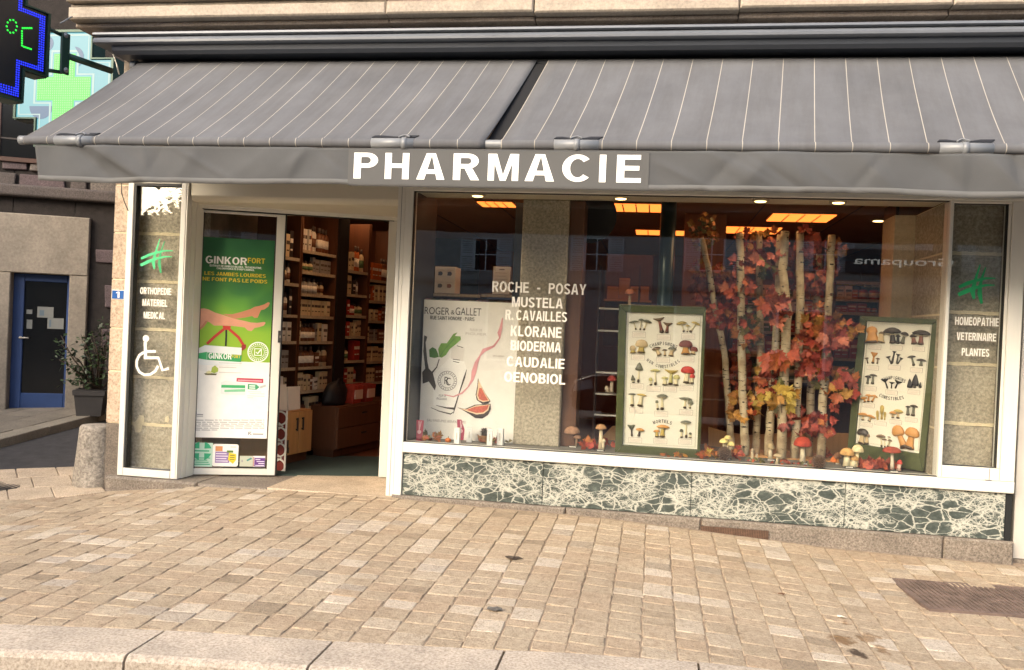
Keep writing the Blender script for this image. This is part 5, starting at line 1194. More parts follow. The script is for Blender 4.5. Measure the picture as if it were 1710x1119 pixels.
for x0, y0, x1, y1, Y, lab, kind in ((725, 446, 761, 489, .95, 'large white carton printed with four small pictures above the perfume poster', 4), (822, 446, 853, 491, 1.0, 'white printed leaflet box right of the four picture carton', 1)):
    f_ = F((0, Y, 0)); (a, zb_), (c, zt0) = f_.px(x0, y1), f_.px(x1, y0); b = MB(f_).m(flat('dcd8cc', .6)); b.box(a, c, zb_, zt0, -.22 if kind == 4 else -.06, 0, .003); b.m(flat('8d8880')); 
    if kind == 4:
        b.m(flat('6a6a6c'))
        for i in (0, 1):
            for j in (0, 1):
                u, v = a+(c-a)*(.28+.45*i), zb_+(zt0-zb_)*(.28+.46*j); b.m(flat('55565a') if (i, j) != (1, 0) else flat('9c7060')); b.prism(arc(u, v, .02, 0, 360, 10)[:-1]+[], .0005, .002); b.box(u-.022, u+.0, v-.018, v+.016, .0022, .0035); b.m(flat('b9b4a8')); b.box(u-.03, u+.03, v+.032, v+.035, .0005, .0015)
    else:
        b.m(flat('5d5850')); b.box((a+c)/2-.025, (a+c)/2+.025, zt0-.03, zt0-.022, .0005, .0015); b.m(flat('aaa49a'))
        for q in range(5): b.box(a+.02, c-.03-.01*(q % 2), zt0-.06-.03*q, zt0-.057-.03*q, .0005, .0015)
    tag(b.build('display_carton' if kind == 4 else 'leaflet_box', None, f_.p(a, zb_)), lab, 'carton')
    b = MB(f_).m(WOODD); b.box(a-.1, c+.25, zb_-.03, zb_-.002, -.3, .02); b.m(PRC); b.box(a-.1, c+.25, zb_-.03, zb_-.004, .0205, .024); tag(b.build('display_shelf', None, f_.p(a, zb_-.03)), 'dark shelf under the ' + ('four picture carton' if kind == 4 else 'white leaflet box'), 'shelf')

# ================================================================ things on the door glass
PF = F(DF.p(0, 0, -.006), DF.u, DF.v); px = PF.px
def Z4(x, y): return px(310+x/4.865, 330+y/4.865)
def Z5(x, y): return px(310+x/4.476, 550+y/4.476)
uA, vT = Z4(122, 315)[0]*.5+Z5(60, 700)[0]*.5, px(396, 398.5)[1]; uB = px(452.5, 560)[0]; vB = Z5(330, 812)[1]; vM = Z5(350, 240)[1]
uA = px(327.5, 560)[0]
def green_mat():
    m = bpy.data.materials.new('poster_green'); t, b, o = nodes(m); v = coords(t)
    sx = N(t, 'ShaderNodeSeparateXYZ'); t.links.new(v, sx.inputs[0])
    mr = N(t, 'ShaderNodeMapRange'); mr.inputs['From Min'].default_value = vM; mr.inputs['From Max'].default_value = vT; t.links.new(sx.outputs['Z'], mr.inputs['Value'])
    nz = N(t, 'ShaderNodeTexNoise', Scale=3.2, Detail=1.0); t.links.new(v, nz.inputs['Vector'])
    ad = N(t, 'ShaderNodeMath', operation='MULTIPLY_ADD'); ad.inputs[1].default_value = .75; ad.inputs[2].default_value = -.38; t.links.new(nz.outputs['Fac'], ad.inputs[0])
    sm = N(t, 'ShaderNodeMath', operation='ADD'); t.links.new(mr.outputs[0], sm.inputs[0]); t.links.new(ad.outputs[0], sm.inputs[1])
    r = ramp(t, [(.0, hx('8fb32c')), (.25, hx('86b52f')), (.45, hx('5f9c33')), (.62, hx('3b7a34')), (.8, hx('2a6a38')), (1, hx('1f5a34'))]); t.links.new(sm.outputs[0], r.inputs[0]); t.links.new(r.outputs[0], b.inputs['Base Color']); b.inputs['Roughness'].default_value = .5
    return m
POS = thing('advert_poster', 'tall green and white poster of bare legs on a stool filling the sliding door', 'poster', PF.p(uA, vB))
WP = flat('ecebe4', .5)
b = MB(PF).m(WP); b.box(uA, uB, vB, vM, -.004, 0); b.m(green_mat()); b.box(uA, uB, vM+.0005, vT, -.004, 0); b.build('sheet', POS)
SKIN = mat('print_skin', 'd79a7c', .5, var=.08, scale=8); SKIN2 = mat('print_skin_deep', 'c0805f', .5, var=.08, scale=8); RED = flat('b8352a'); RED2 = flat('8f2a22')
b = MB(PF)
leg2 = [Z4(*q) for q in ((300, 945), (380, 948), (450, 930), (530, 905), (560, 888), (600, 880), (640, 868), (670, 850), (685, 856), (672, 885), (640, 908), (612, 915), (600, 940), (585, 975), (560, 978), (540, 962), (480, 975), (400, 985))]
leg1 = [Z4(*q) for q in ((98, 905), (150, 900), (185, 908), (240, 935), (310, 955), (400, 985), (470, 1000), (530, 1015), (580, 1018), (640, 1010), (650, 1018), (635, 1040), (600, 1052), (560, 1060), (535, 1085), (505, 1080), (480, 1055), (400, 1045), (330, 1040), (230, 1040), (190, 1010), (160, 1005), (130, 1045), (98, 1070))]
b.m(SKIN2).prism(leg2, .0002, .0008); b.m(SKIN).prism(leg1, .001, .0016)
b.m(SKIN2).prism([Z4(*q) for q in ((160, 1003), (185, 1000), (150, 1050), (98, 1090), (98, 1070), (130, 1045))], .0017, .002)
b.m(RED).prism([Z4(*q) for q in ((300, 1040), (368, 1044), (362, 1075), (308, 1075))], .0017, .0024)
b.m(RED).stroke([Z4(310, 1070), Z4(235, 1130), Z5(160, 108)], .024, .0025, .003); b.stroke([Z4(355, 1070), Z4(430, 1135), Z5(440, 130)], .024, .0025, .003)
b.m(RED2).prism([Z5(*q) for q in ((420, 118), (452, 112), (450, 140), (425, 160), (412, 145))], .0031, .0036)
b.m(flat('20241c')).stroke([Z4(330, 1070), Z4(330, 1119), Z5(300, 125)], .016, .0018, .0023)
b.build('picture_legs', POS)
b = MB(PF)                                            # printed packets
b.m(flat('dfe4e2')).prism([Z5(*q) for q in ((100, 140), (145, 118), (420, 138), (412, 272), (160, 268), (95, 262))], .0038, .0044)
b.m(flat('2e9a58')).prism([Z5(*q) for q in ((162, 172), (418, 192), (414, 245), (160, 228))], .0045, .0048); b.m(flat('3aa866')).prism([Z5(*q) for q in ((100, 178), (160, 168), (158, 228), (97, 218))], .0045, .0048)
b.m(flat('e4e4de')).prism([Z5(*q) for q in ((95, 262), (160, 268), (160, 318), (97, 305))], .0038, .0044)
b.m(flat('9db04a')).prism([Z5(*q) for q in ((190, 320), (198, 285), (220, 270), (243, 290), (243, 315), (215, 328))], .005, .0054); b.m(flat('5d5a2c')).prism([Z5(*q) for q in ((138, 330), (170, 325), (235, 333), (225, 342), (150, 340))], .0045, .0049); b.m(flat('d9d7a8')).prism([Z5(*q) for q in ((150, 320), (175, 308), (195, 315), (190, 330), (160, 330))], .005, .0053)
b.m(flat('d6dcd8')).prism([Z5(*q) for q in ((265, 395), (300, 382), (448, 408), (445, 490), (290, 488), (262, 480))], .0005, .001); b.m(flat('3aa866')).prism([Z5(*q) for q in ((268, 415), (446, 418), (445, 440), (266, 436))], .0011, .0015); b.m(flat('7cc094')).prism([Z5(*q) for q in ((290, 452), (445, 446), (445, 466), (290, 468))], .0011, .0015)
b.m(flat('b23048')).prism([Z5(*q) for q in ((382, 363), (580, 370), (580, 402), (380, 390))], .0016, .002); b.m(flat('e4a0a8')).stroke([Z5(390, 380), Z5(570, 387)], .012, .0021, .0024)
b.m(flat('3c9a68')).prism([Z5(*q) for q in ((465, 408), (530, 412), (552, 432), (530, 452), (463, 448))], .0005, .001); b.m(flat('d4e4d8')).stroke([Z5(475, 422), Z5(520, 424)], .012, .0011, .0014); b.stroke([Z5(475, 438), Z5(520, 440)], .012, .0011, .0014)
b.m(flat('b8bcb8')).stroke([Z5(555, 435), Z5(600, 420)], .02, .0005, .001)
b.build('picture_packets', POS)
b = MB(PF); WHT = flat('eef0ea'); YEL = flat('d8bf2e')
def dtext(body, Zf, x0, y0, x1, y1, m, bold=.02, tilt=True, n=.0006):
    (u0, _), (u1, _) = Zf(x0, (y0+y1)/2), Zf(x1, (y0+y1)/2); _, v1 = Zf((x0+x1)/2, y0); _, v0 = Zf((x0+x1)/2, y1); b.m(m).text(body, u0, u1, v0, v1, n, .0008, bold)
dtext('GINKOR', Z4, 162, 480, 500, 542, WHT, .035); dtext('FORT', Z4, 505, 492, 645, 535, YEL, .02)
dtext('LES JAMBES LOURDES', Z4, 152, 611, 652, 640, YEL, .035); dtext('NE FONT PAS LE POIDS', Z4, 138, 656, 664, 686, YEL, .035)
dtext('EXTRAIT DE GINKGO BILOBA, TROXERUTINE,', Z4, 196, 554, 620, 570, WHT, .01); dtext('CHLORHYDRATE D\'HEPTAMINOL', Z4, 252, 574, 560, 589, WHT, .01)
dtext('GINKOR', Z5, 172, 178, 345, 222, WHT, .035, n=.0049); dtext('FORT', Z5, 345, 190, 410, 215, YEL, .02, n=.0049)
cx_, cy_ = Z5(541, 170); 
for r_, w_ in ((.088, .010), (.056, .004)): b.m(WHT).stroke(arc(cx_, cy_, r_, 0, 360, 36)[:-1], w_, .0005, .001, True)
for k in range(26):
    a = rad(k*360/26); b.stroke([(cx_+.066*math.cos(a), cy_+.066*math.sin(a)), (cx_+.078*math.cos(a), cy_+.078*math.sin(a))], .008, .0005, .001)
b.stroke([(cx_-.03, cy_-.03), (cx_+.03, cy_-.03), (cx_+.03, cy_+.03), (cx_-.03, cy_+.03)], .009, .0005, .001, True); b.stroke([(cx_-.018, cy_), (cx_-.004, cy_-.015), (cx_+.024, cy_+.022)], .011, .0011, .0015)
GRY = flat('9b9a98'); q_ = random.Random(2)
for k, y in enumerate((678, 694, 708, 722, 738, 752)):
    x = 66
    while x < (585 if k < 5 else 210):
        L = q_.uniform(18, 70); (u0, v0), (u1, _) = Z5(x, y), Z5(min(x+L, 588), y); b.m(GRY).box(u0, u1, v0-.0035, v0+.0035, .0004, .0008); x += L+9
for y, x0, x1 in ((466, 466, 565), (480, 480, 590), (497, 460, 590), (511, 462, 505), (250, 250, 420), (282, 250, 380), (320, 250, 418)): (u0, v0), (u1, _) = Z5(x0, y), Z5(x1, y); b.m(flat('b5b4b0')).box(u0, u1, v0-.002, v0+.002, .0052 if x0 == 250 else .0004, .0056 if x0 == 250 else .0008)
for x0, x1, y0, y1 in ((65, 130, 618, 655),): 
    (u0, v1), (u1, v0) = Z5(x0, y0), Z5(x1, y1); b.m(flat('7a78a0')).box(u0, u0+.02, v0, v1, .0004, .0008); b.m(GRY).box(u0+.025, u1, v0, v0+.006, .0004, .0008); b.box(u0+.025, u1, v0+.014, v0+.026, .0004, .0008)
u, v = Z5(480, 778); b.m(flat('55565a')).stroke([(u-.012, v-.014), (u-.01, v+.012), (u+.01, v+.014), (u-.004, v), (u+.014, v-.012)], .007, .0004, .0008); (u0, v0), (u1, _) = Z5(502, 783), Z5(580, 784); b.m(GRY).box(u0, u1, v0-.006, v0+.006, .0004, .0008)
b.build('lettering', POS)
def sticker(name, lab, x0, y0, x1, y1, base, draw, rnd=0.0):
    (u0, v1), (u1, v0) = Z5(x0, y0), Z5(x1, y1); b = MB(PF); b.m(base)
    if rnd: b.prism(arc(u0+rnd, v0+rnd, rnd, 180, 270, 5)+arc(u1-rnd, v0+rnd, rnd, 270, 360, 5)+arc(u1-rnd, v1-rnd, rnd, 0, 90, 5)+arc(u0+rnd, v1-rnd, rnd, 90, 180, 5), -.002, .0)
    else: b.box(u0, u1, v0, v1, -.002, 0)
    draw(b, u0, u1, v0, v1); tag(b.build(name, None, PF.p((u0+u1)/2, v0)), lab, 'sticker', 'stickers at the foot of the sliding door')
def st1(b, u0, u1, v0, v1):
    cx, cy, r = (u0+u1)/2-.006, v0+(v1-v0)*.66, .085; b.m(flat('35a878'))
    for a in (0, 90, 180, 270):
        q = [(x, y) for x, y in arc(cx, cy, r, a+16, a+74, 8)]; i = (cx+.03*math.cos(rad(a+45)), cy+.03*math.sin(rad(a+45))); b.prism(q+[i], .0005, .001)
    b.box(u0+.02, u1-.03, cy-.006, cy+.006, .0012, .0016)
    for k in range(4): b.box(u0+.02+.01*(k % 2), u1-.02-.012*(k % 3), v0+.018+k*.019, v0+.026+k*.019, .0005, .001)
sticker('sticker', 'pale green sticker with a round four part cross emblem', 52, 846, 198, 1028, flat('bcd8c4'), st1)
def st2(b, u0, u1, v0, v1):
    w, h = u1-u0, v1-v0; b.m(flat('c98a5a')).box(u0+w*.1, u0+w*.38, v0+h*.68, v0+h*.9, .0005, .001); b.m(flat('8f74a6')).box(u0+w*.1, u0+w*.66, v0+h*.16, v0+h*.66, .0012, .0016); b.m(flat('5d7a3a')).box(u0+w*.55, u0+w*.8, v0+h*.62, v0+h*.72, .002, .0024)
    b.m(flat('d9c531')).prism([(u0+w*.6, v0+h*.3), (u0+w*.64, v0+h*.62), (u0+w*.92, v0+h*.56), (u0+w*.92, v0+h*.3), (u0+w*.8, v0+h*.12)], .0026, .003); b.m(flat('ded8e2'))
    for k in range(4): b.box(u0+w*.13, u0+w*(.6-.06*(k % 2)), v0+h*(.22+.11*k), v0+h*(.26+.11*k), .0017, .002)
    b.m(GRY).box(u0+w*.68, u0+w*.9, v0+h*.86, v0+h*.89, .0005, .001); b.m(flat('5a5640'))
    for k in range(3): b.box(u0+w*.68, u0+w*.86, v0+h*(.3+.09*k), v0+h*(.33+.09*k), .0031, .0034)
sticker('sticker', 'white rounded sticker with orange, purple and yellow blocks', 205, 856, 390, 1026, flat('eae8e0'), st2, .018)
sticker('sticker', 'small grey green sticker with a teal lozenge', 405, 945, 500, 1026, flat('b9bda8'), lambda b, u0, u1, v0, v1: (b.m(flat('4a8a84')).prism([(u0+(u1-u0)*.5, v0+(v1-v0)*.6), (u0+(u1-u0)*.85, v0+(v1-v0)*.85), (u0+(u1-u0)*.95, v0+(v1-v0)*.72), (u0+(u1-u0)*.6, v0+(v1-v0)*.5)], .0005, .001), b.m(GRY).box(u0+.015, u0+.03, v0+.04, v0+.06, .0005, .001)))
def st4(b, u0, u1, v0, v1):
    w, h = u1-u0, v1-v0; b.m(flat('6b3f86')).box(u0+w*.12, u1-.001, v0+h*.04, v1-h*.18, .0005, .001); b.m(flat('e0dce4'))
    for k, (a, c) in enumerate(((.2, .95), (.45, .95), (.3, .95), (.2, .6))): b.box(u0+w*a, u0+w*c, v0+h*(.1+.18*k), v0+h*(.17+.18*k), .0011, .0015)
    b.m(flat('b06a48')).box(u0+w*.03, u0+w*.09, v0+h*.04, v1-h*.1, .0005, .001)
sticker('sticker', 'purple and white sticker beside the door stile', 505, 946, 592, 1029, flat('dcd8da'), st4)

# ================================================================ perfume poster stand in the window
RF_ = F((0, .44, 0)); zr = lambda x, y: RF_.px(680+x/4.145, 490+y/4.145)
RG = thing('display_poster', 'large white perfume display poster with figs, ribbon and leafy branch', 'poster stand', RF_.p(*zr(420, 1000)))
b = MB(RF_).m(flat('e6e2d8', .5)); b.prism([zr(118, 42), (gl_-.004, zr(118, 42)[1]), (gl_-.004, PZ+.001), (zr(80, 990)[0], PZ+.001)], -.02, 0)
b.build('board', RG)
b = MB(RF_)
(u0, v1), (u1, v0) = zr(120, 38), zr(720, 62)
for k in range(12):
    a = u0+(min(u1, gl_-.01)-u0)*k/12; b.m((flat('d79aa0'), flat('7f8f6a'), flat('c8b48c'), flat('d8a8a8'))[k % 4]); b.prism([(a, v0), (a+.06, v0+.004), (a+.068, v1), (a+.02, v1+.004)], .0005, .001+.0002*(k % 3))
b.m(flat('efece4')); b.prism([zr(*q) for q in ((250, 490), (300, 440), (395, 470), (412, 525), (330, 795), (180, 775), (185, 560))], .0004, .0008)
b.m(flat('dcd6cc')); b.prism([zr(*q) for q in ((310, 370), (345, 360), (400, 378), (385, 470), (300, 450))], .0009, .0012)
b.m(flat('3f3a34'))
for p_, w_ in ((((412, 527), (395, 585), (360, 690), (330, 790), (320, 832)), [.004, .016, .008, .014, .004]), (((200, 775), (270, 792), (325, 798)), [.004, .012, .02]), (((315, 455), (365, 462)), .006), (((318, 470), (360, 480)), .006), (((165, 790), (220, 815), (300, 835), (320, 822)), [.004, .008, .012, .006]), (((345, 362), (388, 376)), .006)): b.stroke([zr(*q) for q in p_], w_, .0013, .0018)
b.m(flat('4a443e')); b.prism([zr(*q) for q in ((118, 290), (140, 300), (128, 340), (140, 470), (150, 520), (178, 550), (200, 640), (192, 672), (150, 610), (108, 625), (104, 545), (125, 520), (112, 400))], .002, .0026)
b.stroke([zr(*q) for q in ((170, 552), (205, 510), (222, 455))], [.016, .010, .008], .002, .0026)
G1_, G2_ = mat('print_leaf', '6f9a3e', .5, var=.2, scale=20), flat('4e7a34')
b.m(G1_); b.prism([zr(*q) for q in ((222, 440), (215, 385), (235, 345), (275, 345), (300, 310), (320, 280), (348, 270), (330, 295), (370, 298), (372, 320), (340, 350), (295, 385), (270, 425), (240, 445))], .0027, .0032)
b.m(G2_); b.prism([zr(*q) for q in ((155, 440), (152, 390), (175, 372), (200, 385), (215, 420), (220, 440), (190, 447))], .0027, .0032); b.stroke([zr(*q) for q in ((225, 440), (265, 380), (330, 310))], .006, .0033, .0036)
PINK = mat('print_pink', 'd99a9c', .5, var=.12, scale=12)
b.m(PINK); b.stroke([zr(*q) for q in ((660, 170), (650, 235), (638, 275), (640, 310), (600, 365), (530, 395), (505, 430), (480, 480), (462, 545), (450, 600), (420, 650), (380, 690), (320, 715), (255, 700))], [.008, .026, .034, .012, .018, .034, .014, .032, .044, .024, .010, .016, .012, .006], .0037, .0042)
FIGS, FIGF, FIGC = flat('3b3030'), mat('fig_flesh', 'c0604c', .5, var=.3, scale=70), flat('e0c4a0')
b.m(FIGS); b.prism([zr(*q) for q in ((490, 585), (486, 640), (474, 700), (482, 738), (520, 765), (560, 762), (578, 745), (540, 690), (505, 620))], .0043, .0047); b.m(FIGC); b.prism([zr(*q) for q in ((494, 595), (490, 650), (480, 705), (492, 738), (525, 752), (572, 744), (538, 690))], .0048, .0051); b.m(FIGF); b.prism([zr(*q) for q in ((500, 655), (490, 705), (500, 732), (528, 744), (562, 740), (535, 695), (515, 655))], .0052, .0055)
b.m(FIGS); b.prism([zr(*q) for q in ((345, 788), (400, 800), (470, 770), (578, 764), (580, 800), (560, 840), (520, 866), (470, 862), (430, 835), (385, 808))], .0043, .0047); b.m(FIGC); b.prism([zr(*q) for q in ((360, 795), (410, 803), (475, 775), (574, 768), (562, 808), (530, 832), (480, 838), (430, 822))], .0048, .0051); b.m(FIGF); b.prism([zr(*q) for q in ((410, 806), (470, 784), (566, 772), (556, 802), (525, 824), (480, 828), (435, 815))], .0052, .0055)
b.build('picture', RG)
b = MB(RF_); BK = flat('3a3632'); GL = flat('b9b0a6')
def rt_(body, x0, y0, x1, y1, m=BK, bold=.0):
    (u0, v1), (u1, v0) = zr(x0, y0), zr(x1, y1); v0 = zr((x0+x1)/2, y1)[1]; v1 = zr((x0+x1)/2, y0)[1]; b.m(m).text(body, u0, u1, v0, v1, .0006, .0008, bold)
rt_('ROGER', 122, 96, 292, 146); rt_('&', 303, 116, 328, 146); rt_('GALLET', 336, 100, 512, 153); rt_('RUE SAINT HONORE - PARIS', 160, 160, 466, 186, BK, .015)
rt_('FLEUR DE', 435, 245, 520, 262, GL); rt_('FIGUIER', 405, 272, 550, 290, GL); rt_('EN CADEAU', 594, 428, 670, 440, GL, .01); rt_('EAU PARFUMEE BIENFAISANTE', 138, 876, 405, 894, flat('8d857a'))
u, v = zr(278, 605)
for r_, w_ in ((.085, .004), (.062, .0035)): b.m(BK).stroke(arc(u, v, r_, 0, 360, 32)[:-1], w_, .0022, .0026, True)
b.text('R', u-.026, u+.016, v-.03, v+.035, .0022, .0008); b.text('C', u-.012, u+.03, v-.04, v+.028, .0031, .0008)
for k in range(22): a = rad(k*360/22); b.stroke([(u+.069*math.cos(a), v+.069*math.sin(a)), (u+.078*math.cos(a), v+.078*math.sin(a))], .007, .0022, .0026)
rt_('FLEUR DE', 220, 700, 268, 715, BK); rt_('FIGUIER', 205, 722, 275, 738, BK)
b.build('lettering', RG)

# ================================================================ framed mushroom charts
OLIVE = mat('olive_frame', '4b502c', .45, var=.15, scale=6, stretch=(3, 3, 3)); CREAM = mat('chart_card', 'e2ddca', .7, var=.03); INKB = flat('2b2a26')
SW_ = {'G': '6b6a58', 'B': '6e5a44', 'R': 'b3352c', 'M': '6d3328', 'Y': 'b79f55', 'T': 'c3ab80', 'C': 'd3c7a0', 'D': '3f362e', 'O': 'c08a4a', 'W': 'd8cfb0', 'K': '2f2b27', 'P': '7d4a3a', 'L': 'b8b070'}
def chart(lab, BL, BR, TL, TR, inner, groups, cards, texts, sc, org, csz):
    u = (BR-BL); v = (TL-BL); fr_ = F(BL, u, v); W_, H_ = u.length, v.length
    wT = (TR-TL).length
    t_ = thing('mushroom_chart', lab, 'framed chart', BL)
    def P(x, y): return fr_.px(org[0]+x/sc, org[1]+y/sc)
    iu0, iu1 = fr_.px(*inner[0])[0], fr_.px(*inner[1])[0]; iv0, iv1 = fr_.px((inner[0][0]+inner[1][0])/2, inner[2][1])[1], fr_.px((inner[0][0]+inner[1][0])/2, inner[0][1])[1]
    iu0b, iu1b = fr_.px(*inner[2])[0], fr_.px(*inner[3])[0]
    iu0, iu1 = (iu0+iu0b)/2, (iu1+iu1b)/2
    b = MB(fr_).m(OLIVE); k = .03
    for poly in ([(0, 0), (W_, 0), (iu1, iv0), (iu0, iv0)], [(0, H_), (iu0, iv1), (iu1, iv1), (W_, H_)], [(0, 0.0), (iu0, iv0), (iu0, iv1), (0, H_)], [(W_, 0), (W_, H_), (iu1, iv1), (iu1, iv0)]):
        cx, cy = sum(p[0] for p in poly)/4, sum(p[1] for p in poly)/4; q = [(x+(cx-x)*.004, y+(cy-y)*.004) for x, y in poly]; b.prism(q, -.025, .02)
    b.build('frame', t_, bevel=.004)
    b = MB(fr_).m(CREAM); b.box(iu0-.005, iu1+.005, iv0-.005, iv1+.005, -.02, -.004); m_ = .016; b.m(flat('8c8668'))
    for m_ in (.014, .019): b.stroke([(iu0+m_, iv0+m_), (iu1-m_, iv0+m_), (iu1-m_, iv1-m_), (iu0+m_, iv1-m_)], .002, -.004, -.0034, True)
    sh = b.build('sheet', t_)
    b = MB(fr_); S = (BL-CAM).length/FPX/sc
    for (cx, cy, cw_, ch, sx, sy, sw, c1, c2, sty) in groups:
        cu_, cv_ = P(cx, cy); su_, sv_ = P(sx, sy); w, h, s2 = cw_*S*.5, ch*S, sw*S*.5
        top = fr_.p(cu_, cv_, .004); bot = fr_.p(su_, sv_, .004); up = (top-bot); L = up.length
        b.m(flat(SW_[c2])); bul = 1.35 if c2 != 'K' else 1.0; b.lathe(bot, [(s2*.5, 0), (s2*bul, L*.1), (s2*1.0, L*.3), (s2*.75, L*.7), (s2*.8, L*.96)], 8, up, (fr_.n, .45))
        if L > h*.6 and sty != 'club': b.m(flat('4a3a2c')); b.lathe(bot+fr_.n*.0006, [(0, -.001), (s2*bul*1.04, L*.06), (s2*1.12, L*.2), (s2*.9, L*.23)], 8, up, (fr_.n, .47))
        u_ = fr_.v.lerp(up.normalized(), .6).normalized(); b.m(flat(SW_[c1]))
        if sty == 'dome': pr = [(w*.75, -h*.42), (w*.98, -h*.28), (w, -h*.1), (w*.85, h*.22), (w*.5, h*.45), (0, h*.52)]
        elif sty == 'flat': pr = [(w*.2, -h*.25), (w*.9, -h*.2), (w, -h*.05), (w*.7, h*.25), (w*.3, h*.42), (0, h*.45)]
        elif sty == 'cone': pr = [(w*.8, -h*.5), (w, -h*.38), (w*.75, -h*.05), (w*.4, h*.35), (0, h*.55)]
        elif sty == 'club': pr = [(w*.5, -h*.5), (w*.85, -h*.1), (w, h*.2), (w*.7, h*.45), (0, h*.52)]
        else: pr = [(w*.2, -h*.55), (w*.6, -h*.1), (w, h*.35), (w*.92, h*.45), (w*.5, h*.25), (0, h*.1)]
        b.lathe(top, pr, 12, u_, (fr_.n, .35))
        if sty in ('dome', 'flat') and ch > 22*sc/4: b.m(flat('b5a888')); b.lathe(top+fr_.n*.001, [(w*.6, -h*.44), (w*.85, -h*.33), (w*.6, -h*.3)], 10, u_, (fr_.n, .36))
    b.build('printed_mushrooms', sh)
    b = MB(fr_)
    for (x, y) in cards:
        (a, v1), (c, v0) = P(x-csz[0]/2, y-csz[1]/2), P(x+csz[0]/2, y+csz[1]/2); b.m(flat('7d6655')); b.box(a, c, v0, v1, -.0039, -.0028); b.m(flat('e6dfcc')); b.box(a+.002, c-.002, v0+.002, v1-.002, -.0027, -.002); b.m(flat('b99c8c'))
        for k in range(3): b.box(a+.008+.004*(k % 2), c-.008-.006*((k+1) % 2), v0+(v1-v0)*(.25+.22*k), v0+(v1-v0)*(.30+.22*k), -.0019, -.0014)
    b.build('caption_cards', sh)
    b = MB(fr_).m(INKB)
    for body, A_, M_, C_, hgt in texts:                   # letters along an arc through three points
        (x0, y0), (x1, y1), (x2, y2) = P(*A_), P(*M_), P(*C_); n_ = len(body); hh = hgt*S
        for i, ch in enumerate(body):
            if ch == ' ': continue
            f = (i+.5)/n_; q = lambda f: ((1-f)**2*x0+2*f*(1-f)*(2*x1-(x0+x2)/2)+f*f*x2, (1-f)**2*y0+2*f*(1-f)*(2*y1-(y0+y2)/2)+f*f*y2)
            (xa, ya), (xb, yb) = q(f-.01), q(f+.01); x, y = q(f); Lw = abs(x2-x0)/n_*(.40 if ch != 'I' else .12); b.text(ch, x-Lw, x+Lw, y-hh/2, y+hh/2, -.0038, .001, .01, math.atan2(yb-ya, xb-xa))
    b.build('lettering', sh)
    return t_, fr_
lo = 970
G_L = [(285, 280, 125, 35, 315, 380, 16, 'G', 'C', 'flat'), (380, 258, 75, 40, 365, 385, 16, 'G', 'C', 'flat'), (455, 275, 110, 45, 410, 385, 20, 'G', 'C', 'flat'), (600, 250, 140, 45, 640, 420, 40, 'B', 'P', 'funnel'), (710, 310, 115, 45, 695, 420, 35, 'B', 'P', 'funnel'), (880, 295, 125, 45, 912, 410, 20, 'Y', 'C', 'flat'), (960, 330, 60, 25, 952, 410, 14, 'Y', 'C', 'flat'), (1060, 300, 115, 40, 985, 410, 25, 'Y', 'C', 'flat'),
 (385, 550, 150, 95, 375, 670, 75, 'T', 'Y', 'dome'), (272, 605, 75, 60, 278, 670, 55, 'T', 'Y', 'dome'), (565, 612, 110, 45, 610, 700, 45, 'B', 'T', 'flat'), (670, 632, 65, 30, 675, 705, 25, 'B', 'T', 'flat'), (765, 615, 100, 50, 745, 710, 50, 'G', 'T', 'flat'), (935, 555, 160, 90, 930, 690, 80, 'M', 'O', 'dome'), (1035, 620, 95, 60, 1020, 685, 50, 'M', 'T', 'dome'),
 (355, 835, 95, 90, 340, 1040, 22, 'G', 'C', 'cone'), (275, 975, 55, 65, 285, 1040, 25, 'G', 'C', 'cone'), (555, 885, 125, 40, 555, 1070, 25, 'L', 'C', 'flat'), (497, 995, 45, 45, 500, 1070, 28, 'L', 'C', 'dome'), (755, 900, 165, 50, 742, 1070, 42, 'Y', 'L', 'funnel'), (672, 978, 85, 38, 675, 1070, 50, 'L', 'C', 'flat'), (820, 968, 80, 60, 810, 1075, 45, 'L', 'C', 'dome'), (960, 880, 165, 90, 935, 1050, 55, 'R', 'C', 'dome'), (1015, 955, 60, 60, 1005, 1050, 42, 'R', 'C', 'dome'),
 (265, 210+lo, 90, 30, 265, 365+lo, 38, 'G', 'C', 'flat'), (385, 220+lo, 120, 35, 360, 365+lo, 52, 'Y', 'C', 'flat'), (640, 232+lo, 140, 50, 640, 410+lo, 35, 'G', 'C', 'flat'), (575, 305+lo, 38, 38, 585, 405+lo, 24, 'G', 'C', 'dome'), (930, 262+lo, 160, 30, 920, 390+lo, 28, 'G', 'C', 'flat'), (990, 312+lo, 65, 55, 985, 390+lo, 24, 'G', 'C', 'dome'),
 (255, 620+lo, 95, 60, 262, 735+lo, 20, 'G', 'D', 'funnel'), (365, 652+lo, 110, 45, 345, 735+lo, 28, 'O', 'D', 'flat'), (650, 615+lo, 160, 50, 640, 750+lo, 52, 'O', 'Y', 'flat'), (570, 670+lo, 80, 40, 575, 745+lo, 38, 'O', 'Y', 'flat'), (935, 557+lo, 135, 42, 940, 760+lo, 22, 'G', 'C', 'flat'), (880, 665+lo, 45, 45, 880, 755+lo, 28, 'G', 'C', 'dome'), (990, 700+lo, 35, 30, 988, 755+lo, 28, 'G', 'C', 'dome')]
C_L = [(350, 440), (660, 472), (965, 463), (340, 722), (650, 755), (955, 745), (328, 1082), (533, 1115), (738, 1120), (945, 1105), (317, 415+lo), (628, 458+lo), (938, 440+lo), (303, 785+lo), (617, 795+lo), (925, 805+lo)]
T_L = [('CHAMPIGNONS', (480, 592), (655, 548), (832, 602), 42), ('NON COMESTIBLES', (448, 745), (652, 838), (855, 760), 38), ('MORTELS', (522, 572+lo), (645, 548+lo), (765, 580+lo), 40)]
yb1, yt1 = .34, .16
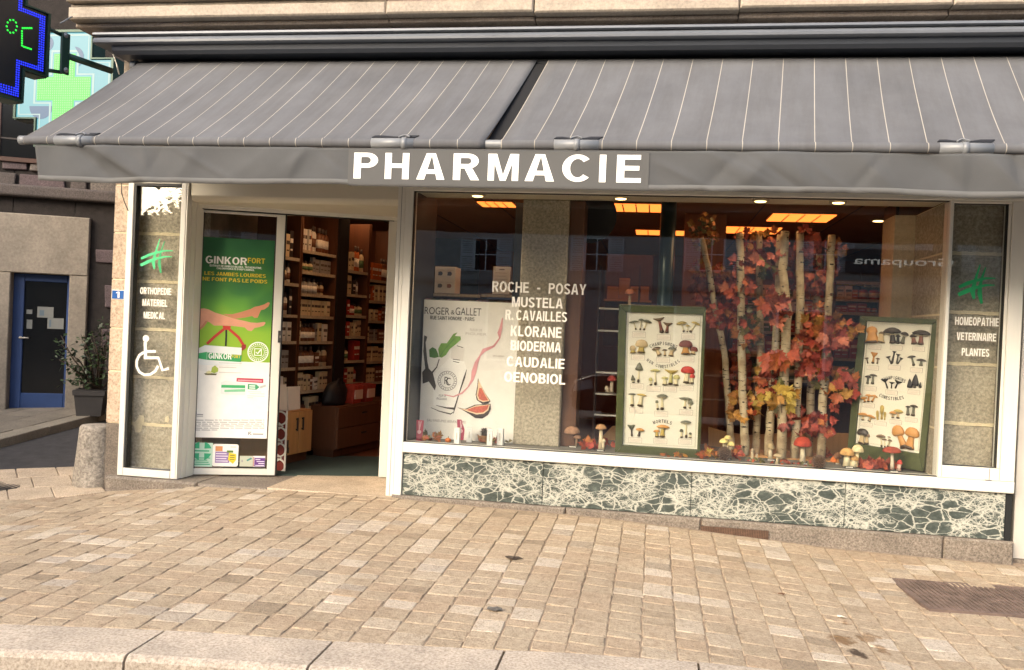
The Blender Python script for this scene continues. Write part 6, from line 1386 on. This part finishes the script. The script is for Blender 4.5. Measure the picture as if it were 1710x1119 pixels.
chart('olive framed chart of inedible and deadly mushrooms at the left of the birch poles', at(1027, 757.5, yb1), at(1168.5, 767, yb1-.03), at(1034, 508.5, yt1), at(1185, 513, yt1-.02),
      ((1047.5, 523), (1173.5, 527), (1038.5, 747), (1164, 752)), G_L, C_L, T_L, 7.461, (1020, 500), (165, 76))
G_R = [(185, 125, 70, 45, 190, 212, 75, 'O', 'O', 'dome'), (250, 148, 38, 28, 240, 210, 42, 'B', 'T', 'flat'), (320, 132, 110, 50, 325, 215, 32, 'D', 'D', 'flat'), (360, 165, 30, 20, 358, 218, 20, 'D', 'K', 'flat'), (405, 152, 50, 30, 385, 218, 22, 'D', 'G', 'flat'), (515, 145, 110, 40, 510, 225, 28, 'D', 'P', 'flat'), (460, 165, 42, 28, 468, 220, 28, 'D', 'P', 'flat'),
 (200, 288, 45, 30, 190, 350, 14, 'O', 'O', 'funnel'), (150, 313, 28, 12, 158, 348, 8, 'B', 'B', 'flat'), (225, 316, 28, 12, 220, 350, 8, 'B', 'B', 'flat'), (335, 272, 28, 12, 318, 350, 12, 'K', 'K', 'funnel'), (295, 307, 32, 14, 316, 352, 10, 'K', 'K', 'funnel'), (360, 291, 30, 12, 350, 352, 10, 'K', 'K', 'funnel'), (380, 316, 24, 12, 356, 352, 8, 'K', 'K', 'funnel'), (450, 303, 50, 16, 465, 365, 14, 'D', 'G', 'flat'), (515, 327, 60, 20, 512, 365, 18, 'D', 'G', 'flat'),
 (160, 437, 42, 20, 155, 485, 14, 'D', 'G', 'flat'), (195, 427, 50, 18, 188, 487, 16, 'D', 'G', 'flat'), (272, 460, 50, 20, 290, 515, 10, 'K', 'K', 'funnel'), (318, 478, 36, 12, 315, 515, 8, 'K', 'K', 'funnel'), (360, 472, 50, 18, 340, 515, 10, 'K', 'K', 'funnel'), (438, 480, 34, 52, 440, 512, 12, 'K', 'G', 'cone'), (475, 458, 45, 66, 470, 512, 14, 'K', 'G', 'cone'), (508, 491, 18, 34, 507, 513, 8, 'K', 'G', 'cone'),
 (130, 580, 50, 20, 140, 606, 14, 'O', 'O', 'flat'), (165, 562, 50, 20, 160, 606, 14, 'O', 'O', 'flat'), (205, 567, 40, 18, 183, 606, 12, 'O', 'O', 'flat'), (125, 687, 65, 24, 125, 728, 16, 'O', 'T', 'flat'), (180, 702, 60, 20, 165, 735, 16, 'O', 'T', 'flat'), (222, 690, 18, 52, 224, 725, 10, 'Y', 'Y', 'club'), (252, 657, 26, 56, 250, 722, 12, 'Y', 'Y', 'club'), (272, 690, 16, 36, 270, 726, 8, 'Y', 'Y', 'club'), (325, 677, 46, 22, 325, 712, 14, 'O', 'T', 'flat'), (362, 666, 60, 24, 358, 716, 16, 'Y', 'T', 'flat'), (425, 637, 30, 14, 425, 695, 18, 'D', 'G', 'flat'), (465, 633, 50, 18, 458, 700, 18, 'D', 'G', 'flat'),
 (125, 807, 75, 45, 113, 888, 34, 'D', 'T', 'dome'), (152, 827, 38, 28, 150, 888, 22, 'B', 'T', 'dome'), (245, 832, 60, 22, 250, 908, 10, 'B', 'C', 'flat'), (270, 856, 32, 14, 272, 910, 8, 'B', 'C', 'flat'), (305, 862, 30, 16, 300, 912, 8, 'B', 'C', 'flat'), (300, 839, 22, 10, 290, 910, 7, 'B', 'C', 'flat'), (358, 797, 75, 66, 405, 915, 40, 'O', 'O', 'dome'), (455, 808, 85, 58, 430, 920, 46, 'O', 'O', 'dome')]
C_R = [(203, 238), (345, 243), (495, 250), (188, 377), (332, 375), (480, 393), (172, 515), (313, 542), (463, 540), (160, 628), (145, 755), (240, 748), (342, 738), (445, 725), (130, 913), (268, 930), (420, 955)]
T_R = [('CHAMPIGNONS', (246, 460), (330, 442), (408, 470), 20), ('COMESTIBLES', (232, 555), (312, 582), (396, 572), 20)]
q1, q2 = at(1415, 765, .70), at(1543.5, 787.5, .30)
chart('olive framed chart of edible mushrooms leaning in the right corner of the window', q1, q2, at(1437.5, 527.5, .62), at(1572, 529.5, .22),
      ((1448, 539), (1558, 541.5), (1427, 752), (1534, 774)), G_R, C_R, T_R, 3.996, (1410, 520), (78, 38))

# ================================================================ birch poles, maple sprays and the small display pieces
def bark():
    m = bpy.data.materials.new('birch_bark'); t, b, o = nodes(m)
    v1, v2 = coords(t, (6, 6, 30)), coords(t, (1, 1, 1))
    n1 = N(t, 'ShaderNodeTexNoise', Scale=2.2, Detail=4.0, Roughness=.6); t.links.new(v1, n1.inputs['Vector'])
    r1 = ramp(t, [(.60, (1, 1, 1)), (.66, (.08, .06, .05))]); t.links.new(n1.outputs['Fac'], r1.inputs[0])
    n2 = N(t, 'ShaderNodeTexNoise', Scale=9.0, Detail=6.0); t.links.new(v2, n2.inputs['Vector'])
    r2 = ramp(t, [(.3, hx('8f7a5c')), (.5, hx('b9a684')), (.7, hx('cbbd9f'))]); t.links.new(n2.outputs['Fac'], r2.inputs[0])
    mx = N(t, 'ShaderNodeMix', data_type='RGBA', blend_type='MULTIPLY'); mx.inputs['Factor'].default_value = 1.0; t.links.new(r2.outputs[0], mx.inputs['A']); t.links.new(r1.outputs[0], mx.inputs['B']); t.links.new(mx.outputs['Result'], b.inputs['Base Color'])
    b.inputs['Roughness'].default_value = .7; bumpit(t, b, n2.outputs['Fac'], .4, .005); return m
BARK = bark(); KNOT = flat('2f2620', .9); CUT = flat('c2a27c')
POLES = [('leftmost birch pole, thin and leaning beside the left chart', [(1172, 398), (1181, 440), (1193, 510), (1210, 590), (1216, 670), (1222, 752)], 6.5, .85), ('second birch pole from the left, ringed dark at its top', [(1236, 390), (1236.5, 450), (1238, 577), (1242, 690), (1244.5, 757)], 8, .72), ('slim birch pole crowned with red leaves, third from the left', [(1268, 392), (1268.5, 470), (1270, 600), (1265, 690), (1262.5, 753)], 7, .88), ('birch pole behind the bent one in the middle of the display', [(1303, 393), (1300, 470), (1296, 570), (1288, 680), (1283, 757)], 8, .80), ('thick bent birch pole in the middle of the display', [(1312, 387), (1306.5, 450), (1315, 521), (1309, 637), (1304.6, 759)], 9, .68), ('straight birch pole right of the bent one', [(1335.5, 387), (1336, 490), (1333, 640), (1327, 760)], 8, .74), ('greyish birch pole half hidden by leaves, second from the right', [(1369, 425), (1364, 490), (1357, 600), (1349.6, 761)], 7.5, .92), ('rightmost birch pole with a clean cut top', [(1389, 393), (1385, 491), (1377.5, 620), (1371, 758)], 8, .78)]
rb_ = random.Random(12)
for lab, pts, r, Y in POLES:
    Y -= .14; P_ = [at(x, y, Y) for x, y in pts]; b = MB().m(BARK); R0 = r*(7.0+Y)/FPX*.84; fine = []
    for A_, B_ in zip(P_, P_[1:]):
        for k in range(6): fine.append(A_.lerp(B_, k/6)+Vector((rb_.gauss(0, .0025), rb_.gauss(0, .0025), 0)))
    fine.append(P_[-1]); fine[-1].z = PZ+.012
    RR = [R0*(.86+.18*i/len(fine)+rb_.uniform(-.04, .04)) for i in range(len(fine))]; b.tube(fine, RR, 14)
    b.m(CUT); d_ = (fine[0]-fine[1]).normalized(); b.lathe(fine[0], [(RR[0]*.93, -.001), (RR[0]*.9, .003), (0, .003)], 14, d_); b.m(KNOT)
    for k in range(12):
        i = rb_.randrange(1, len(fine)-1); a = rb_.uniform(-2.6, -.5); c = fine[i]+Vector((math.cos(a), math.sin(a), 0))*RR[i]*.93; b.lathe(c, [(0, -.006), (RR[i]*.32, -.002), (RR[i]*.3, .003), (0, .008)], 8, (0, 0, 1))
    tag(b.build('birch_pole', None, fine[-1]), lab, 'birch pole', 'birch poles in the window display')
b = MB(WORLD).m(WOODL); p, q = zp(1236, 766, PZ), zp(1402, 778, PZ); b.box(p.x, q.x, .56, 1.02, PZ, PZ+.012, .003); tag(b.build('base_board', None, (p.x, .6, PZ)), 'light wooden base board under the birch poles', 'board')
b = MB(F((0, 1.12, 0))).m(WOODL); f_ = b.fr; b.prism([f_.px(1183, 790), f_.px(1426, 790), f_.px(1424, 724), f_.px(1330, 722), f_.px(1250, 727), f_.px(1215, 722), f_.px(1183, 713)], -.02, 0); b.prism([f_.px(985, 780), f_.px(1060, 780), f_.px(1060, 705), f_.px(1022, 712), f_.px(1000, 735)], -.019, -.001); tag(b.build('back_screen', None, f_.p(*f_.px(1300, 790))), 'low light wooden screen with a wavy top behind the poles', 'screen')

LC = {'red': ('b03a1e', '9a321c', 'be5030'), 'dark': ('8e361e', '9e4222', 'b4542c'), 'orange': ('c0602a', 'b54a24', 'cf7a34'), 'gold': ('b8772e', 'c48a34', 'a8602a'), 'yellow': ('cfa83e', 'd8b850', 'c48c34'), 'pink': ('b4523a', 'c06a4c', 'a24630'), 'olive': ('6d6a34', '8a7c3c', '5a5230')}
MAPLE = [(0, -.02), (.16, .06), (.30, .02), (.27, .14), (.48, .20), (.40, .30), (.62, .52), (.42, .50), (.40, .62), (.22, .50), (.24, .78), (.12, .74), (0, 1.0)]
MAPLE = MAPLE + [(-x, y) for x, y in MAPLE[-2:0:-1]]
_lm = {}
def lm(c):
    if c not in _lm:
        h = hx(c); m = mat('maple_'+c, tuple(x*.58 for x in h), .6, var=.3, scale=25, col2=tuple(min(1, x*1.05+.012) for x in h)); _lm[c] = m
    return _lm[c]
def maple(b, p, d, nrm, L):
    d = d.normalized(); nrm = (nrm-d*nrm.dot(d)).normalized(); s = d.cross(nrm); c = rl_.uniform(-.6, .6)
    pts = [p+s*(x*L)+d*(y*L)+nrm*(L*(abs(x)*c+.2*math.sin(y*3))) for x, y in MAPLE]; ctr = p+d*(.35*L)+nrm*(L*.02); i = b.add(pts+[ctr]); k = len(pts)
    for j in range(k): b.face([i+j, i+(j+1) % k, i+k], True)
SPR = [('feathery golden leaf spray at the upper left above the left chart', 1176, 388, 20, 30, 40, 15, ('gold', 'gold', 'olive'), .86), ('red orange leaf spray on the leaning pole below the golden one', 1186, 452, 26, 16, 20, 22, ('red', 'orange', 'gold'), .80), ('dense dark red spray between the chart and the second pole', 1205, 482, 44, 30, 64, 20, ('dark', 'dark', 'red'), .86), ('orange red leaves hanging on the second pole', 1233, 470, 14, 36, 16, 26, ('orange', 'red'), .64), ('red and orange spray low on the leaning pole', 1212, 530, 30, 22, 30, 20, ('red', 'orange', 'red'), .76), ('mixed green and orange spray round the second pole', 1247, 552, 16, 32, 24, 24, ('orange', 'gold', 'olive', 'red'), .66), ('red spray crowning the slim third pole', 1270, 402, 36, 20, 30, 18, ('red', 'orange', 'gold', 'dark'), .82), ('dark maroon leaves below the crown of the third pole', 1252, 432, 12, 12, 8, 24, ('dark', 'pink'), .90), ('olive and rust leaf pair beside the bent pole top', 1287, 440, 20, 16, 9, 30, ('pink', 'olive', 'dark'), .72), ('large rose red leaves on the middle pole', 1289, 510, 18, 26, 9, 42, ('pink', 'pink', 'orange'), .62), ('big faded red maple leaf against the bent pole', 1305, 592, 12, 10, 4, 52, ('pink', 'orange'), .56), ('large dark red mass right of the bent pole', 1352, 450, 36, 44, 90, 20, ('dark', 'dark', 'red'), .78), ('dark red sprig at the top of the straight pole', 1349, 398, 10, 20, 14, 20, ('dark', 'red'), .70), ('rust orange spray right of the straight pole', 1358, 545, 22, 32, 34, 24, ('orange', 'gold', 'red'), .66), ('curly golden spray across the rightmost pole', 1396, 545, 34, 16, 30, 24, ('gold', 'orange'), .64), ('bright crimson leaves on the rightmost pole', 1392, 566, 20, 12, 8, 34, ('red', 'red', 'pink'), .60), ('loose yellow and crimson leaves at the far right', 1402, 640, 26, 36, 15, 32, ('yellow', 'red', 'orange', 'olive'), .64), ('pink red column of leaves down the straight pole', 1336, 590, 12, 34, 26, 20, ('pink', 'red', 'pink'), .64), ('pale yellow maple leaves low on the bent pole', 1304, 662, 14, 24, 9, 36, ('yellow', 'yellow', 'olive'), .58), ('orange leaves between the second and third poles', 1258, 655, 12, 40, 26, 22, ('orange', 'orange', 'yellow'), .70), ('dark red spray behind the second pole', 1228, 612, 16, 40, 24, 20, ('dark', 'red', 'dark'), .84), ('crimson spray at the foot of the straight pole', 1331, 703, 24, 22, 28, 22, ('red', 'dark', 'pink'), .64), ('red spray at the foot of the right poles', 1368, 708, 22, 18, 26, 22, ('red', 'dark', 'orange'), .66), ('thin yellow spray low beside the leaning pole', 1231, 680, 7, 22, 9, 26, ('yellow', 'gold'), .72), ('tiny golden sprig right of the clean cut pole top', 1402, 415, 10, 7, 8, 22, ('gold', 'orange'), .80), ('red and rust leaves hanging between the middle poles', 1290, 620, 14, 30, 14, 26, ('orange', 'red', 'red'), .68), ('orange leaf cluster under the rust spray', 1360, 612, 14, 14, 9, 30, ('orange', 'red'), .62)]
for lab, cx, cy, rx, ry, n, sz, pal, Y in SPR:
    Y = Y-(.06 if n > 10 else .12); n = int(n*1.7); sz *= .62; rx *= 1.12; cx -= 6 if cx > 1385 else 0
    b = MB(); o = at(cx, cy, Y); k = (7+Y)/FPX; b.m(flat('5a4030', .8)); bot = at(cx+rl_.uniform(-4, 4), cy+ry*1.15, Y)
    b.tube([bot, o, at(cx+rl_.uniform(-5, 5), cy-ry*.8, Y)], [.004, .003, .0015], 5)
    for j in range(n):
        a = rl_.uniform(0, 6.283); r = math.sqrt(rl_.random()); p = o+Vector((rx*k*r*math.cos(a), rl_.gauss(0, .05), ry*k*r*math.sin(a)))
        p.y = max(.14, p.y)
        b.m(lm(rl_.choice(LC[rl_.choice(pal)]))); maple(b, p, Vector((rl_.gauss(0, 1)+.6*math.cos(a), rl_.gauss(0, .4), rl_.gauss(-.2, .9))), Vector((rl_.gauss(0, .5), -1, rl_.gauss(.2, .5))), sz*k*rl_.uniform(.75, 1.2))
    tag(b.build('maple_spray', None, o), lab, 'leaf spray', 'autumn maple leaf sprays on the poles')

def cap(b, o, w, h, c, up=(0, 0, 1), gill='b79a74', sty='dome'):
    up = Vector(up).normalized(); b.m(mat('cap_'+c, c, .85, var=.3, scale=30))
    pr = [(w*.97, -h*.06), (w, h*.06), (w*.9, h*.42), (w*.62, h*.78), (w*.3, h*.95), (0, h)] if sty == 'dome' else [(w*.96, -h*.1), (w, h*.1), (w*.7, h*.55), (w*.3, h*.85), (0, h*.9)]
    b.lathe(o, pr, 16, up); b.m(flat(gill, .8)); b.lathe(o, [(0, -h*.10), (w*.5, -h*.14), (w*.95, -h*.065)], 16, up)
def model(lab, x, y, items, block=True, Yfix=None, zb=None):
    p = at(x, y, Yfix) if Yfix else zp(x, y, PZ)
    if Yfix: base = p
    else: base = p
    k = (base-CAM).length/FPX; t_ = thing('mushroom_model', lab, 'mushroom model', base, 'model mushrooms in the window display')
    b = MB(); bs = MB().m(flat('8d8270', .8)); bs.lathe(base, [(.03, 0), (.032, .004), (.02, .012), (0, .014)], 10)
    if block: bs.m(flat('24211d', .6)).box(base.x-.035, base.x+.035, base.z+.0, base.z+.012, -(base.y-.035), -(base.y-.055)); bs.m(flat('d8d3c4')).box(base.x-.028, base.x+.028, base.z+.002, base.z+.010, -(base.y-.055), -(base.y-.056))
    bs.build('stand', t_)
    sb = MB(); cb_ = MB()
    for dx, hh, w, hc, sw, c, sc_, lean in items:
        o = base+Vector((dx*k, 0, .006)); e = o+Vector((lean*k, .0, hh*k)); sb.m(mat('stalk_'+sc_, sc_, .7, var=.15, scale=30)); sb.tube([o, o.lerp(e, .5)+Vector((-lean*.15*k, 0, 0)), e], [sw*k*.62, sw*k*.48, sw*k*.42], 10); cap(cb_, e-Vector((0, 0, hc*k*.15)), w*k*.5, hc*k, c, Vector((lean*.02, -.08, 1)))
    sb.build('stalk', t_); cb_.build('cap', t_)
model('pale brown twin stemmed mushroom model right of the granite pillar', 957, 746, [(-2, 24, 27, 11, 5, '9a7458', 'a58a6c', -1), (4, 15, 14, 6, 4, '9a7458', 'a58a6c', 2)])
model('tall tan mushroom model with a swollen stem beside the left chart', 1003, 752, [(0, 36, 19, 7, 7, 'a8825c', 'cdbb98', -1), (3, 14, 8, 5, 6, 'd4c4a0', 'd4c4a0', 1)])
model('brown capped mushroom model in front of the left chart corner', 1155, 761, [(0, 17, 21, 8, 4, '8d5a3c', 'b59a78', -2)])
model('cream oyster mushroom cluster model on a grey stump', 1213, 766, [(-3, 26, 15, 6, 6, 'd6c27e', 'b8a684', -2), (4, 22, 13, 6, 5, 'd6c27e', 'b8a684', 2), (0, 32, 12, 5, 5, 'd6c27e', 'b8a684', 1)])
model('tiny grey mushroom model at the foot of the poles', 1256, 768, [(0, 13, 6, 5, 5, '9a8a70', 'b8a684', 0), (7, 7, 4, 3, 4, '9a8a70', 'b8a684', 0)])
model('small olive capped mushroom model between the pole feet', 1286, 768, [(0, 19, 13, 8, 6, 'a3906a', 'cdbb98', 0)])
model('thin pale mushroom model with a flat tilted cap', 1297, 777, [(0, 14, 14, 4, 4, 'b5a07c', 'cdbb98', 1)])
model('large red capped mushroom model on a thick white stem', 1340, 774, [(0, 30, 28, 13, 8, 'a8402c', 'd3c4a4', -1)])
model('cluster of cream mushroom models left of the edible chart', 1416, 780, [(-2, 20, 22, 10, 10, 'c79a5c', 'dccfa8', 0), (7, 12, 13, 7, 9, 'c79a5c', 'dccfa8', 2), (12, 26, 18, 10, 6, 'd6c79a', 'd6c79a', 1)])
model('small orange brown round mushroom models beside the cream cluster', 1398, 775, [(0, 10, 13, 9, 6, '6d4a2c', 'c78a4a', 0), (-2, 4, 11, 8, 6, 'c46a2c', 'c78a4a', -3)], False)
model('red brown mushroom model with a slim white stem before the edible chart', 1490, 787, [(0, 30, 27, 7, 5, '9a4632', 'dccfb4', -2), (9, 12, 8, 6, 6, 'b8453a', 'd8b8a4', 1)])
model('round tan mushroom model standing above the left chart', 1051, 513, [(0, 22, 17, 9, 5, 'a8664a', 'cdb48c', 0)], False, .72)
model('red capped mushroom model on the slim rack', 1020, 656, [(1, 21, 16, 8, 6, '9a3a34', 'd3c2a8', 0), (-6, 5, 7, 6, 5, 'd3c2a8', 'd3c2a8', -1)], False, .75)
for x, y, r, lab in ((1209, 760, 11, 'dark brown pine cone beside the fallen leaves'), (1367, 775, 11, 'greyish pine cone right of the red mushroom')):
    o = zp(x, y+9, PZ); k = (o-CAM).length/FPX*r; b = MB(); q = random.Random(x); b.m(flat('3b2a20', .8)); c = o+Vector((0, 0, k)); b.lathe(o, [(0, .0), (k*.6, k*.3), (k*.7, k), (k*.45, k*1.6), (0, k*1.95)], 12); b.m(mat('cone_scale', '6b5442', .7, var=.3, scale=40))
    for i in range(110):
        f = (i+.5)/110; ph = i*2.39996; el = math.asin(2*f-1); d_ = Vector((math.cos(ph)*math.cos(el), math.sin(ph)*math.cos(el), math.sin(el))); p = c+d_*k*.62; up = Vector((0, 0, 1)); s_ = d_.cross(up).normalized() if abs(d_.z) < .98 else Vector((1, 0, 0)); t2_ = (d_+up*.5).normalized()
        j = b.add([p-s_*k*.16, p+s_*k*.16, p+t2_*k*.42+s_*k*.13, p+t2_*k*.48, p+t2_*k*.42-s_*k*.13]); b.face([j, j+1, j+2, j+3, j+4])
    tag(b.build('pine_cone', None, o, solid=.003), lab, 'pine cone', 'pine cones on the window ledge')
# fallen leaves in small heaps
for x, y, rx, n, sz, pal, lab in ((1183, 765, 16, 16, 18, ('gold', 'orange', 'yellow'), 'heap of golden fallen leaves beside the left chart'), (1228, 766, 10, 8, 14, ('orange', 'red'), 'rust red leaves right of the dark pine cone'), (985, 750, 10, 9, 18, ('red', 'red', 'orange'), 'bright red leaves beside the tall tan mushroom model'), (1012, 748, 8, 8, 16, ('red', 'pink'), 'pinkish red leaves at the foot of the slim rack'), (1465, 784, 22, 26, 16, ('dark', 'red', 'dark'), 'dark red fallen leaves in front of the edible chart'), (1384, 767, 7, 4, 18, ('orange', 'red'), 'single orange leaf pair right of the greyish pine cone'), (725, 738, 16, 14, 14, ('olive', 'dark', 'gold'), 'olive brown leaves in the left corner of the window'), (830, 740, 22, 18, 12, ('olive', 'olive', 'dark'), 'olive leaves scattered before the perfume poster'), (915, 743, 22, 12, 10, ('olive', 'dark'), 'a few dry leaves at the foot of the granite pillar'), (1125, 764, 24, 14, 10, ('olive', 'gold'), 'dry stalks and leaves along the foot of the left chart'), (1300, 776, 60, 34, 9, ('olive', 'dark'), 'dry crumbled leaves along the window edge before the poles')):
    b = MB(); o = zp(x, y, PZ); k = (o-CAM).length/FPX
    for j in range(n):
        p = o+Vector((rl_.uniform(-rx, rx)*k, rl_.uniform(-.06, .08), .006+abs(rl_.gauss(0, .012))*(2 if sz > 12 else .6))); p.y = max(.15, p.y)
        b.m(lm(rl_.choice(LC[rl_.choice(pal)]))); maple(b, p, Vector((rl_.gauss(0, 1), rl_.gauss(0, .6), rl_.uniform(-.1, .7))), Vector((rl_.gauss(0, .5), -.7, .8)), sz*k*rl_.uniform(.6, 1.1))
    tag(b.build('fallen_leaves', None, o), lab, 'leaves', 'fallen leaves on the window ledge')
# perfume boxes and tubes
def pbox(x, y, w, h, c, lab, kind, gcol='b9b4a8'):
    o = zp(x, y, PZ); k = (o-CAM).length/FPX; w *= k*.5; h *= k; f_ = F(o, (1, .12*(1 if int(x) % 2 else -1), 0)); b = MB(f_)
    if kind == 'box':
        b.m(flat(c, .5)).box(-w, w, .001, h, -w*1.6, 0, .002); b.m(flat(gcol)).stroke([(0, h*.28), (0, h*.72)], w*.35, .0004, .0012); b.box(-w*.9, w*.9, h*.86, h*.875, .0004, .001)
        tag(b.build('perfume_box', None, o), lab, 'box', 'white perfume cartons in the window')
    else:
        b.m(flat(c, .35)); i = b.add([f_.p(-w*.72, .002, .008), f_.p(w*.72, .002, .008), f_.p(w*.72, .002, -.012), f_.p(-w*.72, .002, -.012), f_.p(-w, h, .0), f_.p(w, h, .0), f_.p(w, h, -.004), f_.p(-w, h, -.004)])
        for q in ((0, 1, 5, 4), (1, 2, 6, 5), (2, 3, 7, 6), (3, 0, 4, 7), (3, 2, 1, 0), (4, 5, 6, 7)): b.face([i+j for j in q])
        b.m(flat(gcol)); b.prism(arc(0, h*.45, w*.5, 0, 360, 16)[:-1], .006, .0105); b.stroke([(-w*.2, h*.95), (0, h*.55)], w*.2, .003, .0105); b.stroke([(w*.4, h*.95), (0, h*.55)], w*.2, .003, .0105)
        tag(b.build('cream_tube', None, o), lab, 'tube', 'coloured cream tubes in the window')
pbox(700, 737, 13, 35, 'a83a50', 'crimson cream tube alone in the left corner of the window', 'tube', 'd8a8ac'); pbox(769, 735, 14, 34, 'a83a58', 'crimson cream tube between the white perfume cartons', 'tube', 'd8a8ac'); pbox(826, 731, 14, 28, 'c9922c', 'amber yellow cream tube behind the right white cartons', 'tube', 'd8c08c')
for x, y, w, h, lab in ((743, 733, 9, 23, 'leftmost of the white perfume cartons, set furthest back'), (762, 742, 9, 27, 'white perfume carton just left of the middle crimson tube'), (783, 739, 9, 25, 'white perfume carton just right of the middle crimson tube'), (817, 745, 9, 28, 'white perfume carton in front of the small basket'), (834, 744, 10, 28, 'rightmost white perfume carton below the yellow tube')): pbox(x, y, w, h, 'e4e2dc', lab, 'box')
o = zp(808, 738, PZ); b = MB().m(mat('wicker', '8a6238', .7, var=.3, scale=60, bump=.5)); b.lathe(o, [(.04, 0), (.05, .01), (.058, .055), (.062, .06), (.052, .05), (.04, .02), (0, .018)], 18); tag(b.build('wicker_basket', None, o), 'small wicker basket between the white perfume cartons', 'basket')
b = MB(); oc = o+Vector((0, 0, .03)); b.m(flat('3b2a20'))
for i in range(40):
    ph = i*2.4; el = -.6+1.9*i/40; d_ = Vector((math.cos(ph)*math.cos(el), math.sin(ph)*math.cos(el), math.sin(el))); p = oc+Vector((0, 0, .045))+d_*.022; s_ = d_.cross(Vector((0, 0, 1))).normalized(); j = b.add([p-s_*.008, p+s_*.008, p+d_*.02+s_*.006+Vector((0, 0, .008)), p+d_*.02-s_*.006+Vector((0, 0, .008))]); b.face([j, j+1, j+2, j+3])
b.lathe(oc, [(.015, 0), (.026, .03), (.018, .065), (0, .08)], 10); tag(b.build('pine_cone', None, oc), 'small dark pine cone in the wicker basket', 'pine cone', 'pine cones on the window ledge')
o = zp(748, 739, PZ); b = MB().m(mat('small_pumpkin', 'c46a24', .5, var=.15, scale=30)); k = .026
n_ = 18; 
for rr_2 in (0,):
    i0 = len(b.v); rows = 8
    for r in range(rows+1):
        el = -math.pi/2+math.pi*r/rows
        for c in range(n_): a = 6.283*c/n_; q = k*math.cos(el)*(1+.10*math.cos(a*6)); b.v.append(o+Vector((q*math.cos(a), q*math.sin(a), k*.78+k*.78*math.sin(el))))
    for r in range(rows):
        for c in range(n_): b.face([i0+r*n_+c, i0+r*n_+(c+1) % n_, i0+(r+1)*n_+(c+1) % n_, i0+(r+1)*n_+c], True)
b.m(flat('5a5a2c')).tube([o+Vector((0, 0, k*1.5)), o+Vector((.004, 0, k*2))], .004, 6); tag(b.build('small_gourd', None, o), 'little orange gourd in the left corner of the window', 'gourd')
